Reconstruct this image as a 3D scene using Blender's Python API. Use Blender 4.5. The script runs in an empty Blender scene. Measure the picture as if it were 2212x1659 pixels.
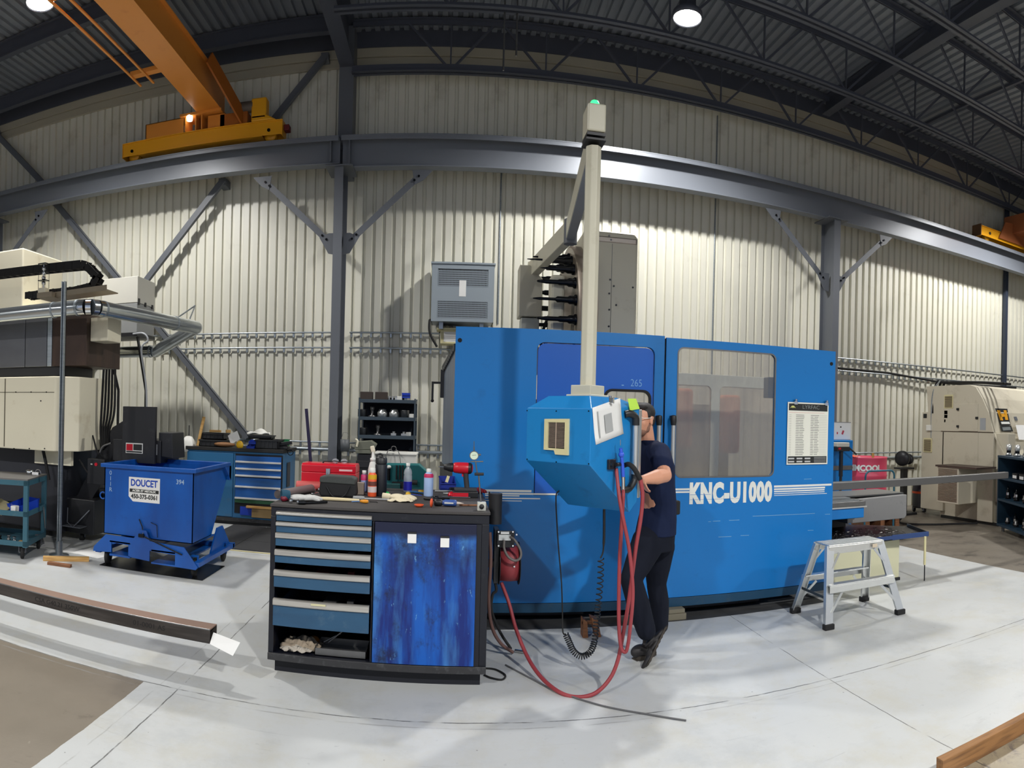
import bpy, math, random
from math import sin, cos, pi, hypot, atan2, radians
from mathutils import Matrix, Vector
from mathutils.geometry import tessellate_polygon
random.seed(7)
SC = bpy.context.scene
COL = SC.collection
# ------------------------------------------------------------------ camera: a phone panorama, i.e. a central cylindrical picture
FP, CY, ROLL, PSI, HC = 1374.0, 901.85, -0.0245, -0.0972, 1.63
def camera():
    cd = bpy.data.cameras.new('camera'); co = bpy.data.objects.new('camera', cd); COL.objects.link(co)
    cd.type = 'PANO'; cd.panorama_type = 'CENTRAL_CYLINDRICAL'
    cd.central_cylindrical_range_u_min = -1106 / FP; cd.central_cylindrical_range_u_max = 1106 / FP
    cd.central_cylindrical_range_v_min = -(1659 - CY) / FP; cd.central_cylindrical_range_v_max = CY / FP
    cd.central_cylindrical_radius = 1.0
    cd.clip_start = 0.05; cd.clip_end = 200
    c, s = cos(ROLL), sin(ROLL); cp, sp = cos(PSI), sin(PSI)
    t = lambda v: Vector((v[0]*cp - v[1]*sp, v[0]*sp + v[1]*cp, v[2]))
    r, u, b = t((c, 0, -s)), t((s, 0, c)), t((0, -1, 0))
    m = Matrix((r, u, b)).transposed().to_4x4(); m.translation = (0, 0, HC)
    co.matrix_world = m
    SC.camera = co
camera()
SC.view_settings.view_transform = 'Standard'; SC.view_settings.look = 'None'
SC.view_settings.gamma = 1.0; SC.view_settings.use_curve_mapping = False
SC.view_settings.exposure = 0.30
SC.cycles.max_bounces = 6; SC.cycles.diffuse_bounces = 3; SC.cycles.glossy_bounces = 3; SC.cycles.transparent_max_bounces = 8
SC.cycles.use_denoising = True; SC.cycles.caustics_reflective = False; SC.cycles.caustics_refractive = False
w = bpy.data.worlds.new('hall_light'); SC.world = w; w.use_nodes = True
w.node_tree.nodes['Background'].inputs[0].default_value = (0.62, 0.70, 0.88, 1)
w.node_tree.nodes['Background'].inputs[1].default_value = 0.44
LAMPS = [(2.75, 7.35), (-4.85, 6.3), (10.2, 7.2), (3.3, -3.3), (-4.6, -3.3), (10.6, -3.3), (-11.5, -3.3)]
LAMP_Z, LAMP_W = 6.62, 1620
LAMP_COL = (1.0, 0.985, 0.955)
# ------------------------------------------------------------------ measuring: a ray of the photograph met with a plane of the hall
def ray(px, py):
    u = (px-1106)/FP; v = (CY-py)/FP
    x, y, z = sin(u), cos(u), v
    c, s = cos(ROLL), sin(ROLL)
    x, z = c*x + s*z, -s*x + c*z
    return Vector((x*cos(PSI) - y*sin(PSI), x*sin(PSI) + y*cos(PSI), z))
EYE = Vector((0, 0, HC))
def AY(px, py, Y): d = ray(px, py); return EYE + d*(Y/d.y)
def AX(px, py, X): d = ray(px, py); return EYE + d*(X/d.x)
def AZ(px, py, z=0.0): d = ray(px, py); return EYE + d*((z-HC)/d.z)
class Frame:
    """a thing's own axes: origin on the floor plan, turned by yaw"""
    def __init__(s, x, y, yaw=0.0, z=0.0): s.o = Vector((x, y, z)); s.yaw = yaw; s.M = Matrix.Translation(s.o) @ Matrix.Rotation(yaw, 4, 'Z'); s.I = s.M.inverted()
    def at(s, px, py, y=0.0):        # on the plane local y
        e = s.I @ EYE; d = s.I.to_3x3() @ ray(px, py); return e + d*((y-e.y)/d.y)
    def atx(s, px, py, x=0.0):
        e = s.I @ EYE; d = s.I.to_3x3() @ ray(px, py); return e + d*((x-e.x)/d.x)
    def atz(s, px, py, z): return s.I @ AZ(px, py, z)
    def l(s, p): return s.I @ Vector(p)
# ------------------------------------------------------------------ mesh builder
def frame_of(d):
    d = d.normalized(); a = Vector((0, 0, 1)) if abs(d.z) < .9 else Vector((1, 0, 0))
    x = a.cross(d).normalized(); return x, d.cross(x)
class MB:
    def __init__(s, M=None): s.v = []; s.f = []; s.sm = []; s.M = M
    def add(s, vs, fs, sm=False, M=None):
        n = len(s.v)
        for p in vs:
            p = Vector(p)
            if M is not None: p = M @ p
            if s.M is not None: p = s.M @ p
            s.v.append(p)
        for f in fs: s.f.append([i+n for i in f]); s.sm.append(sm)
        return s
    def box(s, x0, y0, z0, x1, y1, z1, M=None):
        v = [(x, y, z) for z in (z0, z1) for y in (y0, y1) for x in (x0, x1)]
        return s.add(v, [(0, 2, 3, 1), (4, 5, 7, 6), (0, 1, 5, 4), (2, 6, 7, 3), (0, 4, 6, 2), (1, 3, 7, 5)], M=M)
    def cb(s, c, d, rz=0, rx=0, ry=0):      # centred box
        M = Matrix.Translation(c) @ Matrix.Rotation(rz, 4, 'Z') @ Matrix.Rotation(ry, 4, 'Y') @ Matrix.Rotation(rx, 4, 'X')
        return s.box(-d[0]/2, -d[1]/2, -d[2]/2, d[0]/2, d[1]/2, d[2]/2, M)
    def cyl(s, a, b, r0, r1=None, n=16, caps=True, sm=True):
        a, b = Vector(a), Vector(b); r1 = r0 if r1 is None else r1
        x, y = frame_of(b-a)
        v = [a+(x*cos(t)+y*sin(t))*r0 for t in [2*pi*i/n for i in range(n)]] + [b+(x*cos(t)+y*sin(t))*r1 for t in [2*pi*i/n for i in range(n)]]
        s.add(v, [(i, (i+1) % n, n+(i+1) % n, n+i) for i in range(n)], sm)
        if caps: s.add(v, [tuple(range(n))[::-1], tuple(range(n, 2*n))])
        return s
    def tube(s, pts, r, n=8, closed=False, caps=True):
        P = [Vector(p) for p in pts]; m = len(P)
        if not callable(r): rr = r; r = lambda t: rr
        up = None; rings = []
        for i, p in enumerate(P):
            d = (P[(i+1) % m]-P[i-1]) if (closed or 0 < i < m-1) else (P[1]-P[0] if i == 0 else P[-1]-P[-2])
            d.normalize()
            if up is None: up, _ = frame_of(d)
            up = (up - d*up.dot(d)); up = up.normalized() if up.length > 1e-6 else frame_of(d)[0]
            q = d.cross(up); R = r(i/max(1, m-1))
            rings.append([p+(up*cos(2*pi*k/n)+q*sin(2*pi*k/n))*R for k in range(n)])
        v = [x for g in rings for x in g]; f = []
        for i in range(m if closed else m-1):
            j = (i+1) % m
            f += [(i*n+k, i*n+(k+1) % n, j*n+(k+1) % n, j*n+k) for k in range(n)]
        s.add(v, f, True)
        if caps and not closed: s.add(rings[0]+rings[-1], [tuple(range(n))[::-1], tuple(range(n, 2*n))])
        return s
    def lathe(s, prof, c=(0, 0, 0), n=20, ax=(0, 0, 1), sm=True):
        ax = Vector(ax).normalized(); x, y = frame_of(ax); c = Vector(c); m = len(prof)
        v = [c+ax*h+(x*cos(2*pi*k/n)+y*sin(2*pi*k/n))*r for r, h in prof for k in range(n)]
        f = [(i*n+k, i*n+(k+1) % n, (i+1)*n+(k+1) % n, (i+1)*n+k) for i in range(m-1) for k in range(n)]
        s.add(v, f, sm)
        if prof[0][0] > 1e-5: s.add(v[:n], [tuple(range(n))[::-1]])
        if prof[-1][0] > 1e-5: s.add(v[-n:], [tuple(range(n))])
        return s
    def prism(s, poly, lo, hi, ax='Y', M=None):    # poly in the two other axes: X->(y,z) Y->(x,z) Z->(x,y)
        n = len(poly); mk = {'X': lambda a, b, t: (t, a, b), 'Y': lambda a, b, t: (a, t, b), 'Z': lambda a, b, t: (a, b, t)}[ax]
        v = [mk(a, b, lo) for a, b in poly] + [mk(a, b, hi) for a, b in poly]
        return s.add(v, [tuple(range(n)), tuple(range(n, 2*n))[::-1]] + [(i, n+i, n+(i+1) % n, (i+1) % n) for i in range(n)], M=M)
    def plate(s, outer, holes, lo, hi, ax='Y', M=None):  # a sheet with holes
        L = [outer]+holes; flat = [p for q in L for p in q]; n = len(flat)
        mk = {'X': lambda a, b, t: (t, a, b), 'Y': lambda a, b, t: (a, t, b), 'Z': lambda a, b, t: (a, b, t)}[ax]
        tr = tessellate_polygon([[Vector((a, b, 0)) for a, b in q] for q in L])
        v = [mk(a, b, lo) for a, b in flat]+[mk(a, b, hi) for a, b in flat]
        f = [tuple(t) for t in tr]+[tuple(i+n for i in t)[::-1] for t in tr]; k = 0
        for q in L:
            m = len(q); f += [(k+i, n+k+i, n+k+(i+1) % m, k+(i+1) % m) for i in range(m)]; k += m
        return s.add(v, f, M=M)
    def ball(s, c, r, n=14, m=9, M=None):
        r = (r, r, r) if not hasattr(r, '__len__') else r; c = Vector(c); v = []
        for i in range(m+1):
            t = pi*i/m
            for k in range(n): v.append((c.x+r[0]*sin(t)*cos(2*pi*k/n), c.y+r[1]*sin(t)*sin(2*pi*k/n), c.z+r[2]*cos(t)))
        return s.add(v, [(i*n+k, (i+1)*n+k, (i+1)*n+(k+1) % n, i*n+(k+1) % n) for i in range(m) for k in range(n)], True, M)
    def bar(s, a, b, w, h=None, up=(0, 0, 1)):      # square bar from a to b
        a, b = Vector(a), Vector(b); h = w if h is None else h; d = (b-a).normalized(); up = Vector(up)
        if abs(d.dot(up)) > .98: up = Vector((0, 1, 0))
        x = d.cross(up).normalized()*w/2; z = x.cross(d).normalized()*h/2
        v = [a-x-z, a+x-z, a+x+z, a-x+z, b-x-z, b+x-z, b+x+z, b-x+z]
        return s.add(v, [(0, 1, 2, 3), (7, 6, 5, 4), (0, 4, 5, 1), (1, 5, 6, 2), (2, 6, 7, 3), (3, 7, 4, 0)])
    def torus(s, c, R, r, ax=(0, 0, 1), n=24, m=8, a0=0, a1=2*pi):
        x, y = frame_of(Vector(ax)); c = Vector(c); full = abs(a1-a0-2*pi) < 1e-6
        k = n if full else n+1
        return s.tube([c+(x*cos(a0+(a1-a0)*i/n)+y*sin(a0+(a1-a0)*i/n))*R for i in range(k)], r, m, closed=full)
    def text(s, body, size, M, depth=.002, bold=0.0, sx=1.0, align='CENTER', sp=1.0):
        cu = bpy.data.curves.new('t', 'FONT'); cu.body = body; cu.size = size; cu.extrude = depth; cu.offset = bold; cu.align_x = align; cu.align_y = 'CENTER'
        cu.space_character = sp; cu.resolution_u = 3
        o = bpy.data.objects.new('t', cu); me = bpy.data.meshes.new_from_object(o)
        s.add([(v.co.x*sx, v.co.y, v.co.z) for v in me.vertices], [tuple(p.vertices) for p in me.polygons], M=M)
        bpy.data.objects.remove(o); bpy.data.curves.remove(cu); bpy.data.meshes.remove(me)
        return s
    def build(s, name, mat, parent=None, bevel=0, seg=2, sub=0, remesh=0, smooth=0, label=None, kind=None, autos=False):
        me = bpy.data.meshes.new(name); me.from_pydata([tuple(v) for v in s.v], [], s.f); me.update()
        me.polygons.foreach_set('use_smooth', [True]*len(me.polygons) if remesh or sub else s.sm)
        if isinstance(mat, (list, tuple)):
            for q in mat: me.materials.append(q)
        else: me.materials.append(mat)
        o = bpy.data.objects.new(name, me); COL.objects.link(o)
        if parent is not None: o.parent = parent
        if label: o['label'] = label
        if kind: o['kind'] = kind
        if remesh:
            r = o.modifiers.new('r', 'REMESH'); r.mode = 'VOXEL'; r.voxel_size = remesh; r.use_smooth_shade = True
            if smooth: q = o.modifiers.new('s', 'SMOOTH'); q.factor = .5; q.iterations = smooth
        if bevel:
            b = o.modifiers.new('b', 'BEVEL'); b.width = bevel; b.segments = seg; b.limit_method = 'ANGLE'; b.angle_limit = radians(40); b.harden_normals = False
        if sub: q = o.modifiers.new('u', 'SUBSURF'); q.levels = sub; q.render_levels = sub
        return o
def each(s, name, mat, parent=None, **k):      # every separate piece of the builder becomes a part of its own
    key = {}; idx = [key.setdefault((round(v.x, 5), round(v.y, 5), round(v.z, 5)), len(key)) for v in s.v]; par = list(range(len(key)))
    def find(a):
        while par[a] != a: par[a] = par[par[a]]; a = par[a]
        return a
    for f in s.f:
        for i in f[1:]: par[find(idx[i])] = find(idx[f[0]])
    groups = {}
    for f, sm in zip(s.f, s.sm): groups.setdefault(find(idx[f[0]]), []).append((f, sm))
    out = []
    for g in groups.values():
        b = MB(); mp = {}
        for f, sm in g:
            q = []
            for i in f:
                if i not in mp: mp[i] = len(b.v); b.v.append(s.v[i])
                q.append(mp[i])
            b.f.append(q); b.sm.append(sm)
        out.append(b.build(name, mat, parent, **k))
    return out
MB.each = each
def F4(o, x, z):    # matrix putting flat XY text upright, facing -Y (x = right, z = up)
    x = Vector(x).normalized(); z = Vector(z).normalized(); y = z; n = x.cross(y)
    m = Matrix((x, y, n)).transposed().to_4x4(); m.translation = o; return m
def thing(name, label, cat, loc=(0, 0, 0), rz=0.0, group=None):
    o = bpy.data.objects.new(name, None); COL.objects.link(o); o.location = loc; o.rotation_euler = (0, 0, rz)
    o.empty_display_size = .1; o['label'] = label; o['category'] = cat
    if group: o['group'] = group
    return o
def fthing(name, label, cat, fr, group=None): return thing(name, label, cat, fr.o, fr.yaw, group)
def tag(o, label, cat, group=None):
    o['label'] = label; o['category'] = cat
    if group: o['group'] = group
    return o
def solo(name, mb, mat, label, cat, loc=(0, 0, 0), rz=0, group=None, **k):   # a thing that is one mesh
    o = mb.build(name, mat, None, **k); o.location = loc; o.rotation_euler = (0, 0, rz); return tag(o, label, cat, group)
def copy_tree(o, parent=None):
    c = o.copy(); COL.objects.link(c)
    if parent is not None: c.parent = parent
    for ch in list(o.children): copy_tree(ch, c)
    return c
def rrect(x0, z0, x1, z1, r, n=5):
    o = []
    for cx, cz, a in ((x1-r, z1-r, 0), (x0+r, z1-r, pi/2), (x0+r, z0+r, pi), (x1-r, z0+r, 1.5*pi)):
        o += [(cx+r*cos(a+pi/2*i/n), cz+r*sin(a+pi/2*i/n)) for i in range(n+1)]
    return o
def rect(x0, z0, x1, z1): return [(x0, z0), (x1, z0), (x1, z1), (x0, z1)]
def bez(P, n=24):   # Catmull-Rom through points
    P = [Vector(p) for p in P]; Q = [P[0]*2-P[1]]+P+[P[-1]*2-P[-2]]; out = []
    per = max(2, n//(len(P)-1))
    for i in range(1, len(Q)-2):
        for k in range(per):
            t = k/per; a, b, c, d = Q[i-1], Q[i], Q[i+1], Q[i+2]
            out.append(.5*((2*b)+(c-a)*t+(2*a-5*b+4*c-d)*t*t+(3*b-3*c+d-a)*t**3))
    return out+[P[-1]]
# ------------------------------------------------------------------ materials
def lin(c): return tuple(((x/255)/12.92 if x <= 10 else ((x/255+.055)/1.055)**2.4) for x in c)
MATS = {}
def mat(name, col, rough=.5, metal=0.0, var=.10, scale=5.0, bump=0.0, bs=60.0, dirt=None, spec=.5, streak=None, emit=0, trans=0, alpha=1):
    if name in MATS: return MATS[name]
    m = bpy.data.materials.new(name); m.use_nodes = True; nt = m.node_tree; N = nt.nodes; L = nt.links; b = N['Principled BSDF']
    c = lin(col); tc = N.new('ShaderNodeTexCoord')
    out = None
    nz = N.new('ShaderNodeTexNoise'); nz.inputs['Scale'].default_value = scale; nz.inputs['Detail'].default_value = 5; L.new(tc.outputs['Object'], nz.inputs['Vector'])
    mx = N.new('ShaderNodeMix'); mx.data_type = 'RGBA'
    mx.inputs[6].default_value = tuple(max(0, x*(1-var)) for x in c)+(1,); mx.inputs[7].default_value = tuple(min(1, x*(1+var)) for x in c)+(1,)
    L.new(nz.outputs['Fac'], mx.inputs[0]); out = mx.outputs[2]
    def layer(color, fac_socket):
        nonlocal out
        q = N.new('ShaderNodeMix'); q.data_type = 'RGBA'; L.new(out, q.inputs[6]); q.inputs[7].default_value = lin(color)+(1,); L.new(fac_socket, q.inputs[0]); out = q.outputs[2]
    if dirt:      # (colour, amount 0..1, scale)
        n2 = N.new('ShaderNodeTexNoise'); n2.inputs['Scale'].default_value = dirt[2]; n2.inputs['Detail'].default_value = 8; n2.inputs['Roughness'].default_value = .65; L.new(tc.outputs['Object'], n2.inputs['Vector'])
        r = N.new('ShaderNodeMapRange'); r.inputs[1].default_value = .62-.25*dirt[1]; r.inputs[2].default_value = .78-.1*dirt[1]; r.inputs[4].default_value = min(1, .4+dirt[1]); L.new(n2.outputs['Fac'], r.inputs[0]); layer(dirt[0], r.outputs[0])
    if streak:    # (colour, amount, scale xyz)
        mp = N.new('ShaderNodeMapping'); mp.inputs['Scale'].default_value = streak[2]; L.new(tc.outputs['Object'], mp.inputs[0])
        n3 = N.new('ShaderNodeTexNoise'); n3.inputs['Scale'].default_value = 1; n3.inputs['Detail'].default_value = 6; L.new(mp.outputs[0], n3.inputs['Vector'])
        r = N.new('ShaderNodeMapRange'); r.inputs[1].default_value = .45; r.inputs[2].default_value = .68; r.inputs[4].default_value = streak[1]; L.new(n3.outputs['Fac'], r.inputs[0]); layer(streak[0], r.outputs[0])
    L.new(out, b.inputs['Base Color'])
    b.inputs['Roughness'].default_value = rough; b.inputs['Metallic'].default_value = metal; b.inputs['Specular IOR Level'].default_value = spec
    if trans: b.inputs['Transmission Weight'].default_value = trans
    if alpha < 1: b.inputs['Alpha'].default_value = alpha
    if emit: b.inputs['Emission Color'].default_value = c+(1,); b.inputs['Emission Strength'].default_value = emit
    if bump:
        bp = N.new('ShaderNodeBump'); bp.inputs['Strength'].default_value = bump; bp.inputs['Distance'].default_value = .01
        n4 = N.new('ShaderNodeTexNoise'); n4.inputs['Scale'].default_value = bs; n4.inputs['Detail'].default_value = 4; L.new(tc.outputs['Object'], n4.inputs['Vector'])
        L.new(n4.outputs['Fac'], bp.inputs['Height']); L.new(bp.outputs[0], b.inputs['Normal'])
    MATS[name] = m; return m
def wood(name, a, bcol, along=(1, 12, 12), rough=.65):
    return mat(name, a, rough, 0, .12, 8, bump=.15, bs=40, streak=(bcol, .75, tuple(4*x for x in along)))
black = mat('black_plastic', (28, 29, 32), .45, var=.15)
rubber = mat('black_rubber', (24, 24, 25), .8, var=.2, bump=.1)
blackmetal = mat('black_painted_steel', (30, 31, 35), .42, var=.15, dirt=((62, 62, 64), .12, 9))
galv = mat('galvanised_steel', (176, 184, 190), .34, .85, .14, 9, streak=((120, 130, 140), .35, (3, 3, 40)))
alum = mat('aluminium', (214, 216, 214), .32, .75, .07, 14)
chrome = mat('chrome', (222, 225, 228), .12, 1, .03)
steel = mat('dull_steel', (120, 120, 120), .38, .8, .2, 12)
darksteel = mat('dark_oiled_steel', (34, 36, 40), .24, .75, .2, 15)
white = mat('white_plastic', (228, 228, 222), .5, var=.03)
paper = mat('paper', (232, 232, 230), .85, var=.03, spec=.2)
red = mat('red_paint', (196, 14, 38), .32, var=.06)
cream = mat('cream_paint', (206, 202, 180), .42, var=.05, scale=2, dirt=((150, 140, 116), .18, 3.5))
beige = mat('machine_beige', (196, 191, 172), .45, var=.06, scale=1.5, dirt=((142, 130, 108), .2, 3))
yellow = mat('yellow_plastic', (226, 178, 36), .45, var=.05)
orangep = mat('orange_plastic', (240, 96, 52), .4, var=.05)
bluep = mat('blue_plastic', (24, 62, 178), .4, var=.08)
redp = mat('red_plastic', (186, 30, 44), .4, var=.1)
green = mat('green_plastic', (66, 190, 106), .5, var=.05)
raw_wood = wood('pale_timber', (212, 170, 104), (176, 126, 68))
brown_wood = wood('brown_timber', (138, 92, 60), (96, 60, 38))
column_grey = mat('grey_structural_paint', (100, 104, 111), .45, var=.06, scale=2)
dark_grey = mat('roof_steel_paint', (74, 78, 90), .5, var=.08)
# ================================================================== THE SHELL
def struct(o): o['kind'] = 'structure'; return o
def floor_material():
    m = bpy.data.materials.new('painted_concrete_floor'); m.use_nodes = True; nt = m.node_tree; N = nt.nodes; L = nt.links; b = N['Principled BSDF']
    g = N.new('ShaderNodeNewGeometry'); sep = N.new('ShaderNodeSeparateXYZ'); L.new(g.outputs['Position'], sep.inputs[0])
    X, Y = sep.outputs[0], sep.outputs[1]
    def math_(op, a, c, clamp=False):
        q = N.new('ShaderNodeMath'); q.operation = op; q.use_clamp = clamp
        for i, s in enumerate((a, c)):
            if s is None: continue
            if isinstance(s, (int, float)): q.inputs[i].default_value = s
            else: L.new(s, q.inputs[i])
        return q.outputs[0]
    def noise(scale, detail=6, rough=.6, vec=None, dist=0):
        q = N.new('ShaderNodeTexNoise'); q.inputs['Scale'].default_value = scale; q.inputs['Detail'].default_value = detail; q.inputs['Roughness'].default_value = rough; q.inputs['Distortion'].default_value = dist
        L.new(vec or g.outputs['Position'], q.inputs['Vector']); return q.outputs['Fac']
    def ramp(s, lo, hi, a=0.0, c=1.0):
        q = N.new('ShaderNodeMapRange'); q.inputs[1].default_value = lo; q.inputs[2].default_value = hi; q.inputs[3].default_value = a; q.inputs[4].default_value = c; L.new(s, q.inputs[0]); return q.outputs[0]
    def mix(a, c, f):
        q = N.new('ShaderNodeMix'); q.data_type = 'RGBA'
        for i, s in ((6, a), (7, c)):
            if isinstance(s, tuple): q.inputs[i].default_value = lin(s)+(1,)
            else: L.new(s, q.inputs[i])
        if isinstance(f, (int, float)): q.inputs[0].default_value = f
        else: L.new(f, q.inputs[0])
        return q.outputs[2]
    wob = math_('MULTIPLY', math_('SUBTRACT', noise(6), .5), .02)
    Xw, Yw = math_('ADD', X, wob), math_('ADD', Y, wob)
    paint = mix((186, 189, 190), (206, 208, 207), noise(.9, 5))
    paint = mix(paint, (188, 184, 168), ramp(noise(2.3, 7, .7), .48, .72, 0, .6))
    paint = mix(paint, (168, 172, 174), ramp(noise(1.1, 8, .72), .52, .66, 0, .45))
    paint = mix(paint, (140, 140, 138), ramp(noise(9, 8, .75), .62, .78, 0, .45))
    paint = mix(paint, (166, 168, 170), ramp(noise(22, 4, .6), .66, .74, 0, .5))
    mp = N.new('ShaderNodeMapping'); mp.inputs['Scale'].default_value = (1.2, 14, 1); mp.inputs['Rotation'].default_value = (0, 0, .35); L.new(g.outputs['Position'], mp.inputs[0])
    paint = mix(paint, (140, 140, 140), ramp(noise(1.5, 6, .7, mp.outputs[0], 1), .63, .72, 0, .35))
    vs = N.new('ShaderNodeTexVoronoi'); vs.inputs['Scale'].default_value = 5; L.new(g.outputs['Position'], vs.inputs['Vector'])
    paint = mix(paint, (70, 70, 68), ramp(vs.outputs['Distance'], .03, .018, 0, .6))
    # bare concrete
    bareL = mix((116, 108, 96), (140, 130, 116), noise(2.2, 7, .65)); bareL = mix(bareL, (92, 84, 74), ramp(noise(7, 8, .7), .6, .75, 0, .7)); bareL = mix(bareL, (186, 178, 160), ramp(noise(24, 5, .6), .7, .76, 0, .6))
    bareR = mix((96, 90, 82), (140, 132, 120), noise(1.6, 7, .7)); bareR = mix(bareR, (60, 57, 54), ramp(noise(3.1, 8, .7), .52, .68, 0, .85)); bareR = mix(bareR, (190, 180, 160), ramp(noise(3.4, 8, .8, None, 2), .64, .74, 0, .6))
    inL = math_('MULTIPLY', math_('LESS_THAN', Xw, -1.72), math_('LESS_THAN', Yw, 3.37))
    inR = math_('GREATER_THAN', Xw, 5.70)
    inN = math_('MULTIPLY', math_('GREATER_THAN', Xw, 2.25), math_('LESS_THAN', Yw, 2.12))
    c = mix(paint, bareL, inL); c = mix(c, bareR, inR)
    bareN = mix((120, 112, 96), (172, 160, 134), noise(9, 8, .75)); bareN = mix(bareN, (86, 80, 84), ramp(noise(5, 8, .75, None, 1), .56, .66, 0, .8)); c = mix(c, bareN, inN)
    # saw cuts, partly filled
    def line(s, at, wd): return math_('LESS_THAN', math_('ABSOLUTE', math_('SUBTRACT', s, at), None), wd)
    brk = ramp(noise(5, 3), .36, .52)
    cuts = math_('MULTIPLY', math_('MAXIMUM', math_('MAXIMUM', line(Yw, 3.375, .0045), line(Xw, 2.33, .003)), math_('MAXIMUM', line(Xw, -1.50, .004), line(Yw, 6.9, .004))), brk)
    c = mix(c, (62, 62, 60), math_('MULTIPLY', cuts, .8))
    cuts = math_('MULTIPLY', math_('MAXIMUM', line(Yw, 3.31, .006), line(Xw, -1.62, .004)), ramp(noise(4, 3), .4, .6)); c = mix(c, (150, 150, 148), math_('MULTIPLY', cuts, .6))
    # darker floor under and behind the milling machine and along its front edge
    dark_under = math_('MULTIPLY', math_('GREATER_THAN', Yw, 4.86), math_('MULTIPLY', math_('GREATER_THAN', Xw, 0.02), math_('LESS_THAN', Xw, 3.3)))
    c = mix(c, (44, 45, 48), math_('MULTIPLY', dark_under, .93))
    L.new(c, b.inputs['Base Color'])
    L.new(ramp(noise(1.7, 5), .3, .7, .30, .46), b.inputs['Roughness']); b.inputs['Specular IOR Level'].default_value = .45
    bp = N.new('ShaderNodeBump'); bp.inputs['Strength'].default_value = .12; bp.inputs['Distance'].default_value = .01; L.new(noise(14, 8, .7), bp.inputs['Height']); L.new(bp.outputs[0], b.inputs['Normal'])
    return m
XL, XR, YN, YW = -13.0, 16.0, -9.0, 9.9
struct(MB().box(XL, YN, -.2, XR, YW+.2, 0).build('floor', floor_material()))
# corrugated liner panels, six ribs each
wallm = mat('liner_panel_paint', (224, 222, 208), .34, .0, .05, 1.2, spec=.55, dirt=((158, 152, 132), .12, 1.3))
P = 0.1554
def liner(h0, h1):
    prof = []
    for k in range(6):
        x = k*P; prof += [(x, .0), (x+.094, .0), (x+.105, .040), (x+P-.011, .040)]
    prof.append((6*P, 0.0))
    v = []; f = []
    for x, y in prof: v += [(x, y, h0), (x, y, h1)]
    for i in range(len(prof)-1): f.append((2*i, 2*i+2, 2*i+3, 2*i+1))
    return MB().add(v, f)
wall = struct(MB().box(XL, YW+.05, 0, XR, YW+.15, 7.6).build('wall_back', mat('wall_board', (120, 118, 110), .8)))
g0 = AY(425.1, 700, YW+.03).x - .125
x0 = g0 - 6*P*int((g0-XL)/(6*P)); proto = None; k = 0
while x0 + k*6*P < XR-6*P:
    if proto is None: o = proto = liner(0, 7.10).build('wall_panel', wallm, wall)
    else: o = proto.copy(); COL.objects.link(o)
    o.location = (x0+k*6*P, YW-.002*(k % 2), 0); k += 1
flash = mat('beige_flashing', (176, 170, 152), .45, var=.05)
struct(MB().box(XL, YW-.05, 7.05, XR, YW, 7.18).build('trim_1', flash, bevel=.004))
struct(MB().box(XL, YW-.08, 7.185, XR, YW, 7.32).build('trim_2', flash, bevel=.004))
struct(MB().box(XL, YW-.10, 7.32, XR, YW, 7.62).build('trim_3', dark_grey))
# roof deck, ribs run from the wall towards the camera
deck = mat('roof_deck_galvanised', (132, 138, 148), .5, .15, .12, 2, streak=((100, 106, 116), .5, (2, .4, 2)))
mb = MB(); v = []; f = []; i = 0; x = XL
prof = []
while x < XR:
    prof += [(x, 7.56), (x+.075, 7.56), (x+.09, 7.60), (x+.135, 7.60)]; x += .15
for a, z in prof: v += [(a, YN, z), (a, YW, z)]
for i in range(len(prof)-1): f.append((2*i, 2*i+1, 2*i+3, 2*i+2))
struct(MB().add(v, f).build('ceiling', deck))
# the hall's other walls, out of the photograph
grey_wall = mat('far_wall_paint', (104, 106, 106), .8, var=.1)
struct(MB().box(XL-.2, YN, 0, XL, YW, 7.6).build('wall_left', grey_wall)); struct(MB().box(XR, YN, 0, XR+.2, YW, 7.6).build('wall_right', grey_wall))
# open web joists
def angle_bar(mb, a, b, w=.05, t=.008):
    mb.bar(a, b, w, t); mb.bar(Vector(a)+Vector((0, 0, w/2)), Vector(b)+Vector((0, 0, w/2)), t, w); return mb
web_mesh = {}
jl = ['steel roof joist nearest the corrugated back wall', 'second steel roof joist from the back wall', 'third steel roof joist from the back wall', 'fourth steel roof joist from the back wall', 'fifth steel roof joist from the back wall', 'sixth steel roof joist from the back wall']
wa = wb = wv = None
for j, Y in enumerate((9.5, 8.0, 6.85, 5.75, 4.6)):
    t = thing('roof_joist', jl[j]+', open triangular webs', 'joist', (0, Y, 6.75), 0, 'open web joists under the roof')
    x0, x1 = -1.60, XR-.2
    d = (x0+x1)/2
    MB().box(x0, -.07, 0, x1, -.01, .012).box(x0, -.018, 0, x1, -.008, .07 if j else .12).box(x0, .01, 0, x1, .07, .012).box(x0, .008, 0, x1, .018, .07 if j else .12).build('bottom_chord', dark_grey, t)
    MB().box(x0, -.07, .77, x1, -.01, .782).box(x0, -.018, .71, x1, -.008, .77).box(x0, .01, .77, x1, .07, .782).box(x0, .008, .71, x1, .018, .77).build('top_chord', dark_grey, t)
    kx = -.12-1.43*8
    while kx < x1-.8:
        if kx > x0+.75:
            if wa is None:
                wa = MB().bar((0, 0, .03), (.66, 0, .75), .03, .03).build('web_bar', dark_grey, t)
                wb = MB().bar((0, 0, .03), (-.66, 0, .75), .03, .03).build('web_bar', dark_grey, t)
                wv = MB().bar((0, 0, .03), (0, 0, .75), .022, .022).build('web_bar', dark_grey, t)
                for q in (wa, wb, wv): q.location = (kx, 0, 0)
            else:
                for q in (wa, wb, wv): c = q.copy(); COL.objects.link(c); c.parent = t; c.location = (kx, 0, 0)
        kx += 1.43
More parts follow.
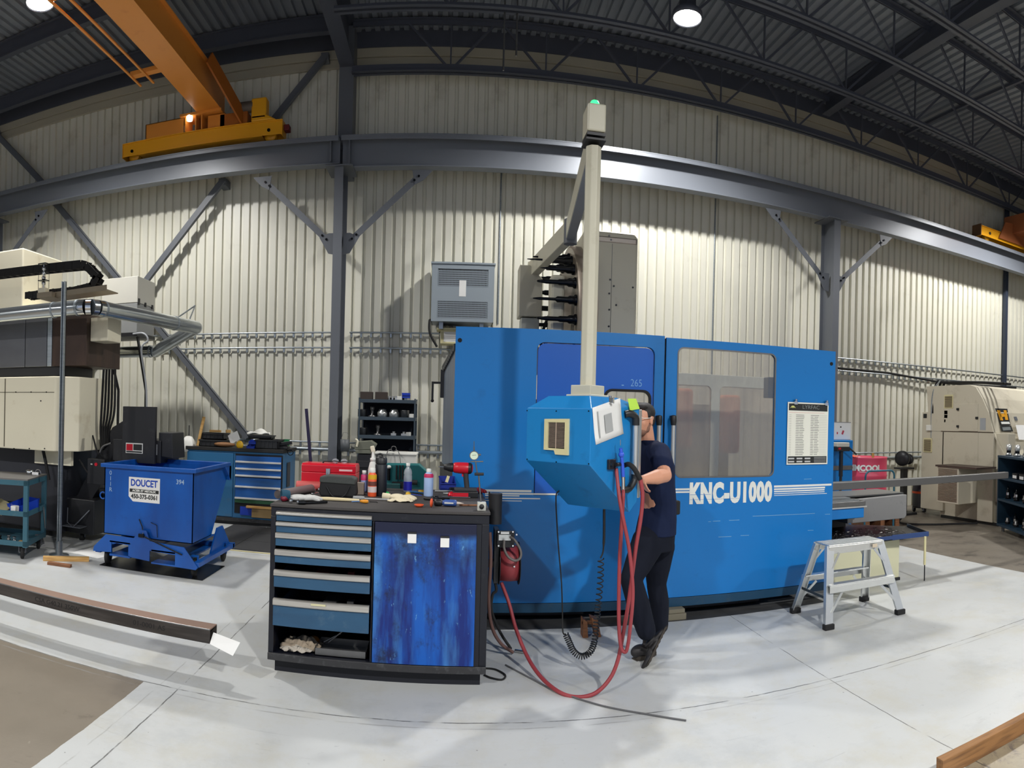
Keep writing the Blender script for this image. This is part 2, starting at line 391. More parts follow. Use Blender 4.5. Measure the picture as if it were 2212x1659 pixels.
for j, Y in enumerate((9.3, 7.9, 6.5, 5.1, 3.7)):
    solo('roof_purlin', MB().box(XL+.1, -.05, .0, -1.9, .05, .018).box(XL+.1, -.008, .018, -1.9, .008, .24).box(XL+.1, -.05, .24, -1.9, .05, .256), dark_grey, '%s roof purlin from the back wall in the left bay' % ('first', 'second', 'third', 'fourth', 'fifth')[j], 'purlin', (0, Y, 7.28), group='purlins of the left bay')
# roof girders over the columns
def ibeam(mb, L, w, h, tf=.018, tw=.012):   # along +Y from 0 to L, bottom at z 0
    return mb.box(-w/2, 0, 0, w/2, L, tf).box(-w/2, 0, h-tf, w/2, L, h).box(-tw/2, 0, tf, tw/2, L, h-tf)
t = solo('roof_girder', ibeam(MB(), 12, .22, .66), dark_grey, 'dark roof girder running forward from the left wall column', 'girder', (-1.68, -2.4, 6.88))
t = solo('roof_girder', ibeam(MB(), 12, .16, .30), dark_grey, 'dark roof girder running forward from the right wall column', 'girder', (6.29, -2.4, 7.24))
solo('roof_brace', MB().bar((0, 0, 0), (0, -3.7, 0), .05, .05), dark_grey, 'thin bridging bar crossing the joists at upper right', 'brace', (8.1, 9.5, 7.40))
# runway beams for the cranes
rail_paint = mat('runway_beam_paint', (120, 125, 134), .38, .1, .08, 1.4, spec=.6)
def runway(x0, x1, zb, lbl):
    t = thing('runway_beam', lbl, 'crane rail', (x0, 9.32, zb)); L = x1-x0; h = 5.69-zb
    MB().box(0, -.17, h-.02, L, .17, h).box(0, -.17, h-.075, L, -.155, h-.02).box(0, .155, h-.075, L, .17, h-.02).build('top_channel', rail_paint, t, bevel=.003)
    MB().box(0, -.012, .016, L, .012, h-.02).build('web', rail_paint, t)
    MB().box(0, -.085, 0, L, .085, .018).build('bottom_flange', rail_paint, t, bevel=.003)
    MB().box(0, -.025, h, L, .025, h+.035).build('rail', dark_grey, t)
    for i in (.12, L-.12): MB().box(i-.006, -.14, .018, i+.006, -.012, h-.02).build('stiffener', rail_paint, t)
    return t
runway(-12.5, -1.72, 5.31, 'grey crane runway beam left of the central column, carrying the orange crane')
runway(-1.68, 15.5, 5.25, 'grey crane runway beam running right from the central column')
def hsec(w, d, tf=.016, tw=.012): return [(-w/2, -d/2), (w/2, -d/2), (w/2, -d/2+tf), (tw/2, -d/2+tf), (tw/2, d/2-tf), (w/2, d/2-tf), (w/2, d/2), (-w/2, d/2), (-w/2, d/2-tf), (-tw/2, d/2-tf), (-tw/2, -d/2+tf), (-w/2, -d/2+tf)]
def column(x, lbl, zt, up):
    t = thing('steel_column', lbl, 'column', (x, 9.35, 0))
    MB().prism(hsec(.13, .42), 0.0, zt, 'Z').build('shaft', column_grey, t)
    MB().box(-.2, -.24, zt, .2, .24, zt+.02).build('cap_plate', column_grey, t)
    if up: MB().box(-.10, .17, zt+.02, .12, .47, 7.5).build('upper_shaft', column_grey, t)
    for s in (-1, 1):
        a, b = Vector((s*.14, -.05, 4.16)), Vector((s*1.20, -.05, 5.16))
        k = MB().bar(a, b, .012, .095, up=(0, 1, 0)); k = MB().bar(a, b, .09, .010, up=(0, 1, 0)).bar(a+Vector((0, .03, 0)), b+Vector((0, .03, 0)), .01, .06, up=(0, 1, 0))
        n = k.build('knee_brace', column_grey, t)
        MB().prism([(s*.06, 3.98), (s*.06, 4.30), (s*.16, 4.30), (s*.30, 4.24), (s*.16, 4.0)][::s], -.064, -.052).build('gusset', column_grey, t)
        g = MB().prism([(s*1.06, zt-.02), (s*1.36, zt-.02), (s*1.22, 5.06), (s*1.10, 5.0)][::-s], -.064, -.052).build('gusset', column_grey, t)
        bl = MB()
        for c in (a+(b-a)*.05, a+(b-a)*.11, b-(b-a)*.04, b-(b-a)*.10): bl.cyl(c+Vector((0, -.03, 0)), c+Vector((0, -.012, 0)), .018, n=6)
        bl.each('bolt', darksteel, n)
    return t
column(-1.70, 'grey steel column left of centre with two knee braces', 5.23, True)
column(6.29, 'grey steel column behind the right end of the blue machine', 5.23, False)
t = column(-8.25, 'grey steel column beyond the left edge, knee brace at far left', 5.23, False)
# long wall braces
def wbrace(a, b, lbl, w=.11):
    a, b = Vector(a), Vector(b); d = b-a
    t = thing('diagonal_brace', lbl, 'brace', a)
    MB().bar((0, 0, 0), d, w, .012, up=(0, 1, 0)).build('leg', column_grey, t)
    n = d.normalized().cross(Vector((0, 1, 0)))*w*.45
    MB().bar(n, d+n, .010, .07, up=(0, 1, 0)).build('flange', column_grey, t)
    for e in (d*.01, d*.99): MB().box(e.x-.06, .0, e.z-.06, e.x+.06, YW-a.y-.001, e.z+.06).build('wall_clip', column_grey, t)
wbrace(AY(112, 430, 9.72), AY(535, 945, 9.72), 'long grey diagonal brace falling right to the cabinet behind the hopper')
wbrace(AY(483, 388, 9.66), AY(172, 795, 9.66), 'long grey diagonal brace falling left behind the silver duct')
wbrace(AY(703, 120, 9.72), AY(566, 290, 9.72), 'grey diagonal brace above the runway beam, left of the column')
wbrace(AY(-12, 286, 9.72), AY(98, 402, 9.72), 'grey diagonal brace above the runway beam at far left')
# conduits
def conduit(pts, r, lbl, clips=None, m=galv, shade=None):
    o = Vector(pts[0])
    if not clips: return solo('conduit', MB().tube([Vector(p)-o for p in pts], r, 10), m, lbl, 'conduit', o)
    t = thing('conduit', lbl, 'conduit', pts[0])
    MB().tube([Vector(p)-o for p in pts], r, 10).build('pipe', m, t)
    if clips:
        first = None
        for c in clips:
            if first is None: first = MB().box(-.016, -.012, -.055, .016, .03, .012).build('clip', galv, t, bevel=.003); q = first
            else: q = first.copy(); COL.objects.link(q)
            q.location = Vector(c)-o
    return t
cl = [g0+.125+i*P for i in range(-26, 90)]
for z, nm in ((2.90, 'upper'), (2.66, 'lower')):
    conduit([(-5.2, 9.84, z), (-1.78, 9.84, z)], .014, nm+' long conduit on the wall left of the central column', [(x, 9.855, z-.02) for x in cl if -5.1 < x < -1.8])
    conduit([(-1.60, 9.84, z), (.05, 9.84, z)], .014, nm+' short conduit between the column and the grey transformer', [(x, 9.855, z-.02) for x in cl if -1.6 < x < 0])
    conduit([(5.9, 9.84, z), (14.8, 9.84, z)], .014, nm+' conduit on the wall right of the blue machine', [(x, 9.855, z-.02) for x in cl if 6 < x < 14])
conduit([(6.3, 9.78, 2.70), (8, 9.78, 2.69), (9.6, 9.75, 2.58), (12, 9.75, 2.62)], .022, 'black cable sagging along the wall conduits at right', m=rubber)
conduit([(-3.5, 9.84, 1.17), (-.05, 9.84, 1.17)], .014, 'thin low conduit behind the bench and shelves', [(x, 9.855, 1.15) for x in cl if -2.4 < x < 0])
conduit([(-5.5, 9.80, 1.06), (-.05, 9.80, 1.06)], .028, 'thick low pipe behind the bench and shelves', [(x, 9.83, 1.02) for x in cl if -2.4 < x < 0])
conduit([(5.9, 9.84, 1.10), (9.0, 9.84, 1.10)], .014, 'thin low conduit behind the red drum')
conduit([(5.9, 9.80, 1.0), (9.0, 9.80, 1.0)], .028, 'thick low pipe behind the red drum')
for x, y0, y1, r, l in ((1085, 292, 700, .012, 'thin vertical conduit right of the grey transformer'), (1550, 250, 740, .012, 'thin vertical conduit above the machine window')):
    a, b = AY(x, y0, 9.89), AY(x-4, y1, 9.89); conduit([a, (a.x, 9.89, 1.22 if x > 1500 else b.z)], r, l)
a = AY(2174, 600, 9.8); solo('downpipe', MB().box(-.045, -.03, 0, .045, .06, 4.75), mat('downpipe_paint', (52, 60, 76), .5), 'dark vertical downpipe on the wall at far right', 'pipe', (a.x, 9.80, 2.3), bevel=.004)
# wires up by the roof
for x, y0, y1, l in ((1091, 18, 150, 'pale vertical drop rod hanging from the second joist'), (1117, 62, 118, 'short pale rod just right of the longer drop rod')):
    a, b = AY(x, y0, 8.0), AY(x, y1, 8.0)
    solo('drop_rod', MB().cyl((0, 0, 0), (0, 0, 7.5-b.z), .012), steel, l, 'rod', (a.x, 8.03, b.z))
# ------------------------------------------------------------------ high-bay lamps
glow = mat('lamp_lens', (255, 250, 238), .3, emit=26)
lamp_lbl = {0: 'bright high-bay lamp above the blue milling machine', 1: 'bright high-bay lamp at upper left beside the crane girder'}
for i, (x, y) in enumerate(LAMPS):
    t = thing('high_bay_lamp', lamp_lbl.get(i, 'round high-bay lamp hanging under the roof %s' % {2: 'beyond the right edge by the back wall', 3: 'behind the camera, right of centre', 4: 'behind the camera, left of centre', 5: 'far behind the camera on the right', 6: 'far behind the camera on the left'}.get(i, '')), 'lamp', (x, y, LAMP_Z), 0, 'high bay lamps')
    MB().lathe([(.02, .28), (.10, .27), (.11, .10), (.185, .07), (.19, .0), (.175, .0), (.17, .05), (.02, .06)], n=28).build('housing', dark_grey, t)
    MB().lathe([(.001, .012), (.168, .012), (.168, .03), (.001, .03)], n=28).build('lens', glow, t)
    MB().cyl((0, 0, .27), (0, 0, .92), .006).build('hanger', steel, t)
    ld = bpy.data.lights.new('lamp_light', 'SPOT'); ld.energy = LAMP_W*(.60, .60, .65, 1.45, 1.0, 1.1, 1.1)[i]; ld.color = LAMP_COL; ld.spot_size = radians(153); ld.spot_blend = .45; ld.shadow_soft_size = .17
    lo = bpy.data.objects.new('lamp_light', ld); COL.objects.link(lo); lo.parent = t; lo.location = (0, 0, -.02)
# ================================================================== THE BLUE MILLING MACHINE
mblue = mat('machine_blue', (8, 116, 192), .34, 0, .05, 1.1, spec=.5, dirt=((14, 92, 156), .12, 7))
mblue2 = mat('door_blue', (14, 92, 190), .36, 0, .05, 2)
decal = mat('white_decal', (226, 228, 222), .5, var=.02)
sheetg = mat('splash_guard_grey', (112, 122, 136), .4, .2, .10, 2, streak=((80, 92, 112), .5, (6, 6, 1)))
grime = mat('grimy_steel', (74, 72, 70), .55, .4, .25, 9, bump=.2, dirt=((130, 126, 118), .3, 25))
F = Frame(0.028, 5.0, -0.0205)
T = fthing('milling_machine', 'large blue enclosed milling machine with white lettering and a tool changer on top', 'machine', F)
at = F.at
zt, zb = 2.335, .165; XM, XE = at(1434, 900).x, at(1802.5, 900).x
# front sheets
dl = at(1161, 733); dr = at(1415, 750)
wl, wh = at(1459, 1029), at(1676, 772)
wz0, wz1 = at(1560, 1030).z, at(1560, 757).z
din = [(dl.x, 1.02), (dr.x, 1.02)] + [(dr.x-.06+.06*cos(a), dl.z-.08+.06*sin(a)) for a in (0, .4, .8, 1.2, pi/2)] + [(dl.x+.06+.06*cos(a), dl.z-.08+.06*sin(a)) for a in (pi/2, 1.9, 2.3, 2.7, pi)]
MB().plate(rect(0, zb, XM-.006, zt), [din], 0, .035).build('front_sheet', mblue, T, bevel=.003)
MB().plate(rect(XM+.008, zb, XE, zt-.012), [rrect(wl.x, wz0, wh.x, wz1, .05)], 0, .035).build('front_sheet', mblue, T, bevel=.003)
MB().box(XM-.012, .012, zb, XM+.014, .05, zt-.02).build('joint_strip', darksteel, T)
# sliding door with its own small window
e = .008; xs = [p[0] for p in din]; dd = [(a+(e if a < (dl.x+dr.x)/2 else -e), c+(e if c < 1.5 else -e)) for a, c in din]
w0, w1 = at(1306, 900), at(1404, 846)
sw = rrect(w0.x, 1.25, w1.x, w1.z, .06)
D = MB().plate(dd, [sw], .006, .03).build('door', mblue2, T, bevel=.002)
MB().plate(rrect(w0.x-.012, 1.238, w1.x+.012, w1.z+.012, .07), [rrect(w0.x+.008, 1.258, w1.x-.008, w1.z-.008, .055)], -.006, .012).build('window_seal', rubber, D)
glassm = bpy.data.materials.new('scratched_polycarbonate'); glassm.use_nodes = True
nt = glassm.node_tree; N = nt.nodes; L = nt.links; N.remove(N['Principled BSDF'])
tr = N.new('ShaderNodeBsdfTransparent'); tr.inputs[0].default_value = (.92, .90, .86, 1); gl = N.new('ShaderNodeBsdfGlossy'); gl.inputs['Roughness'].default_value = .16; gl.inputs[0].default_value = (.9, .9, .9, 1)
df = N.new('ShaderNodeBsdfDiffuse'); df.inputs[0].default_value = lin((150, 146, 138))+(1,)
m1 = N.new('ShaderNodeMixShader'); m2 = N.new('ShaderNodeMixShader'); tc = N.new('ShaderNodeTexCoord'); n1 = N.new('ShaderNodeTexNoise'); n1.inputs['Scale'].default_value = 2.5; n1.inputs['Detail'].default_value = 8; n1.inputs['Roughness'].default_value = .7
mp = N.new('ShaderNodeMapping'); mp.inputs['Scale'].default_value = (2, 1, .7); L.new(tc.outputs['Object'], mp.inputs[0]); L.new(mp.outputs[0], n1.inputs['Vector'])
mr = N.new('ShaderNodeMapRange'); mr.inputs[1].default_value = .3; mr.inputs[2].default_value = .75; mr.inputs[3].default_value = .03; mr.inputs[4].default_value = .17; L.new(n1.outputs['Fac'], mr.inputs[0])
L.new(mr.outputs[0], m1.inputs[0]); L.new(tr.outputs[0], m1.inputs[1]); L.new(df.outputs[0], m1.inputs[2]); m2.inputs[0].default_value = .12; L.new(m1.outputs[0], m2.inputs[1]); L.new(gl.outputs[0], m2.inputs[2]); L.new(m2.outputs[0], N['Material Output'].inputs[0])
MB().prism(sw, .012, .018).build('door_window', glassm, D)
MB().prism(rrect(wl.x+.001, wz0+.001, wh.x-.001, wz1-.001, .05), .012, .018).build('window_pane', glassm, T)
MB().plate(rrect(wl.x-.006, wz0-.006, wh.x+.006, wz1+.006, .055), [rrect(wl.x+.006, wz0+.006, wh.x-.006, wz1-.006, .046)], -.003, .004).build('window_seal', steel, T)
# handles
for px in (1424, 1455):
    a = at(px, 903, -.05); hx = a.x
    H = MB().cyl((hx, -.05, 1.15), (hx, -.05, a.z-.03), .018, n=14).build('handle', alum, T)
    MB().lathe([(.001, .055), (.024, .05), (.026, .0), (.022, -.03), (.001, -.03)], (hx, -.05, a.z-.03), 14).box(hx-.018, -.05, a.z-.02, hx+.018, .0, a.z+.02).build('handle_end', black, H, bevel=.004); MB().box(hx-.018, -.05, 1.12, hx+.018, .0, 1.16).build('handle_end', black, H, bevel=.004)
# foot strip, base, sides, open interior
base_teal = mat('plinth_teal', (18, 66, 96), .45, 0, .12, 4, dirt=((70, 80, 84), .2, 8))
MB().box(.0, .01, .085, XE, .06, zb-.006).build('foot_strip', base_teal, T, bevel=.002)
MB().box(.12, .25, 0, XE-.3, 1.9, .30).box(.3, .14, .02, 1.1, .25, .13).box(1.9, .14, .02, 2.7, .25, .10).build('machine_bed', mat('dark_cast_base', (26, 28, 34), .6), T, bevel=.01)
MB().box(.16, .18, .30, XE-.10, .22, .62).build('lower_apron', grime, T)
sk = lambda y, s=.125: -s*y
MB().add([(0, .04, .2), (sk(1.1), 1.1, .2), (sk(1.1), 1.1, 1.19), (0, .04, 1.19), (.012, .04, .2), (sk(1.1)+.012, 1.1, .2), (sk(1.1)+.012, 1.1, 1.19), (.012, .04, 1.19)], [(0, 1, 2, 3), (7, 6, 5, 4), (0, 4, 5, 1), (1, 5, 6, 2), (2, 6, 7, 3)]).build('side_apron', grime, T)
sd = F.atx(957, 790, .0)
side = [(.04, 1.19), (.95, 1.19), (.95, 1.98), (.85, 2.05), (.04, 2.16)]
MB().add([(sk(y)+.012*q+.004, y, z) for q in (0, 1) for y, z in side], [tuple(range(5))[::-1], tuple(range(5, 10))]+[(i, (i+1) % 5, 5+(i+1) % 5, 5+i) for i in range(5)]).build('side_guard', sheetg, T)
MB().box(sk(1)-.02, .92, 1.80, sk(1)+.02, 1.06, 2.06).bar((.005, .04, 2.18), (sk(.98), .98, 2.07), .03, .05).build('guard_rail', blackmetal, T)
sl = MB()
for i in range(9): sl.bar((sk(.12+i*.09)-.012, .12+i*.09, 2.145-i*.011), (sk(.17+i*.09)-.012, .17+i*.09, 2.14-i*.011), .006, .018)
sl.build('slot_row', steel, T, kind='stuff')
MB().box(-.22, .98, 1.93, 0, 1.0, 1.95).box(-.23, .97, 1.78, -.21, 1.0, 1.95).ball((-.22, .985, 1.77), .016).build('toggle_clamp', black, T)
for x, z in ((at(993.5, 735).x, at(993.5, 735).z), (at(1796, 786).x, at(1796, 786).z)): MB().cyl((x, -.003, z), (x, .004, z), .017, n=20).build('sheet_hole', mat('hole_black', (6, 8, 14), .8), T)
# inner doors seen through the window: pale frame, two clouded panes, orange blocks beyond
inner = mat('inner_frame_paint', (222, 222, 210), .5, var=.04)
i0, i1 = at(1440, 800, 1.15), at(1690, 800, 1.15); it, ib = 2.13, .55; im = at(1547, 800, 1.15).x
MB().plate(rect(i0.x, ib, i1.x, it), [rrect(i0.x+.05, ib+.06, im-.05, it-.12, .05), rrect(im+.05, ib+.06, i1.x-.09, it-.12, .05)], 1.15, 1.19).build('inner_frame', inner, T, bevel=.004)
cloud = mat('clouded_pane', (214, 202, 184), .35, 0, .12, 3, streak=((130, 126, 118), .5, (8, 1, .8)), alpha=.45)
MB().box(i0.x+.03, 1.165, ib+.04, im-.03, 1.175, it-.10).build('inner_pane', cloud, T); MB().box(im+.03, 1.165, ib+.04, i1.x-.07, 1.175, it-.10).build('inner_pane', cloud, T)
MB().box(.05, 1.75, .3, XE-.3, 1.79, it-.3).build('rear_wall', grime, T)
orangec = mat('block_orange', (240, 116, 44), .5, var=.1)
b0 = at(1462, 900, .75); b1 = at(1500, 820, .75)
MB().box(b0.x, 1.24, 1.35, b0.x+.36, 1.50, 1.98).build('orange_block', orangec, T, bevel=.05, seg=4); MB().box(at(1565, 900, 1.25).x, 1.24, 1.30, at(1600, 900, 1.25).x, 1.50, 1.93).build('orange_block', orangec, T, bevel=.04, seg=4)  # two plain orange blocks behind the clouded panes
MB().box(.4, .5, .62, 2.9, 1.1, .74).build('table_inside', steel, T, bevel=.01)
MB().box(at(1655, 800, .5).x, .45, 1.88, at(1690, 800, .5).x, .55, 2.08).build('junction_box', column_grey, T, bevel=.006)
# white stripes and model lettering
st = MB(); ta = -.0012
def stripe(mb, xa, ya, xb, h):
    a = at(xa, ya); b = at(xb, ya); z = a.z
    mb.box(a.x, ta, z-h/2, b.x, .0005, z+h/2)
for xa, xb, y, h in ((1048, 1148, 1059.5, .018), (1048, 1204, 1065.5, .013), (1048, 1122, 1070, .009), (1048, 1167, 1075.5, .009), (1048, 1127, 1081, .006)): stripe(st, xa, y, xb, h)
for xa, xb, y, h in ((1440, 1490, 1057.5, .016), (1440, 1490, 1063.5, .014)): stripe(st, xa, y, xb, h)
for xa, xb, y, h in ((1672, 1796, 1051, .018), (1672, 1782, 1057, .015), (1672, 1781, 1062, .012), (1672, 1781, 1066.5, .007), (1672, 1786, 1070.5, .005)): stripe(st, xa, y, xb, h)
st.each('stripe', decal, T)
c = at(1581, 1066); wid = at(1670, 1066).x-at(1492, 1066).x
tm = F4(Vector((c.x, -.0025, c.z)), (1, 0, 0), (0, 0, 1))
tb = MB().text('KNC-U1000', .228, tm, .001, .0135, .60, sp=1.10); xs = [v.x for v in tb.v]; k = wid/(max(xs)-min(xs))
for v in tb.v: v.x = c.x+(v.x-(max(xs)+min(xs))/2)*k
tb.build('model_lettering', decal, T)
MB().box(at(1490, 1066).x, -.004, c.z-.004, at(1535, 1066).x, -.0034, c.z-.001).box(at(1490, 1066).x, -.004, c.z-.045, at(1600, 1066).x, -.0034, c.z-.043).build('lettering_cut', mblue, T)
sc = MB()
for xa, xb, y in ((1575, 1597, 1124), (1626, 1760, 1115), (1530, 1536, 1127), (1540, 1556, 1126), (1782, 1793, 1111), (1745, 1757, 1146), (1737, 1753, 1035), (1552, 1580, 1160), (1600, 1618, 1157)):
    a, b = at(xa, y), at(xb, y-(xb-xa)*.045); sc.bar((a.x, -.0006, a.z), (b.x, -.0006, b.z), .001, .004)
sc.build('paint_scratch_set', mat('scratch_pale', (120, 170, 206), .6), T, kind='stuff')
sb = MB()     # chalked number on the door
nm = F4(Vector((at(1375, 828).x, .0045, at(1375, 828).z)), (1, 0, 0), (0, 0, 1)); sb.text('265', .085, nm, .0006, -.001, .8).box(at(1343, 832).x, .004, at(1343, 832).z-.004, at(1348, 832).x, .0055, at(1343, 832).z+.004)
sb.each('chalk_mark', mat('chalk_blue', (130, 180, 226), .8), D)
# tool changer above: beige housing, drum, black tool holders
h0, h1 = AY(1286, 600, 6.25), AY(1377, 600, 6.25); zt2 = AY(1330, 500, 6.25).z
H0 = F.l((h0.x, 6.25, 0)); H1 = F.l((h1.x, 6.25, 0))
hp = [(H0.x-.12, 2.0), (H1.x, 2.0), (H1.x, zt2-.05), (H1.x-.04, zt2), (H0.x-.12, zt2)]
MB().prism(hp, H0.y, H0.y+.75).build('changer_housing', beige, T, bevel=.03, seg=3)
MB().box(H0.x-.1, H0.y-.004, zt2-.13, H1.x-.01, H0.y+.3, zt2-.05).build('housing_top_band', mat('brushed_cover', (150, 142, 134), .35, .5, .2, 5), T, bevel=.02)
rv = MB()
for px, py in ((1316, 509), (1320, 518), (1316, 634), (1318, 604), (1326, 618), (1367, 621), (1331, 659), (1316, 669), (1315, 705)): p = at(px, py, H0.y-.003); rv.cyl((p.x, H0.y-.006, p.z), (p.x, H0.y, p.z), .010, n=8)
rv.box(at(1321, 600, H0.y).x-.002, H0.y-.002, 2.35, at(1321, 600, H0.y).x+.002, H0.y, zt2-.13)
rv.build('housing_rivet_set', darksteel, T, kind='stuff')
dc = F.l((h0.x-.11, 6.72, 2.66)); R = .80
MB().lathe([(R-.03, -.10), (R, -.10), (R, .08), (R-.05, .10), (.2, .10)], dc, 48, (1, 0, 0)).build('tool_drum', mat('drum_cover', (150, 138, 128), .38, .45, .18, 4, streak=((196, 186, 160), .5, (1, 1, 3))), T)
MB().lathe([(R-.03, -.08), (R-.03, -.06), (.25, -.06)], dc, 48, (1, 0, 0)).build('drum_plate', darksteel, T)
rnd = random.Random(3); first = None; NT = 22
for i in range(NT):
    a = 2*pi*i/NT+.1; y, z = dc.y+cos(a)*(R-.13), dc.z+sin(a)*(R-.13)
    if z < 2.25: continue
    Lh = rnd.choice((.12, .18, .25)); r2 = rnd.choice((.010, .014, .022))
    hm = MB().lathe([(.001, 0), (.055, 0), (.055, -.05), (.042, -.06), (.042, -.10), (.030, -.12), (.030, -.12-Lh*.4), (r2, -.14-Lh*.4), (r2, -.14-Lh), (r2*.5, -.30-Lh*.6) if Lh > .15 else (r2*.7, -.16-Lh), (.001, -.31-Lh*.6)], (dc.x-.07, y, z), 14, (1, 0, 0))
    hm.build('tool_holder', darksteel, T)
MB().box(dc.x-.34, dc.y-.55, 2.3, dc.x-.2, dc.y-.35, 3.05).build('tool_arm', beige, T, bevel=.03)
# rear post carrying the pendant arm
pb = F.l(AY(1145, 640, 6.95)); pt = F.l(AY(1146, 578, 6.95)).z
MB().box(pb.x-.10, pb.y-.08, 2.1, pb.x+.10, pb.y+.14, 2.72).build('arm_post', mat('post_grey', (176, 178, 170), .5), T, bevel=.01)
MB().prism([(pb.x-.13, 2.73), (pb.x+.12, 2.73), (pb.x+.12, pt-.14), (pb.x-.02, pt), (pb.x-.13, pt)], pb.y-.12, pb.y+.16).build('arm_post_cap', beige, T, bevel=.008)
vb = MB()
for i in range(6): vb.box(pb.x-.20, pb.y+.0, 2.2+i*.07, pb.x-.11, pb.y+.05, 2.235+i*.07)
vb.build('post_fins', beige, T)
for k in range(3):
    MB().tube(bez([(pb.x+.12+.05*k, pb.y, 2.25), (pb.x+.16+.05*k, pb.y, 2.62), (pb.x+.27+.03*k, pb.y-.1, 2.86), (pb.x+.36, pb.y-.1, 2.9)], 18), .016, 8).build('cable', rubber if k != 1 else mat('grey_cable', (120, 116, 104), .6), T)
# swinging arm and console ---------------------------------------------------------------
armp = mat('arm_ivory', (204, 200, 180), .42, var=.05, scale=3, dirt=((160, 150, 124), .15, 4))
G = Frame(.79, 3.51, .7216)
T2 = fthing('control_pendant', 'blue control console hanging from a jointed ivory arm beside the worker', 'control panel', G)
ax = G.l((.843, 3.86, 0)); ax.z = 0
ztop = 3.44; A0 = Vector((ax.x, ax.y, 0))
hexr = [(cos(a)*.052*(1 if i % 2 else .97), sin(a)*.052*(1 if i % 2 else .97)) for i, a in enumerate([k*pi/4+pi/8 for k in range(8)])]
MB().prism([(A0.x+a, A0.y+b) for a, b in hexr], 1.80, 3.32, 'Z').build('drop_tube', armp, T2, bevel=.004)
# box head at the arm's end
yw = G.yaw
def bx(mb, c, d, rz=0): return mb.cb(c, d, rz-yw)
j1 = G.l((1.035, 5.62, 3.32)); j0 = Vector((A0.x, A0.y, 3.34)); j2 = F.M @ Vector((pb.x+.02, pb.y+.03, 0)); j2.z = 3.26; j2 = G.l(j2)
bx(MB(), (A0.x, A0.y, 3.475), (.115, .16, .17)).build('head_box', armp, T2, bevel=.01)
bx(bx(MB(), (A0.x, A0.y, 3.375), (.115, .15, .018)), (A0.x, A0.y, 3.345), (.125, .15, .012)).build('head_slot', black, T2)
MB().lathe([(.001, .055), (.022, .048), (.032, .03), (.035, 0)], (A0.x, A0.y, 3.56), 16).build('signal_lamp', mat('lit_green_lamp', (60, 240, 130), .3, emit=1.6), T2)
MB().bar(j0+(j1-j0)*.03, j1, .085, .16).build('upper_arm', armp, T2, bevel=.006)
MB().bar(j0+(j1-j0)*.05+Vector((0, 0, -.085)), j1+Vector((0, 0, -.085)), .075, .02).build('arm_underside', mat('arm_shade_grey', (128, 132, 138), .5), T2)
jj = MB().cyl(j1+Vector((0, 0, -.12)), j1+Vector((0, 0, .1)), .06); jj.build('arm_joint', column_grey, T2)
MB().bar(j1, j2, .09, .17).build('lower_arm', armp, T2, bevel=.006)
MB().cyl(j2+Vector((0, 0, -.34)), j2+Vector((0, 0, .09)), .05).build('arm_joint', armp, T2)
MB().cb((A0.x, A0.y, 1.805), (.15, .15, .07), .0).cb((A0.x, A0.y, 1.775), (.19, .19, .014)).build('tube_socket', armp, T2, bevel=.004)
# console body: local x = towards the operator side, y = across
W, DPT = .485, .516
prof = [(0, 1.37), (0, 1.69), (.10, 1.768), (.40, 1.768), (DPT, 1.72), (DPT, 1.12), (.43, 1.06)]
def cons(y0, y1): return MB().prism(prof, y0, y1, 'Y')
bodym = mat('console_blue', (28, 128, 196), .32, 0, .05, 1.5, dirt=((20, 96, 156), .15, 6))
mb = MB(); hip = .085
L0 = [(x, 0, z) for x, z in prof]; L1 = [(x, W, z) for x, z in prof]
for i in (2, 3): L0[i] = (L0[i][0], hip, L0[i][2]); L1[i] = (L1[i][0], W-hip, L1[i][2])
# hipped top: side walls stop at the eaves
n = len(prof); v = L0+L1
f = [(0, n, n+1, 1), (1, n+1, n+2, 2), (2, n+2, n+3, 3), (3, n+3, n+4, 4), (4, n+4, n+5, 5), (5, n+5, n+6, 6), (6, n+6, n, 0), (0, 1, 4, 5, 6), (1, 2, 3, 4), (n, n+6, n+5, n+4, n+1), (n+1, n+4, n+3, n+2)]
mb.add(v, [tuple(q) for q in f]).build('console_body', bodym, T2, bevel=.004)
# vent on the rear panel, torn ivory frame, wire grille
ga, gb = G.l(AZ(1, 1, 0)), None
def on_back(px, py): return G.atx(px, py, 0)
v0, v1 = on_back(1228, 979), on_back(1179, 905)
y0, y1, z0, z1 = min(v0.y, v1.y), max(v0.y, v1.y), min(v0.z, v1.z), max(v0.z, v1.z)
ivory = mat('vent_frame_ivory', (214, 206, 160), .45)
V = MB().plate([(y0-.006, z0-.012), (y0+.09, z0-.012), (y0+.1, z0+.012), (y1, z0+.012), (y1, z1), (y0-.004, z1+.004)], [rect(y0+.02, z0+.024, y1-.03, z1-.018)], -.014, .0, 'X').build('vent_frame', ivory, T2, bevel=.002)
MB().box(-.002, y0+.01, z0+.015, .0, y1-.01, z1-.01).build('vent_opening', mat('vent_black', (10, 8, 8), .9), V)
g = MB()
for i in range(19): z = z0+.032+i*(z1-z0-.055)/18; g.box(-.010, y0+.02, z-.0013, -.008, y1-.03, z+.0013)
g.box(-.011, (y0+y1)/2-.003, z0+.024, -.009, (y0+y1)/2+.003, z1-.018); g.build('vent_grille', mat('grille_wire', (196, 176, 160), .4, .3), V)
sw_ = MB()
for px, py in ((1139, 887), (1202, 888), (1272, 888), (1202, 998), (1139, 992), (1272, 1002)): p = on_back(px, py); sw_.cyl((-.003, p.y, p.z), (0, p.y, p.z), .004, n=8)
sw_.each('screw', darksteel, T2)
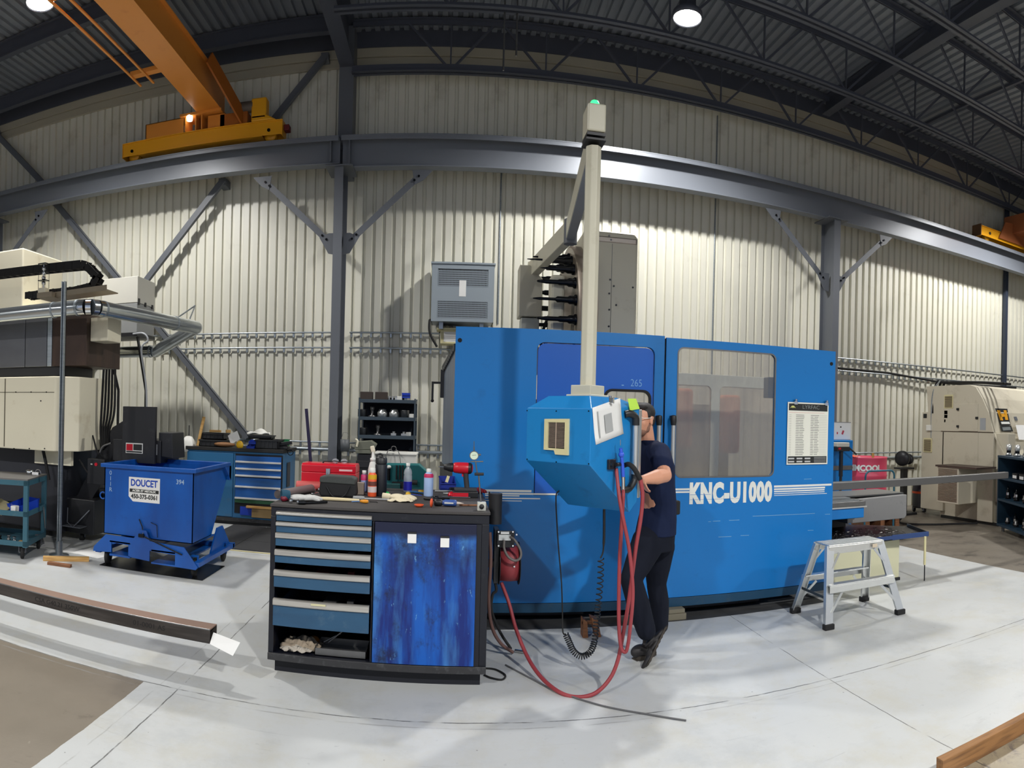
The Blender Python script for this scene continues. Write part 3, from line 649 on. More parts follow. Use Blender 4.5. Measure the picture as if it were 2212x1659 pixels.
# operator side: aluminium frame and elbow handles
MB().box(DPT, -.004, 1.14, DPT+.03, .03, 1.70).box(DPT, W-.03, 1.14, DPT+.03, W+.004, 1.70).box(DPT, .03, 1.66, DPT+.02, W-.03, 1.70).build('front_frame', alum, T2, bevel=.003)
MB().box(DPT, .03, 1.2, DPT+.006, W-.03, 1.66).build('screen_panel', black, T2)
hp0, hp1 = G.at(1372, 915, -.03), G.at(1367, 1028, -.03)
HB = MB().cyl((hp0.x, -.035, hp0.z), (hp0.x, -.035, hp1.z), .017).build('handle', alum, T2)
MB().tube(bez([(hp0.x, -.035, hp0.z-.01), (hp0.x-.006, -.034, hp0.z+.04), (hp0.x-.045, -.02, hp0.z+.06), (hp0.x-.075, -.0, hp0.z+.055)], 12), .023, 12).build('handle_elbow', black, HB)
MB().tube(bez([(hp0.x, -.035, hp1.z+.01), (hp0.x-.004, -.034, hp1.z-.03), (hp0.x-.05, -.03, hp1.z-.075), (hp0.x-.10, -.02, hp1.z-.08), (hp0.x-.11, 0, hp1.z-.08)], 14), .021, 12).build('handle_elbow', black, HB)
# sheet of paper held by a magnetic clip on the console's side, sticky note
q = [G.at(x, y, -.006) for x, y in ((1280, 881), (1340, 860), (1348, 937), (1288, 961))]
pp = thing('paper_sheet', 'white printed sheet clipped slantwise to the side of the blue console', 'paper', G.M @ q[0])
Mi = Matrix.Translation(-(G.M @ q[0])) @ G.M
P4 = [Mi @ p for p in q]; nn = (P4[1]-P4[0]).cross(P4[3]-P4[0]).normalized()
pm = MB()
gv = []; gn = 6
for i in range(gn+1):
    for j in range(gn+1):
        a, b = i/gn, j/gn; p = (P4[0]*(1-a)+P4[1]*a)*(1-b)+(P4[3]*(1-a)+P4[2]*a)*b; gv.append(p+nn*(.006*sin(3*b)*b+.002))
pm.add(gv, [(i*(gn+1)+j, (i+1)*(gn+1)+j, (i+1)*(gn+1)+j+1, i*(gn+1)+j+1) for i in range(gn) for j in range(gn)], True); o = pm.build('sheet', paper, pp)
sm_ = o.modifiers.new('s', 'SOLIDIFY'); sm_.thickness = .0008
def inner_quad(u0, v0, u1, v1, off=.008):
    L = lambda a, b: (P4[0]*(1-a)+P4[1]*a)*(1-b)+(P4[3]*(1-a)+P4[2]*a)*b
    s = -1 if nn.dot(-(P4[0])-Vector((0, 1, 0))) < 0 else 1
    return [L(a, b)-nn*0+nn*off for a, b in ((u0, v0), (u1, v0), (u1, v1), (u0, v1))]
sgn = 1 if nn.y < 0 else -1
printm = mat('grey_print', (170, 172, 172), .9)
pq = MB()
for u0, v0, u1, v1 in ((.36, .30, .62, .80), (.13, .14, .17, .86)): pq.add(inner_quad(u0, v0, u1, v1, sgn*.0045+(.006*sin(1.5)*.5)), [(0, 1, 2, 3)])
pq.build('printed_drawing', printm, pp)
cp = G.M @ G.at(1321, 862, -.02); MB().cb(Mi @ G.at(1321, 865, -.014), (.03, .02, .035), -yw, 0).cyl(Mi @ G.at(1318, 855, -.02), Mi @ G.at(1318, 859, -.02), .009).build('magnetic_clip', chrome, pp, bevel=.003)
q = [G.at(x, y, -.012) for x, y in ((1356, 861), (1374, 861), (1382, 883), (1361, 887))]
solo('sticky_note', MB().add([G.M @ p - (G.M @ q[0]) for p in q]+[G.M @ (p+Vector((0, .001, 0))) - (G.M @ q[0]) for p in q], [(0, 1, 2, 3), (7, 6, 5, 4), (0, 4, 5, 1), (1, 5, 6, 2), (2, 6, 7, 3), (3, 7, 4, 0)]), mat('lime_note', (196, 240, 90), .8), 'lime sticky note on the corner of the console above the man', 'note', G.M @ q[0])
# hose fitting and blue air gun hung on the console side
fp = G.at(1327, 1003, -.02)
MB().box(fp.x-.05, -.02, fp.z-.03, fp.x+.02, 0, fp.z+.03).cyl((fp.x-.035, -.02, fp.z), (fp.x-.035, -.035, fp.z), .012).cyl((fp.x-.01, -.04, fp.z), (fp.x+.05, -.04, fp.z), .012).build('hose_fitting', blackmetal, T2, bevel=.004)
air = thing('air_gun', 'blue air blow gun hanging on the side of the console', 'air gun', G.M @ G.at(1345, 1060, -.05)); o_ = G.M @ G.at(1345, 1060, -.05)
def gp(px, py, y=-.05): return (G.M @ G.at(px, py, y))-o_
MB().tube([gp(1341, 968), gp(1343, 990), gp(1345, 1010), gp(1346, 1030)], .011, 10).ball(gp(1342, 982), .018).build('gun_body', mat('air_gun_blue', (52, 92, 210), .35), air)
MB().tube([gp(1346, 1030), gp(1346, 1060)], .012, 10).build('coupler', chrome, air)
MB().tube([gp(1340, 962), gp(1340, 950)], .003, 6).build('nozzle', chrome, air)
# ------------------------------------------------------------------ hoses
hosem = mat('red_rubber_hose', (150, 58, 64), .5, var=.12, scale=8)
def hose(pts, r, m, name, lbl, cat='hose', n=60, parts=None):
    P3 = bez([Vector(p) for p in pts], n); o = P3[0].copy(); return solo(name, MB().tube([p-o for p in P3], r, 8), m, lbl, cat, o)
hose([AY(1383, 1033, 3.62), AY(1388, 1070, 3.62), AY(1384, 1120, 3.62), AY(1374, 1180, 3.62), AY(1366, 1240, 3.64), AY(1358, 1300, 3.66), AY(1346, 1370, 3.67), AY(1335, 1425, 3.66), AY(1318, 1465, 3.65), AY(1288, 1496, 3.64), AY(1250, 1506, 3.645), AY(1210, 1496, 3.70), AY(1170, 1464, 3.86), AY(1140, 1420, 4.05), AY(1115, 1360, 4.2), AY(1100, 1305, 4.3), AY(1083, 1258, 4.34)], .0125, hosem, 'air_hose', 'long red air hose looping down to the floor from the reel to the console', n=96)
hose([AY(1331, 1012, 3.66), AY(1338, 1075, 3.60), AY(1346, 1120, 3.58), AY(1358, 1180, 3.58), AY(1365, 1240, 3.58), AY(1367, 1290, 3.58), AY(1362, 1350, 3.60), AY(1355, 1400, 3.62), AY(1348, 1408, 3.63), AY(1341, 1395, 3.64), AY(1337, 1350, 3.66), AY(1337, 1280, 3.66), AY(1339, 1200, 3.66), AY(1343, 1130, 3.64), AY(1346, 1076, 3.62), AY(1346, 1060, 3.64)], .0115, hosem, 'air_hose', 'short red hose loop hanging under the console to the blue air gun', n=96)
hose([AY(1349, 1005, 3.72), AY(1358, 1003, 3.66), AY(1368, 1010, 3.63), AY(1377, 1024, 3.62), AY(1383, 1036, 3.62)], .0155, rubber, 'hose_sleeve', 'black rubber bend sleeve on the hose beside the mans hand', n=16)
# coiled cable
a = [AY(1305, 1100, 4.02), AY(1305, 1150, 4.02), AY(1303, 1190, 4.02), AY(1297, 1206, 4.02)]
b = [AY(1298, 1206, 4.02), AY(1297, 1250, 4.02), AY(1292, 1310, 4.02), AY(1288, 1350, 4.02), AY(1284, 1385, 4.02), AY(1275, 1408, 4.02), AY(1257, 1418, 4.02), AY(1240, 1408, 4.03), AY(1230, 1388, 4.04), AY(1222, 1370, 4.05)]
c = [AY(1222, 1370, 4.05), AY(1216, 1366, 4.08), AY(1215, 1330, 4.12), AY(1213, 1260, 4.12), AY(1207, 1190, 4.10), AY(1203, 1130, 4.06), AY(1201, 1072, 4.0), AY(1208, 1060, 3.99)]
axis = bez(b, 240); helix = []; ph = 0; px_, py_ = Vector((1, 0, 0)), Vector((0, 1, 0)); 
for i, p in enumerate(axis):
    t = i/len(axis); d = (axis[min(i+1, len(axis)-1)]-axis[max(0, i-1)]).normalized(); px_ = (px_-d*px_.dot(d)).normalized(); py_ = d.cross(px_)
    step = (axis[i]-axis[i-1]).length if i else 0; pitch = .036 if t < .22 else (.022 if t < .45 else .0135)
    sub = 3
    for s in range(sub):
        ph += 2*pi*step/sub/pitch; q = p if i == 0 else axis[i-1].lerp(p, (s+1)/sub)
        helix.append(q+(px_*cos(ph)+py_*sin(ph))*.0185)
o = a[0].copy(); tt = thing('coiled_cable', 'black coiled cable hanging in a loop under the console', 'cable', o)
MB().tube([p-o for p in bez(a, 12)], lambda t: .0055 if t > .5 else .009, 8).build('lead', black, tt)
MB().tube([p-o for p in helix], .0042, 5).build('coil', black, tt)
MB().tube([p-o for p in bez(c, 24)], .005, 6).build('lead', rubber, tt)
# thin grey strand and a cord loop on the floor
def cord(pts, r, m, lbl): return hose([AZ(x, y, r+.001) for x, y in pts], r, m, 'floor_strand', lbl, 'cord', n=48)
cord([(1092, 1436), (1150, 1467), (1200, 1492), (1300, 1524), (1400, 1543), (1482, 1556)], .005, mat('grey_floor_line', (96, 96, 98), .7), 'thin grey strand lying across the floor in front of the machine')  # thin grey strand drawn along the floor
cord([(1046, 1443), (1070, 1446), (1091, 1458), (1084, 1468), (1060, 1464), (1046, 1458)], .006, rubber, 'small loop of dark cord on the floor at the corner of the workbench')
# ------------------------------------------------------------------ posters
pc = at(1743, 936); a, b = at(1699, 940), at(1787, 940); zt_, zb_ = at(1743, 870).z, at(1743, 1003).z
t = thing('chart_poster', 'white drill chart poster with black header clipped to the blue machine', 'poster', F.M @ Vector((a.x, -.012, zb_)), F.yaw); W_ = b.x-a.x; H_ = zt_-zb_
MB().box(0, 0, 0, W_, .002, H_).build('sheet', mat('poster_paper', (232, 232, 220), .6, var=.02), t)
bk = mat('print_black', (26, 28, 28), .6); MB().box(.012, -.0012, H_-.075, W_-.012, 0, H_-.012).box(.012, -.0012, .012, W_-.012, 0, .075).each('printed_band', bk, t)
mb = MB(); mp_ = F4(Vector((W_*.56, -.0018, H_-.042)), (1, 0, 0), (0, 0, 1)); mb.text('LYRFAC', .05, mp_, .0004, 0, 1.05); mb.build('header_lettering', mat('print_grey', (118, 124, 124), .6), t)
MB().add([(.024, -.002, H_-.052), (.045, -.002, H_-.03), (.052, -.002, H_-.036), (.059, -.002, H_-.03), (.082, -.002, H_-.052), (.06, -.002, H_-.047), (.052, -.002, H_-.054), (.045, -.002, H_-.047)], [tuple(range(8))[::-1]]).build('logo', mat('logo_yellow', (206, 206, 120), .6), t)
mb = MB(); r3 = random.Random(5)
for i in range(24):
    z = H_-.115-i*(H_-.205)/23
    for u, wdt in ((.20, .045), (.29, .05), (.56, .04), (.65, .05)): mb.box(u*W_, -.0012, z-.0024, u*W_+wdt*r3.uniform(.7, 1), 0, z+.0024)
    mb.box(.77*W_, -.0012, z-.0006, W_-.015, 0, z+.0006); mb.box(.04*W_, -.0012, z-.001, .09*W_, 0, z+.001)
mb.build('printed_figures', mat('print_mid', (120, 120, 116), .7), t, kind='stuff')
mb = MB()
for i in range(3):
    for j in range(2): mb.box(.04*W_+i*.085, -.002, .02+j*.028, .04*W_+i*.085+.06, -.0012, .034+j*.028)
for j in range(4): mb.box(.66*W_, -.002, .02+j*.014, W_-.02, -.0012, .0235+j*.014)
mb.build('printed_footer', mat('print_light', (188, 190, 190), .7), t, kind='stuff')
mb = MB().box(.03*W_, -.0012, H_-.094, .9*W_, 0, H_-.091); mb.build('printed_rule', mat('print_pink', (222, 170, 160), .7), t)
for u in (.18, .94): MB().box(u*W_-.018, -.014, H_-.02, u*W_+.018, .002, H_+.008).cyl((u*W_, -.012, H_+.008), (u*W_, -.012, H_+.028), .012).build('magnet_clip', chrome, t, bevel=.003)
# ================================================================== THE MAN AT THE CONSOLE
def limb(mb, pts, rs, n=14):
    pts = [Vector(p) for p in pts]
    for i in range(len(pts)-1): mb.cyl(pts[i], pts[i+1], rs[i], rs[i+1], n)
    for p, r in zip(pts, rs): mb.ball(p, r, n, 9)
    return mb
def loft(mb, rings, n=20):      # (centre, half depth x, half width y)
    v = [(c.x+a*cos(2*pi*k/n), c.y+b*sin(2*pi*k/n), c.z) for c, a, b in rings for k in range(n)]; m = len(rings)
    f = [(i*n+k, i*n+(k+1) % n, (i+1)*n+(k+1) % n, (i+1)*n+k) for i in range(m-1) for k in range(n)]
    return mb.add(v, f+[tuple(range(n)), tuple(range((m-1)*n, m*n))[::-1]])
base = Vector((1.36, 4.16, 0)); MT = Matrix.Translation(-base)
PM = thing('person', 'man in navy T-shirt and dark trousers leaning towards the blue console, one foot crossed behind', 'person', base)
skin = mat('skin', (208, 150, 122), .5, var=.06, scale=12)
navy = mat('navy_cotton', (22, 32, 60), .85, var=.15, scale=10, bump=.25, bs=22, spec=.2)
trou = mat('dark_navy_twill', (18, 22, 34), .85, var=.2, scale=8, bump=.35, bs=16, spec=.2)
hairm = mat('black_hair', (22, 19, 20), .6, var=.3, scale=60, bump=.4, bs=150)
YB = 4.26
hc = AY(1387, 908, YB); yaw = atan2(-.62, -.78)
MH = Matrix.Translation(hc) @ Matrix.Rotation(yaw, 4, 'Z') @ Matrix.Rotation(radians(3), 4, 'Y')
body = MB(MT)
def hb(c, r): body.ball((0, 0, 0), r, 18, 12, MH @ Matrix.Translation(c))
hb((-.018, 0, .030), (.092, .073, .088)); hb((.022, 0, -.015), (.072, .064, .098)); hb((.034, 0, -.068), (.052, .050, .045)); hb((.070, 0, -.092), (.022, .026, .020))
hb((.084, 0, .036), (.014, .044, .012)); hb((.093, 0, -.052), (.012, .024, .012)); hb((.040, .045, -.018), (.03, .018, .03)); hb((.040, -.045, -.018), (.03, .018, .03))
for s in (-1, 1): hb((-.008, s*.074, -.006), (.017, .008, .030)); hb((.088, s*.012, -.024), (.010, .008, .008))
a, b = MH @ Vector((.086, 0, .022)), MH @ Vector((.110, 0, -.022)); body.cyl(a, b, .009, .014, 10); body.ball(b, .0135, 10, 8)
limb(body, [MH @ Vector((-.028, 0, -.05)), MH @ Vector((-.050, 0, -.17))], [.060, .064])
# torso core, arms and hands
loft(body, [(AY(1418, 1150, YB), .10, .15), (AY(1418, 1080, YB), .10, .15), (AY(1412, 1000, YB), .11, .17), (AY(1410, 972, YB), .07, .13)])
sh = AY(1423, 978, 4.07); el = AY(1436, 1027, 3.90); wr = AY(1389, 1036, 3.80)
limb(body, [sh, el], [.050, .047]); limb(body, [el, el.lerp(wr, .35), wr], [.046, .049, .028])
def hand(mb, w, d, side, up, curl=.35, s=1.0):
    d = d.normalized(); up = up.normalized(); side = side.normalized()
    pc = w+d*.045*s
    for q in (-1, 0, 1): limb(mb, [w+d*.012*s+side*q*.010*s, w+d*.085*s+side*q*.022*s], [.014*s, .0125*s], 10)
    for i, (o, L) in enumerate(((-.030, .062), (-.010, .072), (.010, .068), (.029, .054))):
        p0 = w+d*.085*s+side*o*s; dd = (d+side*o*2).normalized(); p1 = p0+(dd-up*curl*.6).normalized()*L*.5*s; p2 = p1+(dd-up*curl*1.8).normalized()*L*.32*s; p3 = p2+(dd-up*curl*3).normalized()*L*.28*s
        limb(mb, [p0, p1, p2, p3], [.0098*s, .009*s, .0082*s, .007*s], 8)
    t0 = w+d*.02*s-side*.022*s; t1 = t0+(d*.6-side*.8-up*.3).normalized()*.04*s; t2 = t1+(d*.9-side*.2-up*.5).normalized()*.035*s; limb(mb, [t0, t1, t2], [.013*s, .011*s, .0085*s], 8)
ht = AY(1399, 1068, 3.76)
hand(body, wr, ht-wr, Vector((.35, -.9, 0)), Vector((-.9, -.1, .1)), .45, .58)
sh2 = AY(1398, 978, 4.44); el2 = AY(1372, 1035, 4.48); wr2 = G.M @ Vector((.60, .30, 1.30))
limb(body, [sh2, el2], [.058, .046]); limb(body, [el2, wr2], [.044, .028])
hand(body, wr2, (G.M @ Vector((.53, .28, 1.35)))-wr2+Vector((-.02, 0, .02)), Vector((0, 1, 0)), Vector((0, 0, 1)), .3, .85)
body.build('body', skin, PM, remesh=.0048, smooth=3)
# head details
hm = MB(MT)
def hh(mb, c, r, n=18): mb.ball((0, 0, 0), r, n, 12, MH @ Matrix.Translation(c))
hh(hm, (-.028, 0, .052), (.086, .077, .074)); hh(hm, (-.056, 0, .004), (.054, .068, .068)); hh(hm, (.026, 0, .094), (.056, .060, .028)); hh(hm, (.006, .063, .040), (.018, .012, .034)); hh(hm, (.006, -.063, .040), (.018, .012, .034))
hm.build('hair', hairm, PM, remesh=.005, smooth=2)
bm_ = MB(MT); hh(bm_, (.036, 0, -.074), (.055, .0525, .043)); hh(bm_, (.072, 0, -.094), (.024, .028, .0205)); hh(bm_, (.006, .050, -.05), (.022, .016, .034)); hh(bm_, (.006, -.050, -.05), (.022, .016, .034))
bm_.build('beard', mat('short_beard', (132, 96, 80), .8, var=.3, scale=80), PM, remesh=.005, smooth=2)
lp = MB(MT); hh(lp, (.100, 0, -.049), (.009, .022, .005)); hh(lp, (.099, 0, -.058), (.009, .020, .005)); lp.build('lips', mat('lip_pink', (170, 96, 90), .5), PM)
ey = MB(MT)
for s in (-1, 1): hh(ey, (.078, s*.031, .010), (.013, .014, .0105), 14)
ey.each('eye', white, PM)
ey = MB(MT)
for s in (-1, 1): hh(ey, (.087, s*.031, .010), (.0055, .006, .006), 10)
ey.each('iris', darksteel, PM)
eb = MB(MT)
for s in (-1, 1): eb.tube([MH @ Vector((.092, s*.014, .040)), MH @ Vector((.090, s*.034, .045)), MH @ Vector((.076, s*.052, .038))], .0042, 6)
eb.each('eyebrow', hairm, PM)
gs = MB(MT)
for s in (-1, 1):
    gs.tube([MH @ Vector((.104, s*.012, .020)), MH @ Vector((.104, s*.030, .027)), MH @ Vector((.094, s*.052, .024)), MH @ Vector((.078, s*.070, .018)), MH @ Vector((-.004, s*.080, .018))], .0026, 6)
gs.tube([MH @ Vector((.104, -.014, .016)), MH @ Vector((.107, 0, .019)), MH @ Vector((.104, .014, .016))], .002, 6)
gq = gs.build('safety_glasses', white, PM)
ln = MB(MT)
for s in (-1, 1): ln.add([MH @ Vector(p) for p in ((.104, s*.010, .022), (.105, s*.034, .028), (.088, s*.060, .022), (.086, s*.058, -.004), (.103, s*.034, -.012), (.104, s*.012, -.004))], [(0, 1, 2, 3, 4, 5)])
ln.each('lens', mat('clear_lens', (210, 220, 226), .1, alpha=.25), gq)
# T-shirt
s_ = MB(MT)
loft(s_, [(AY(1416, 1152, YB), .142, .185), (AY(1420, 1120, YB), .132, .182), (AY(1425, 1085, YB), .112, .172), (AY(1419, 1045, YB), .122, .182), (AY(1415, 1005, YB), .134, .195), (AY(1411, 980, YB), .112, .185), (AY(1406, 960, YB), .075, .12), (AY(1402, 951, YB), .064, .075)])
limb(s_, [AY(1418, 976, 4.12), AY(1424, 980, 4.07), AY(1431, 1003, 3.98)], [.072, .080, .076]); limb(s_, [AY(1400, 982, 4.43), AY(1386, 1008, 4.47)], [.076, .072])
s_.build('t_shirt', navy, PM, remesh=.008, smooth=3)
MB(MT).cb(AY(1379, 986, YB-.14), (.010, .02, .012), .5).build('chest_logo', white, PM)
# trousers
t_ = MB(MT)
loft(t_, [(AY(1414, 1185, YB), .135, .165), (AY(1416, 1150, YB), .136, .178), (AY(1420, 1120, YB), .126, .176)])
kn1, an1 = AY(1418, 1262, 4.33), AY(1424, 1372, 4.28); kn2, an2 = AY(1363, 1250, 4.10), AY(1402, 1372, 4.06)
limb(t_, [AY(1425, 1180, 4.33), AY(1420, 1225, 4.33), kn1, AY(1424, 1300, 4.31), AY(1424, 1350, 4.29)], [.112, .095, .072, .072, .066])
limb(t_, [AY(1400, 1172, 4.18), AY(1380, 1215, 4.14), kn2, AY(1380, 1310, 4.08), AY(1396, 1362, 4.05)], [.118, .096, .074, .078, .066])
t_.build('trousers', trou, PM, remesh=.008, smooth=3)
MB(MT).cb(AY(1460, 1096, 4.2), (.045, .06, .10), .2).build('belt_pouch', rubber, PM, bevel=.012)
# shoes
shoem = mat('dark_work_shoe', (38, 36, 38), .6, var=.2, bump=.2); solem = mat('rubber_sole', (58, 52, 46), .8, var=.2, bump=.3, bs=40)
def shoe(heel, toe, up, w=.045):
    heel, toe, up = Vector(heel), Vector(toe), Vector(up).normalized(); d = (toe-heel).normalized(); L = (toe-heel).length; s = d.cross(up).normalized()
    R = Matrix((d, s, up)).transposed().to_4x4(); R.translation = heel; R = MT @ R
    o = MB()
    for c, r in (((.05, 0, .055), (.055, .040, .058)), ((.05, 0, .10), (.045, .036, .05)), ((.13, 0, .045), (.07, .042, .045)), ((L-.065, 0, .036), (.070, .048, .034))): o.ball((0, 0, 0), r, 16, 10, R @ Matrix.Translation(c))
    o.build('shoe', shoem, PM, remesh=.006, smooth=2)
    out = [(-.005+L*t, wd) for t, wd in ((0, .02), (.05, .034), (.25, .037), (.5, .036), (.75, .05), (.92, .042), (1.01, .018))]
    poly = [(x, y) for x, y in out]+[(x, -y) for x, y in out[::-1]]
    so = MB().prism(poly, -.002, .022, 'Z', R)
    for i in range(8): so.box(.02+i*L*.115, -.03, -.008, .035+i*L*.115, .03, -.001, R)
    so.build('sole', solem, PM)
tz = AZ(1399, 1441, .0); shoe(AY(1441, 1352, tz.y+.10), Vector((tz.x, tz.y, .006)), Vector((-.95, -.1, -.42)))
h1_ = AZ(1412, 1426, .0); t1_ = AZ(1369, 1424, 0); shoe(Vector((h1_.x+.03, h1_.y+.09, .01)), Vector((t1_.x, t1_.y-.02, .01)), (0, 0, 1))
limb_ = None
# ================================================================== LEFT SIDE
def quick(name, lbl, cat, loc, parts, rz=0, group=None):
    t = thing(name, lbl, cat, loc, rz, group)
    for p in parts:
        nm, mb, m = p[:3]; k = p[3] if len(p) > 3 else {}; mb.build(nm, m, t, **k)
    return t
def wheel(mb, c, r, w, ax=(1, 0, 0)):
    c = Vector(c); a = Vector(ax).normalized(); return mb.lathe([(r*.25, -w/2), (r*.8, -w/2), (r, -w*.3), (r, w*.3), (r*.8, w/2), (r*.25, w/2)], c, 18, ax)
def caster(parent, c, r, ax=(1, 0, 0), fork=column_grey, h=None):
    c = Vector(c); w = .04; k = wheel(MB(), c, r, w, ax).build('caster', rubber, parent)
    a = Vector(ax).normalized(); f = MB()
    for s in (-1, 1): f.bar(c+a*s*.032, c+a*s*.032+Vector((0, 0, r+.025)), .006, .035, up=(0, 1, 0))
    f.bar(c+Vector((0, 0, r+.025))-a*.038, c+Vector((0, 0, r+.025))+a*.038, .05, .008); f.cyl(c-a*.036, c+a*.036, .008, n=8)
    f.build('caster_fork', fork, k); return k
# ---- blue self-dumping hopper
hb_ = mat('hopper_blue', (4, 82, 166), .32, .0, .10, 1.6, spec=.55, streak=((10, 46, 112), .55, (3, 3, 1)), dirt=((10, 40, 96), .15, 5))
D0 = Frame(-3.40, 5.66)
t = fthing('dump_hopper', 'blue steel self-dumping hopper on casters with a scrap dealer sign', 'hopper', D0)
X1 = 1.0; zr = 1.03; yb = .92
sec = [(.0, .33), (.50, .33), (yb, .86), (yb, zr), (.0, zr)]      # y,z
si = [(.012, .345), (.49, .345), (yb-.014, .87), (yb-.014, zr), (.012, zr)]
mb = MB(); n = 5
def wallx(x0, x1): mb.prism([(a, b) for a, b in sec], x0, x1, 'X')
wallx(0, .008); wallx(X1-.008, X1)
mb.box(0, 0, .33, X1, .008, zr).box(0, 0, .33, X1, .5, .338); mb.add([(0, .5, .33), (X1, .5, .33), (X1, yb, .86), (0, yb, .86), (0, .5, .345), (X1, .5, .345), (X1, yb, .872), (0, yb, .872)], [(0, 1, 2, 3), (7, 6, 5, 4), (0, 4, 5, 1), (3, 2, 6, 7)]); mb.box(0, yb-.008, .86, X1, yb, zr)
mb.build('bin', hb_, t)
rim = MB().box(-.035, -.035, zr-.01, X1+.035, .0, zr+.03).box(-.035, 0, zr-.01, 0, yb, zr+.03).box(X1, 0, zr-.01, X1+.035, yb+.05, zr+.03).box(0, yb, zr-.01, X1, yb+.05, zr+.03)
rim.build('rim', hb_, t, bevel=.006)
MB().box(-.02, yb+.0, zr-.16, X1+.035, yb+.06, zr-.01).prism([(yb-.14, zr-.01), (yb+.06, zr-.01), (yb+.06, zr-.17)], X1+.0, X1+.035, 'X').build('lip_gusset', hb_, t)
fr = [(-.10, .17), (.08, .33), (.92, .33), (1.10, .13), (.86, .10), (.86, .24), (.64, .24), (.64, .13), (.36, .15), (.36, .27), (.13, .27), (.13, .18)]
fy = -.045
MB().prism([(a, b) for a, b in [(-.10, .14), (-.09, .19), (.05, .33), (.38, .33), (.45, .42), (.52, .42), (.56, .32), (.93, .30), (1.08, .12), (1.06, .095), (.84, .10), (.84, .215), (.56, .225), (.56, .12), (.32, .135), (.32, .25), (.12, .26), (.12, .155)]], fy, fy+.012).build('fork_frame', hb_, t)
MB().box(.10, fy, .12, .34, 1.0, .14).box(.10, fy, .26, .34, 1.0, .275).box(.58, fy, .10, .84, 1.0, .115).box(.58, fy, .225, .84, 1.0, .24).box(1.03, -.03, .12, 1.09, .98, .165).box(-.08, -.03, .13, -.02, .98, .17).box(-.08, .94, .12, 1.09, 1.0, .17).build('base_frame', hb_, t)
MB().prism([(.36, .14), (.98, .14), (.72, .40), (.56, .40)], 1.03, 1.045, 'X').prism([(.36, .14), (.98, .14), (.72, .40), (.56, .40)], -.03, -.015, 'X').each('rocker_bracket', hb_, t)
for x, y in ((.02, .07), (1.0, .07), (.0, .80), (1.03, .80)): caster(t, (x, y, .088), .088, (1, .15, 0), hb_)
MB().bar((.47, -.05, .37), (.92, -.06, .23), .012).tube([(.42, -.012, .52), (.46, -.02, .45), (.49, -.05, .37)], .006, 6).box(.44, -.065, .35, .50, -.045, .385).tube([(.55, -.01, .5), (.62, -.014, .48), (.63, -.014, .36)], .004, 6).build('release_lever', darksteel, t, bevel=.002)
MB().torus((-.03, .02, .72), .035, .008, (0, 1, 0), 14, 6).build('side_loop', hb_, t)
p0, p1 = D0.at(279, 1030), D0.at(345, 1087); sx0, sx1 = p0.x, p1.x; sz1 = D0.at(310, 1032).z; sz0 = D0.at(310, 1085).z
S = MB().prism([(sx0, sz0+.05), (sx0+.05, sz0), (sx1, sz0), (sx1, sz1), (sx0, sz1)], -.004, -.001).build('dealer_sign', mat('sign_white', (224, 222, 218), .5, var=.03), t)
cx = (sx0+sx1)/2; w_ = sx1-sx0
def sign(mb, txt, z, h, w, y=-.0052, bold=.002):
    m0 = len(mb.v); mb.text(txt, h/.7, F4(Vector((cx, y, z)), (1, 0, 0), (0, 0, 1)), .0004, bold, 1)
    xs = [v.x for v in mb.v[m0:]]; k = w/(max(xs)-min(xs)); mid = (max(xs)+min(xs))/2
    for v in mb.v[m0:]: v.x = cx+(v.x-mid)*k
    return mb
hh_ = sz1-sz0
sign(MB(), 'DOUCET', sz1-hh_*.24, hh_*.27, w_*.86, bold=.003).build('sign_name', mat('sign_blue', (28, 70, 170), .5), S)
MB().box(sx0+.012, -.0052, sz1-hh_*.62, sx1-.012, -.0042, sz1-hh_*.48).build('sign_band', bk, S)
sign(MB(), 'ACIER ET METAUX', sz1-hh_*.55, hh_*.08, w_*.76, -.0062, .001).build('sign_line', white, S)
sign(MB(), '450-375-0361', sz1-hh_*.79, hh_*.17, w_*.84, bold=.002).build('sign_phone', bk, S)
lm = mat('stencil_white', (150, 176, 206), .6)
MB().text('394', .065, F4(D0.at(389, 1042, -.003), (1, 0, 0), (0, 0, 1)), .0005, .001, .9).build('stencil_number', lm, t)
mb = MB()
for i, ch in enumerate('011R'): mb.text(ch, .062, F4(D0.at(239, 1021.5+i*12, -.003), (1, 0, 0), (0, 0, 1)), .0005, .0, 1)
mb.build('stencil_number', lm, t)
# ---- post standing in front of the duct
pz = AY(148, 607, 5.715).z
t = quick('duct_post', 'tall galvanised post on a round foot in front of the silver duct', 'post', (-4.0, 5.715, 0), [
    ('post', MB().box(-.021, -.021, .02, -.012, .021, pz).box(.012, -.021, .02, .021, .021, pz).box(-.021, .012, .02, .021, .021, pz), galv),
    ('foot', MB().lathe([(.001, 0), (.11, 0), (.11, .012), (.04, .02), (.04, .16), (.001, .16)], n=20), galv)])
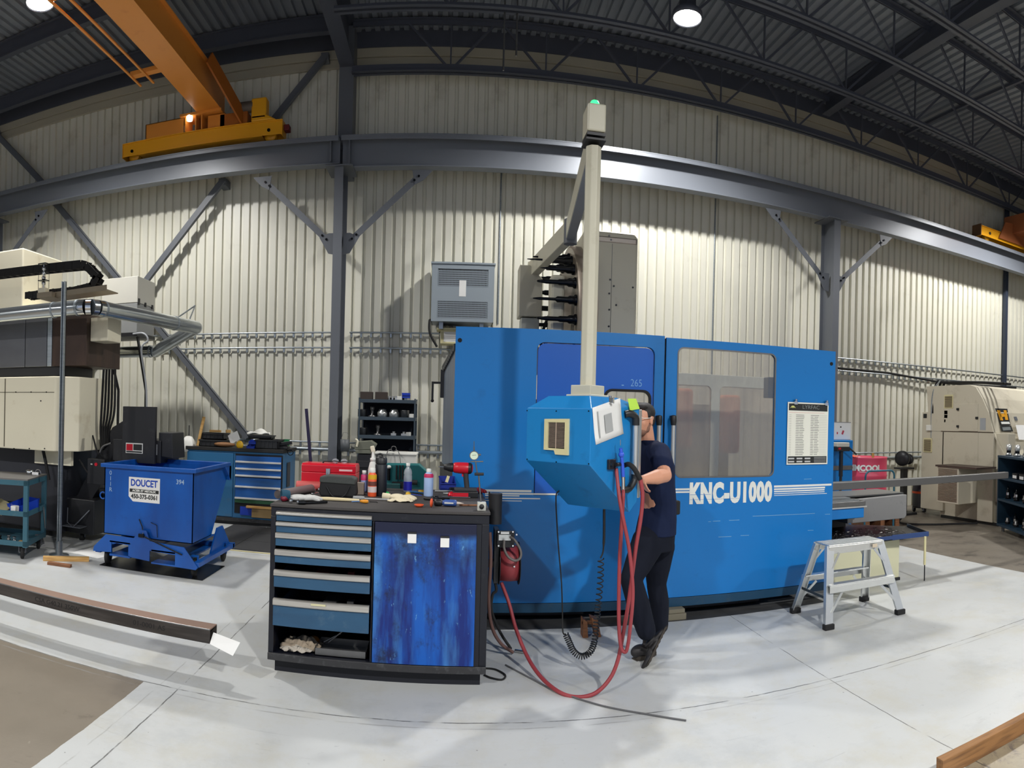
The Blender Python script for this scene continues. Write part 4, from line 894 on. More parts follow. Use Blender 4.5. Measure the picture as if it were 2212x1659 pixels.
# ---- silver exhaust duct
dk = mat('spiral_duct', (196, 202, 206), .20, .92, .06, 3)
dpts = [(-5.9, 5.93, 2.74), (-3.78, 5.93, 2.745), (-3.38, 7.93, 2.745), (-4.28, 8.55, 2.50), (-5.35, 8.6, 2.50)]
t = thing('exhaust_duct', 'bright silver round duct running left and back to the mist filter', 'duct', (0, 0, 0)); R_ = .088
def seg(a, b, k0=.0, k1=.0):
    a, b = Vector(a), Vector(b); d = (b-a).normalized(); return MB().cyl(a+d*k0, b-d*k1, R_, n=28)
P_ = [Vector(p) for p in dpts]
seg(P_[0], P_[1], 0, .14).build('duct_run', dk, t); seg(P_[1], P_[2], .16, .0).build('duct_run', dk, t); seg(P_[2], P_[3], .0, .0).build('duct_run', dk, t); seg(P_[3], P_[4], .06, 0).build('duct_run', dk, t)
MB().ball(P_[2], R_*1.01, 22, 14).build('duct_elbow', dk, t); MB().ball(P_[3], R_*1.03, 22, 14).build('duct_elbow', dk, t)
d1 = (P_[1]-P_[0]).normalized(); d2 = (P_[2]-P_[1]).normalized()
arc = [P_[1]-d1*.15, P_[1]-d1*.07+d2*.005, P_[1]-d1*.02+d2*.03, P_[1]+d2*.09, P_[1]+d2*.17]
for i in range(4): MB().cyl(arc[i], arc[i+1], R_*1.02, n=28).build('elbow_gore', chrome if i != 2 else dk, t)
for a, d in ((P_[1]-d1*.17, d1), (P_[1]+d2*.19, d2), (P_[1]+d2*1.55, d2), (P_[1]-d1*.50, d1), (P_[3]-Vector((.1, 0, 0)), Vector((1, 0, 0)))): MB().cyl(a-d*.012, a+d*.012, R_*1.06, n=28).build('duct_clamp', galv, t)
MB().bar((P_[2].x-.14, P_[2].y-.3, 2.84), (P_[2].x-.1, P_[2].y+.2, 3.08), .015).bar((P_[2].x+.0, P_[2].y-.2, 2.84), (P_[2].x-.1, P_[2].y+.2, 3.08), .015).build('duct_hanger', galv, t)
MB().box(-6.0, 5.9, .0, -5.96, 5.96, 2.66).build('duct_support', galv, t)
# ---- mist filter
fx0, fx1 = AY(220, 650, 8.0).x, AY(297, 650, 8.0).x; fzt, fzm, fzb = AY(297, 596, 8.0).z, AY(297, 653, 8.0).z, AY(260, 720, 8.0).z
t = thing('mist_filter', 'large white and grey box filter mounted on legs in front of the wall', 'filter unit', (fx0, 8.0, 0)); w_ = fx1-fx0
MB().box(0, 0, fzm, w_, .55, fzt).build('upper_case', mat('filter_white', (218, 216, 206), .45, var=.03), t, bevel=.006)
MB().box(.004, .004, fzb, w_-.004, .546, fzm-.004).build('lower_case', mat('filter_grey', (152, 154, 154), .45, var=.04), t, bevel=.006)
MB().box(-.01, -.01, fzb-.05, w_+.01, .56, fzb).build('filter_tray', blackmetal, t)
MB().box(w_, .02, fzm-.03, w_+.012, .06, fzm+.06).box(w_, .22, fzm-.03, w_+.012, .26, fzm+.03).box(w_, .44, fzm-.03, w_+.012, .48, fzm+.03).each('latch', black, t)
for x in (.04, w_-.04):
    MB().bar((x, .1, fzb-.05), (x+(.1 if x < .2 else .05), .3, 1.9), .03).bar((x+(.1 if x < .2 else .05), .3, 1.9), (x+(.1 if x < .2 else .05), .3, 0), .03).build('leg', blackmetal, t)
MB().tube(bez([(w_-.05, -.02, fzb-.02), (w_+.12, -.02, fzb-.02), (w_+.18, 0, fzb-.12), (w_+.08, .0, fzb-.25), (w_+.12, .1, 1.9), (w_+.10, .15, 1.2), (w_+.05, .15, .6)], 40), .014, 8).build('drain_hose', mat('clear_hose', (196, 200, 206), .3, alpha=.8), t)
# ---- big cream machining centre at far left
cr = mat('cream_machine_paint', (238, 231, 206), .4, var=.04, scale=1.5, dirt=((186, 168, 128), .12, 2.5))
t = thing('machining_centre', 'large cream machining centre with black cable chain at the far left', 'machine', (-5.45, 6.8, 0))
ct = 3.80
MB().prism([(-1.2, 2.55), (0, 2.55), (0, ct), (-1.2, ct+.02)], 0, .95).build('column_cover', cr, t, bevel=.02)
gz = AX(126, 600, -5.30)
MB().box(-.1, -.02, 2.60, .38, .5, 2.98).build('head_cover', cr, t, bevel=.01)
MB().box(-1.2, -.7, 2.05, -.50, -.40, 3.1).build('way_cover', mat('way_steel', (92, 92, 96), .35, .6, .2, 3, streak=((56, 56, 60), .6, (5, 5, 1))), t)
sg = mat('grey_cover_panel', (104, 106, 112), .35, .5, .15, 3, streak=((78, 80, 86), .5, (1, 1, 3))); bz = mat('stained_cover', (70, 56, 50), .5, .4, .3, 4, streak=((110, 86, 70), .4, (5, 5, 1)))
def L5(px, py, Y=6.3): p = AY(px, py, Y); return p.x+5.45, p.z
x0a, z0a = L5(-25, 785); x1a, _ = L5(54, 785); x2a, _ = L5(101, 785); x3a, _ = L5(111, 785); x4a, _ = L5(186, 790); zb5 = 2.13
for a, b, m in ((x0a, x1a-.008, sg), (x1a, x2a-.006, sg), (x2a, x3a, galv), (x3a+.006, x4a, bz)): MB().box(a, -.50, zb5, b, .30, 2.78).build('cover_panel', m, t, bevel=.006)
MB().box(x0a, -.46, 2.02, x4a-.35, .2, zb5).build('carriage', blackmetal, t)
x5, z5 = L5(186, 735, 6.35); MB().box(x4a+.0, -.42, 2.42, x4a+.24, -.1, 2.70).build('end_box', cr, t, bevel=.008)
xt, zt5 = L5(118, 812, 6.0); ytop = 1.99; ybot = 1.115
poly = [(-1.3, -.8), (xt, -.8), (xt+.10, -.70), (xt+.22, -.60), (xt+.22, .2), (-1.3, .2)]
MB().prism(poly, ybot, ytop, 'Z').build('enclosure', cr, t, bevel=.01)
MB().box(xt-.75, -.806, ybot+.02, xt-.74, -.8, ytop-.02).box(xt-1.3, -.806, 1.80, xt, -.8, 1.806).build('panel_seam', mat('seam_shadow', (90, 84, 66), .8), t)
sm2 = MB()
for px, py in ((30, 969), (63, 969), (96, 969), (34, 847), (67, 847), (100, 847), (88, 866)): a, b = L5(px, py, 5.995); sm2.cyl((a, -.806, b), (a, -.8, b), .008, n=8)
sm2.each('bolt', darksteel, t)
MB().box(-1.3, -.45, .1, xt-.1, .9, ybot).build('machine_base', mat('base_dark', (40, 42, 50), .5), t, bevel=.02)
MB().box(xt-.5, -.5, .93, xt+.05, -.45, ybot).build('lower_panel', cr, t)
mb = MB()
for k in range(5): mb.tube(bez([(xt+.30+.04*k, -.2, 2.1), (xt+.28+.045*k, -.2, 1.6), (xt+.26+.03*k, -.18, 1.35), (xt+.30+.02*k, -.2, 1.12+.02*k)], 18), .015, 8)
mb.build('hose_bundle', rubber, t)
mb = MB().tube(bez([(xt+.22, -.3, 1.3), (xt+.34, -.3, 1.05), (xt+.62, -.25, .98), (xt+.75, -.2, 1.15), (xt+.6, -.2, 1.3)], 24), .010, 8).tube(bez([(xt+.1, -.4, 1.0), (xt+.3, -.4, .82), (xt+.6, -.35, .86), (xt+.8, -.3, 1.05)], 20), .014, 8).tube(bez([(xt-.3, -.6, 1.12), (xt-.25, -.6, .95), (xt-.2, -.6, .75)], 10), .02, 8)
mb.build('loose_cable', rubber, t)
# cable chain
def chain_pts():
    a = AY(-40, 598, 6.35); b = AY(180, 573, 6.35); c = AY(214, 600, 6.35); d = AY(203, 620, 6.35); e = AY(165, 629, 6.35); f = AY(60, 640, 6.35)
    return a, b, c, d, e, f
o = Vector((-5.45, 6.8, 0)); a, b, c, d, e, f = [p-o for p in chain_pts()]
line = [a.lerp(b, i/14) for i in range(15)]+[b+Vector((.07, 0, -.02)), b+Vector((.13, 0, -.08)), c+Vector((0, 0, .0)), d+Vector((.0, 0, 0))]+[d.lerp(e, .5)]+[e.lerp(f, i/6) for i in range(7)]
mb = MB()
for i in range(len(line)-1):
    p, q = line[i], line[i+1]; dd = (q-p)*.96
    for yy in (-.06, .06): mb.bar(p+Vector((0, yy, 0)), p+dd+Vector((0, yy, 0)), .014, .10 if i < 15 else .085)
    m_ = p+dd*.5; nrm = Vector((-(dd.normalized().z), 0, dd.normalized().x)); mb.bar(m_+nrm*.045-Vector((0, .06, 0)), m_+nrm*.045+Vector((0, .06, 0)), .02, .006); mb.bar(m_-nrm*.045-Vector((0, .06, 0)), m_-nrm*.045+Vector((0, .06, 0)), .02, .006)
mb.build('cable_chain', rubber, t, kind='stuff')
g0_, g1_ = AY(150, 634, 6.32)-o, AY(243, 624, 6.32)-o; g2_ = AY(100, 642, 6.32)-o
MB().bar(g2_+Vector((0, 0, -.04)), g1_+Vector((0, 0, -.03)), .26, .012).bar(g2_+Vector((0, -.13, -.01)), g1_+Vector((0, -.13, .0)), .008, .05).build('chain_tray', mat('worn_tray', (150, 138, 118), .5, .4, .25, 6), t)
# tier lamp of steel balls in a wire frame on a small cream base (sight glass)
sg_ = AY(94, 628, 6.15)-o
mb = MB().cb(sg_+Vector((0, 0, .0)), (.11, .09, .06)); mb.build('gauge_base', cr, t, bevel=.008)
mb = MB()
for i, zz in enumerate((.09, .15, .21, .265)): mb.lathe([(.001, -.026), (.022, -.016), (.026, 0), (.022, .016), (.001, .026)], sg_+Vector((0, 0, zz)), 14)
mb.cyl(sg_, sg_+Vector((0, 0, .32)), .009).build('gauge_stack', chrome, t)
mb = MB()
for x, y in ((-.05, -.04), (.05, -.04), (-.05, .04), (.05, .04)): mb.bar(sg_+Vector((x, y, 0)), sg_+Vector((x, y, .32)), .004)
mb.cb(sg_+Vector((0, 0, .32)), (.11, .09, .012)).cb(sg_+Vector((0, 0, .12)), (.11, .09, .010)).build('gauge_frame', darksteel, t)
MB().cb(sg_+Vector((.05, .02, -.06)), (.22, .14, .06)).build('gauge_bracket', mat('worn_tray', (0, 0, 0)), t)
# ---- chip conveyor with its black discharge head over the hopper
t = thing('chip_conveyor', 'black chip conveyor rising from the floor and discharging over the blue hopper', 'conveyor', (-4.3, 6.5, 0)); o = Vector((-4.3, 6.5, 0))
def C(px, py, Y): return AY(px, py, Y)-o
a = C(100, 1120, 6.45); b = C(203, 1128, 6.45)
MB().box(-.75, -.05, .10, b.x, .55, .52).build('tank', blackmetal, t, bevel=.008)
MB().prism([(C(150, 1125, 6.55).x, .42), (C(183, 1125, 6.55).x, .42), (C(248, 985, 6.55).x, 1.06), (C(292, 905, 6.55).x, 1.48), (C(270, 905, 6.55).x, 1.52), (C(236, 930, 6.55).x, 1.40), (C(205, 985, 6.55).x, 1.08)], .12, .50).build('incline', mat('conveyor_black', (26, 27, 32), .4, var=.2, dirt=((70, 70, 72), .12, 8)), t, bevel=.006)
h0 = C(263, 998, 6.35); h1 = C(336, 879, 6.35); MB().box(h0.x, -.15, h0.z, h1.x, -.10, h1.z).build('splash_plate', blackmetal, t, bevel=.004)
k0 = C(243, 995, 6.4); k1 = C(348, 952, 6.4); MB().box(k0.x, -.10, k0.z, k1.x, .40, k1.z).build('discharge_head', blackmetal, t, bevel=.01)
m0_ = C(340, 990, 6.4); m1_ = C(370, 935, 6.4)
MB().prism([(m0_.x, m0_.z+.02), (m1_.x+.02, m0_.z+.0), (m1_.x, m1_.z), (m0_.x, m1_.z)], -.08, .25).build('motor_cover', blackmetal, t, bevel=.01)
c0, c1 = C(188, 1045, 6.3), C(226, 993, 6.3); MB().box(c0.x, -.20, c0.z, c1.x, -.08, c1.z).build('control_box', blackmetal, t, bevel=.006)
p = C(208, 1003, 6.3); MB().cyl((p.x, -.21, p.z), (p.x, -.2, p.z), .02).build('stop_button', red, t)
p = C(198, 1003, 6.3); MB().box(p.x-.012, -.206, p.z-.005, p.x+.012, -.2, p.z+.01).build('switch_plate', white, t)
p0, p1 = C(272, 978, 6.35), C(309, 958, 6.35); MB().box(p0.x, -.155, p0.z, p1.x, -.15, p1.z).build('maker_plate', white, t)
MB().box(p0.x+.008, -.158, p0.z+.03, p0.x+.09, -.155, p1.z-.012).build('plate_red', red, t)
MB().box(p0.x+.10, -.158, p0.z+.035, p1.x-.01, -.155, p1.z-.012).box(p0.x+.008, -.158, p0.z+.008, p1.x-.01, -.155, p0.z+.024).build('plate_black', bk, t)
p0, p1 = C(321, 982, 6.4), C(340, 960, 6.4); MB().box(p0.x, -.104, p0.z, p1.x, -.10, p1.z).build('hazard_plate', mat('plate_grey', (186, 188, 188), .5), t)
MB().box(C(218, 1050, 6.9).x, .3, .1, C(224, 1050, 6.9).x+.05, .36, 1.1).bar((b.x-.02, .1, .62), (b.x+.35, .3, .62), .06).build('conveyor_leg', blackmetal, t)
MB().tube([(b.x-.38, -.055, .40), (b.x-.38, -.06, .22), (b.x-.20, -.2, .20), (b.x-.06, -.06, .40)], .008, 6).box(b.x-.36, -.2, .195, b.x-.1, -.05, .205).build('step_bracket', column_grey, t)
caster(t, (b.x-.22, .05, .05), .05); caster(t, (-.6, .3, .05), .05)
MB().tube(bez([C(223, 1000, 6.4)+Vector((-.05, 0, .12)), C(222, 965, 6.4), C(240, 957, 6.4)], 12), .012, 8).build('conduit_bend', steel, t)
# wooden blocks and timber on the floor
def timber(a, b, w, h, m, name, lbl, cat='timber'):
    a, b = Vector(a), Vector(b); d = b-a; return solo(name, MB().box(0, -w/2, 0, d.length, w/2, h), m, lbl, cat, (a.x, a.y, a.z), atan2(d.y, d.x), bevel=.003)
timber((-4.00, 5.42, 0), (-3.60, 5.70, 0), .06, .045, raw_wood, 'timber_block', 'pale timber batten on the floor in front of the post')
timber((-3.86, 5.32, 0), (-3.60, 5.36, 0), .05, .03, brown_wood, 'timber_block', 'short brown offcut on the floor in front of the pale batten')
pl = timber((2.10, 2.125, 0), (3.8, 2.125, 0), .045, .085, wood('skid_wood', (150, 108, 66), (96, 66, 42)), 'timber_skid', 'long brown timber on the floor at the lower right corner')
solo('timber_chip', MB().box(0, 0, 0, .05, .05, .03), wood('skid_wood', (0, 0, 0), (0, 0, 0)), 'small broken timber end beside the long brown timber', 'timber', (2.03, 2.09, 0), .3, bevel=.006)
# square steel tube with a paper tag, on blocks beyond the frame
e0 = AZ(453, 1391, .22); e1 = AZ(453, 1365, .22+.085); e2 = AZ(468.5, 1350.5, .305)
t = thing('square_tube', 'long brown-black square steel tube lying across the left foreground', 'steel bar', (e0.x, e0.y, .22)); Lt = 6.0
dirv = (AZ(2, 1285, .22)-AZ(453, 1391, .22)).normalized(); Wt = .11; Ht = .088; nv = Vector((dirv.y, -dirv.x, 0))
if nv.y < 0: nv = -nv
mill = mat('mill_scale_steel', (66, 62, 60), .45, .5, .2, 6, streak=((110, 104, 100), .4, (2, 30, 30))); top = mat('rusty_top', (150, 124, 110), .55, .3, .15, 2)
Mt = Matrix((dirv, nv, Vector((0, 0, 1)))).transposed().to_4x4()
MB().box(0, 0, 0, Lt, .006, Ht-.003, Mt).box(0, Wt-.006, 0, Lt, Wt, Ht-.003, Mt).box(0, 0, 0, Lt, Wt, .006, Mt).build('tube_walls', mill, t, bevel=.002)
MB().box(0, .002, Ht-.007, Lt, Wt-.002, Ht, Mt).build('tube_top', top, t, bevel=.002)
MB().box(0, -.001, Ht-.010, Lt, .006, Ht, Mt).build('tube_corner', steel, t, bevel=.004)
mb = MB()
Mx = Mt.copy(); Mx = Matrix((-dirv, Vector((0, 0, 1)), -nv)).transposed().to_4x4()
for off, s in ((1.15, 'CSA G40.21 350W'), (.42, '01-0001 AS'), (2.1, 'Heat A 201057')):
    q = Mx.copy(); q.translation = dirv*off-nv*.0015+Vector((0, 0, Ht*.45)); mb.text(s, .045, q, .0002, 0, 1.1)
mb.build('stamped_marks', mat('stamp_dark', (30, 28, 28), .7), t, kind='stuff')
tg = [AZ(453, 1391, .24), AZ(461, 1366, .28), AZ(519, 1388, .26), AZ(503, 1417, .20)]
tg = [p-Vector((e0.x, e0.y, .22)) for p in tg]; o_ = MB().add(tg, [(0, 1, 2, 3)]).build('paper_tag', paper, t); q = o_.modifiers.new('s', 'SOLIDIFY'); q.thickness = .001
bz_ = Mt @ Vector((2.2, 0, 0))
for kx in (2.35, 5.4):
    p = Vector((e0.x, e0.y, 0))+dirv*kx+nv*Wt/2; solo('support_block', MB().box(-.05, -.15, 0, .05, .15, .2195), raw_wood, 'timber block under the square tube, %s' % ('near the frame edge' if kx < 3 else 'at its far end'), 'timber', p, atan2(dirv.y, dirv.x), bevel=.003)
# ---- teal cart
tealm = mat('teal_cart_paint', (52, 96, 112), .45, 0, .12, 5, dirt=((96, 110, 110), .2, 9))
CA = Frame(-4.13, 5.30, atan2(.62, -.20)-pi/2)
t = fthing('workshop_cart', 'teal steel workshop cart with two shelves at the left edge', 'cart', CA); wc, dc_ = 1.0, .64
mb = MB().box(-wc, 0, .845, 0, dc_, .86); mb.build('table_top', mat('cart_top_steel', (120, 118, 116), .4, .5, .15, 5), t)
for z in (.79, .46, .14): MB().box(-wc, 0, z, 0, .012, z+.055).box(-wc, dc_-.012, z, 0, dc_, z+.055).box(-.012, 0, z, 0, dc_, z+.055).box(-wc, 0, z, -wc+.012, dc_, z+.055).box(-wc, .01, z+.005, -.01, dc_-.01, z+.012).build('shelf_frame', tealm, t)
for x in (-.05, -wc+.0):
    for y in (0, dc_-.05): MB().box(x, y, .13, x+.05, y+.05, .845).build('leg', tealm, t, bevel=.003)
for x in (-.07, -wc+.09):
    for y in (.06, dc_-.06): caster(t, (x, y, .068), .068, (1, .3, 0), column_grey)
def on(fr, px, py, z): p = fr.atz(px, py, z); return fr.M @ Vector((p.x, p.y, z))
# things on the cart
p = on(CA, 64, 1024, .86); 
tr_ = thing('tape_roll', 'bright silver ring and clamp standing on the cart top', 'ring', p); MB().lathe([(.035, 0), (.042, 0), (.042, .045), (.035, .045), (.035, 0)], n=24).build('ring', chrome, tr_); MB().box(.05, -.02, 0, .14, .02, .03).torus((.12, 0, .02), .04, .004, (0, 1, 0), 12, 5, 0, pi).build('clamp', chrome, tr_)
def binbox(name, m, lbl, loc, w, d, h, rz=0, rx=0, group=None):
    t = thing(name, lbl, 'bin', loc, rz, group); t.rotation_euler = (rx, 0, rz)
    MB().box(-w/2, -d/2, 0, w/2, d/2, .004).prism([(-d/2, 0), (d/2, 0), (d/2+.01, h), (-d/2-.01, h*.55)], -w/2, -w/2+.004, 'X').prism([(-d/2, 0), (d/2, 0), (d/2+.01, h), (-d/2-.01, h*.55)], w/2-.004, w/2, 'X').box(-w/2, d/2-.004, 0, w/2, d/2+.004, h).box(-w/2, -d/2-.004, 0, w/2, -d/2+.002, h*.5).build('shell', m, t)
    MB().box(-w/2-.004, -d/2-.014, h*.5, w/2+.004, -d/2-.004, h*.56).box(-w/2-.004, d/2, h-.012, w/2+.004, d/2+.012, h).each('rim', m, t); return t
binbox('storage_bin', bluep, 'blue plastic bin on the middle shelf of the teal cart', CA.M @ Vector((-.16, .30, .472)), .22, .26, .14, CA.yaw-.5)
solo('plastic_tub', MB().lathe([(.001, 0), (.045, 0), (.048, .085), (.040, .09), (.001, .09)], n=4), white, 'white square plastic tub beside the leg of the teal cart', 'tub', CA.M @ Vector((-.17, .07, .472)), .8, bevel=.01)
for i, (x, rx, m, l) in enumerate(((-.40, .5, mat('dirty_fibre', (150, 142, 110), .8), 'grimy folded sheet leaning on the middle shelf of the cart'), (-.56, .8, paper, 'white folded sheet leaning at the left of the cart shelf'))):
    s = solo('folded_sheet', MB().box(-.11, -.10, 0, .11, .10, .02), m, l, 'sheet', CA.M @ Vector((x, .24, .50+.05*i)), CA.yaw-.4, bevel=.006); s.rotation_euler = (rx, .25, CA.yaw-.4)
r4 = random.Random(9)
for i in range(7):
    p = CA.M @ Vector((-.70+.085*i, .12+.05*(i % 2), .152)); solo('pipe_fitting', MB().lathe([(.012, 0), (.022, 0), (.022, .03), (.014, .03), (.014, .045), (.02, .05), (.02, .06), (.001, .06)], n=12), (chrome, darksteel, steel)[i % 3], '%s pipe fitting, %s from the left on the cart bottom shelf' % (('bright', 'black', 'dull')[i % 3], ('first', 'second', 'third', 'fourth', 'fifth', 'sixth', 'seventh')[i]), 'fitting', p, 0, 'fittings on the bottom shelf of the cart')
solo('wood_offcut', MB().box(0, 0, 0, .13, .05, .02), raw_wood, 'pale wood offcut on the bottom shelf of the cart', 'timber', CA.M @ Vector((-.14, .12, .152)), CA.yaw+.1, bevel=.002)
solo('hanging_rod', MB().cyl((0, 0, 0), (.03, 0, -.24), .006), steel, 'thin steel rod hanging from the side of the teal cart', 'rod', CA.M @ Vector((.012, .50, .50)))
p = AY(122, 1072, 6.42); binbox('storage_bin', redp, 'red plastic bin tipped on the conveyor tank', (p.x, 6.74, .685), .13, .16, .11, .5, -.5)
binbox('storage_bin', mat('mid_blue_bin', (30, 96, 170), .45), 'blue plastic bin on the conveyor tank behind the post', (AY(128, 1100, 6.6).x, 6.74, .52), .16, .20, .15, .2)
m_ = MB()
for i in range(12): m_.cyl((r4.uniform(-.12, .14), r4.uniform(-.1, .1), .01), (r4.uniform(-.12, .14), r4.uniform(-.1, .1), .11), .014, n=8)
solo('pump_clutter', m_, steel, 'heap of pipe fittings and a pump behind the grey post', 'fittings', (AY(168, 1080, 6.8).x, 6.85, .52), kind='stuff')
for x, y, w, d, a in ((-4.35, 6.1, .34, .26, .3), (-3.75, 6.03, .4, .3, -.2), (-3.98, 6.0, .3, .22, .1)):
    solo('floor_paper', MB().box(-w/2, -d/2, 0, w/2, d/2, .002), paper, 'flat white paper on the floor %s' % ('left of the post foot' if x < -4.2 else ('right of the post' if x > -3.9 else 'just behind the post foot')), 'paper', (x, y, .001+abs(a)*.002), a)
solo('floor_sheet', MB().box(0, 0, 0, 1.15, .62, .006), mat('dark_floor_sheet', (26, 26, 28), .25, .3, .2, 3), 'thin dark sheet on the floor under the blue hopper', 'plate', (-3.42, 5.62, 0), .0)  # thin dark sheet spread over the floor below the hopper
# ---- left crane
cro = mat('crane_orange_hazed', (226, 146, 60), .38, 0, .05, 1.2, dirt=((196, 108, 24), .12, 4))  # haze is put into this muted copy of the crane paint
cyl_ = mat('crane_yellow', (236, 168, 30), .4, 0, .05, 1.2)
t = thing('overhead_crane', 'orange overhead travelling crane with box girder and end truck at upper left', 'crane', (-5.3, 9.32, 5.75))
zr_ = .0
MB().box(0, -.11, .05, 2.7, -.095, .25).box(0, .095, .05, 2.7, .11, .25).box(0, -.13, .25, 2.7, .13, .265).box(.30, -.13, .035, 2.4, .13, .05).box(-.012, -.12, .03, 0, .12, .27).box(2.7, -.12, .03, 2.712, .12, .27).build('end_truck', cyl_, t, bevel=.003)
for x in (.17, 2.5): MB().lathe([(.02, -.035), (.095, -.035), (.095, -.025), (.08, -.02), (.08, .02), (.095, .025), (.095, .035), (.02, .035)], (x, 0, .075), 22, (0, 1, 0)).build('wheel', cyl_, t)
MB().cyl((.17, -.125, .12), (.17, -.11, .12), .025).cyl((2.5, -.125, .12), (2.5, -.11, .12), .025).each('axle_cap', darksteel, t)
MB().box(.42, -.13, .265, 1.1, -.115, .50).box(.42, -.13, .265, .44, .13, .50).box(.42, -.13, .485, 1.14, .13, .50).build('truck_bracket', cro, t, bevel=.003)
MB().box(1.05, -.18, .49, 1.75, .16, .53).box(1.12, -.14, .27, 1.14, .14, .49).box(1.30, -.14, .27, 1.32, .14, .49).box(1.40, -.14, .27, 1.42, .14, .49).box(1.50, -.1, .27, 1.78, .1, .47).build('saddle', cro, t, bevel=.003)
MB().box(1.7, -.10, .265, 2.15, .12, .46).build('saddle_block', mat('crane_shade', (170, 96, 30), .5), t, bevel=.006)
MB().box(2.22, -.14, .30, 2.46, .02, .62).prism([(2.22, .265), (2.62, .265), (2.46, .36), (2.22, .36)], -.14, .02).build('motor_bracket', cyl_, t, bevel=.02)
MB().cyl((1.88, -.06, .53), (2.24, -.06, .53), .085, n=18).build('drive_motor', mat('motor_grey_brown', (96, 86, 76), .5), t)
MB().box(2.715, -.06, .12, 2.80, .06, .21).build('bumper', mat('dark_red_rubber', (110, 34, 34), .6), t, bevel=.01)
gx = 1.33; gl = 11.5
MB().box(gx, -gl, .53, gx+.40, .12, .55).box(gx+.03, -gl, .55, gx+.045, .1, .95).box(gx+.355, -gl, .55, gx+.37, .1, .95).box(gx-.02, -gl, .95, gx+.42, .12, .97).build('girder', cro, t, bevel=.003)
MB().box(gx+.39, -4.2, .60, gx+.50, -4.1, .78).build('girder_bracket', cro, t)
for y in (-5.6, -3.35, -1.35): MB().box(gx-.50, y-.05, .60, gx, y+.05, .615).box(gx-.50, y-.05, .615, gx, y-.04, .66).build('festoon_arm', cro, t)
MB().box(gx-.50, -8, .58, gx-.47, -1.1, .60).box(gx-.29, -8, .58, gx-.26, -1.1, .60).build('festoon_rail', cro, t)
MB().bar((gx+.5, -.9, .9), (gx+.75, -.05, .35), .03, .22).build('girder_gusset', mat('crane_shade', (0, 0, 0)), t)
MB().lathe([(.001, 0), (.045, 0), (.05, .06), (.02, .09), (.001, .09)], (gx-.12, -.15, .42), 16).build('warning_lamp', mat('small_lit_lamp', (250, 250, 240), .3, emit=4), t)
# ================================================================== THE WORKBENCH IN FRONT
bn = mat('bench_dark_navy', (11, 14, 26), .42, 0, .2, 4, dirt=((60, 60, 66), .2, 14)); bt = mat('bench_rubber_mat', (62, 59, 58), .75, 0, .12, 6, bump=.1)
dfc = mat('drawer_blue_worn', (44, 84, 116), .38, .1, .15, 3, dirt=((92, 116, 134), .2, 7), streak=((28, 52, 80), .5, (1.5, 2, 9)))
dal = mat('drawer_grip_aluminium', (196, 192, 184), .32, .6, .10, 5, streak=((150, 146, 140), .6, (2, 2, 60)))
def bench_door_mat():
    m = bpy.data.materials.new('stained_blue_door'); m.use_nodes = True; nt = m.node_tree; N = nt.nodes; L = nt.links; b = N['Principled BSDF']
    tc = N.new('ShaderNodeTexCoord')
    def nz(scale, vec_scale, detail=6, rough=.65, dist=0):
        mp = N.new('ShaderNodeMapping'); mp.inputs['Scale'].default_value = vec_scale; L.new(tc.outputs['Object'], mp.inputs[0])
        q = N.new('ShaderNodeTexNoise'); q.inputs['Scale'].default_value = scale; q.inputs['Detail'].default_value = detail; q.inputs['Roughness'].default_value = rough; q.inputs['Distortion'].default_value = dist; L.new(mp.outputs[0], q.inputs['Vector']); return q.outputs['Fac']
    def rr(s, lo, hi, a=0., c=1.):
        q = N.new('ShaderNodeMapRange'); q.inputs[1].default_value = lo; q.inputs[2].default_value = hi; q.inputs[3].default_value = a; q.inputs[4].default_value = c; L.new(s, q.inputs[0]); return q.outputs[0]
    def mx(a, c, f):
        q = N.new('ShaderNodeMix'); q.data_type = 'RGBA'
        for i, s in ((6, a), (7, c)):
            if isinstance(s, tuple): q.inputs[i].default_value = lin(s)+(1,)
            else: L.new(s, q.inputs[i])
        L.new(f, q.inputs[0]); return q.outputs[2]
    c = mx((2, 34, 112), (4, 86, 178), rr(nz(1, (9, 1, 1.1), 6, .6), .40, .60))
    c = mx(c, (70, 138, 204), rr(nz(1, (5.2, 1, .9), 7, .6), .47, .66, 0, .9))
    sep = N.new('ShaderNodeSeparateXYZ'); L.new(tc.outputs['Object'], sep.inputs[0])
    up = N.new('ShaderNodeMath'); up.operation = 'MULTIPLY'; L.new(rr(sep.outputs[2], .55, .9), up.inputs[0]); L.new(rr(nz(5, (1, 1, 1), 7, .7), .42, .62), up.inputs[1])
    c = mx(c, (8, 20, 62), up.outputs[0])
    c = mx(c, (14, 16, 44), rr(nz(3.2, (1.4, 1, 1), 8, .72), .54, .66, 0, .85))
    c = mx(c, (120, 176, 214), rr(nz(26, (1.3, 1, .6), 4, .65), .66, .74, 0, .7))
    c = mx(c, (10, 18, 50), rr(sep.outputs[2], .885, .93))
    L.new(c, b.inputs['Base Color']); b.inputs['Roughness'].default_value = .38; return m
B = Frame(-1.085, 3.80)
t = fthing('tool_workbench', 'heavy dark blue workbench cabinet with drawers, stained blue door and black top', 'workbench', B); BW, BD, BH = 1.335, 1.10, 1.06
MB().box(-.005, -.01, BH-.018, BW+.005, BD, BH).build('bench_mat', bt, t, bevel=.004)
MB().box(0, 0, BH-.075, BW, BD, BH-.020).build('bench_top', bn, t, bevel=.004)
xd = B.at(803, 1300).x; W0 = .034
MB().box(0, 0, .115, W0, BD, BH-.075).box(BW-.045, 0, .115, BW, BD, BH-.075).box(xd-.006, 0, .115, xd+.006, BD, BH-.075).box(0, BD-.02, .115, BW, BD, BH-.075).box(0, 0, .09, BW, BD, .135).build('carcass', bn, t, bevel=.003)
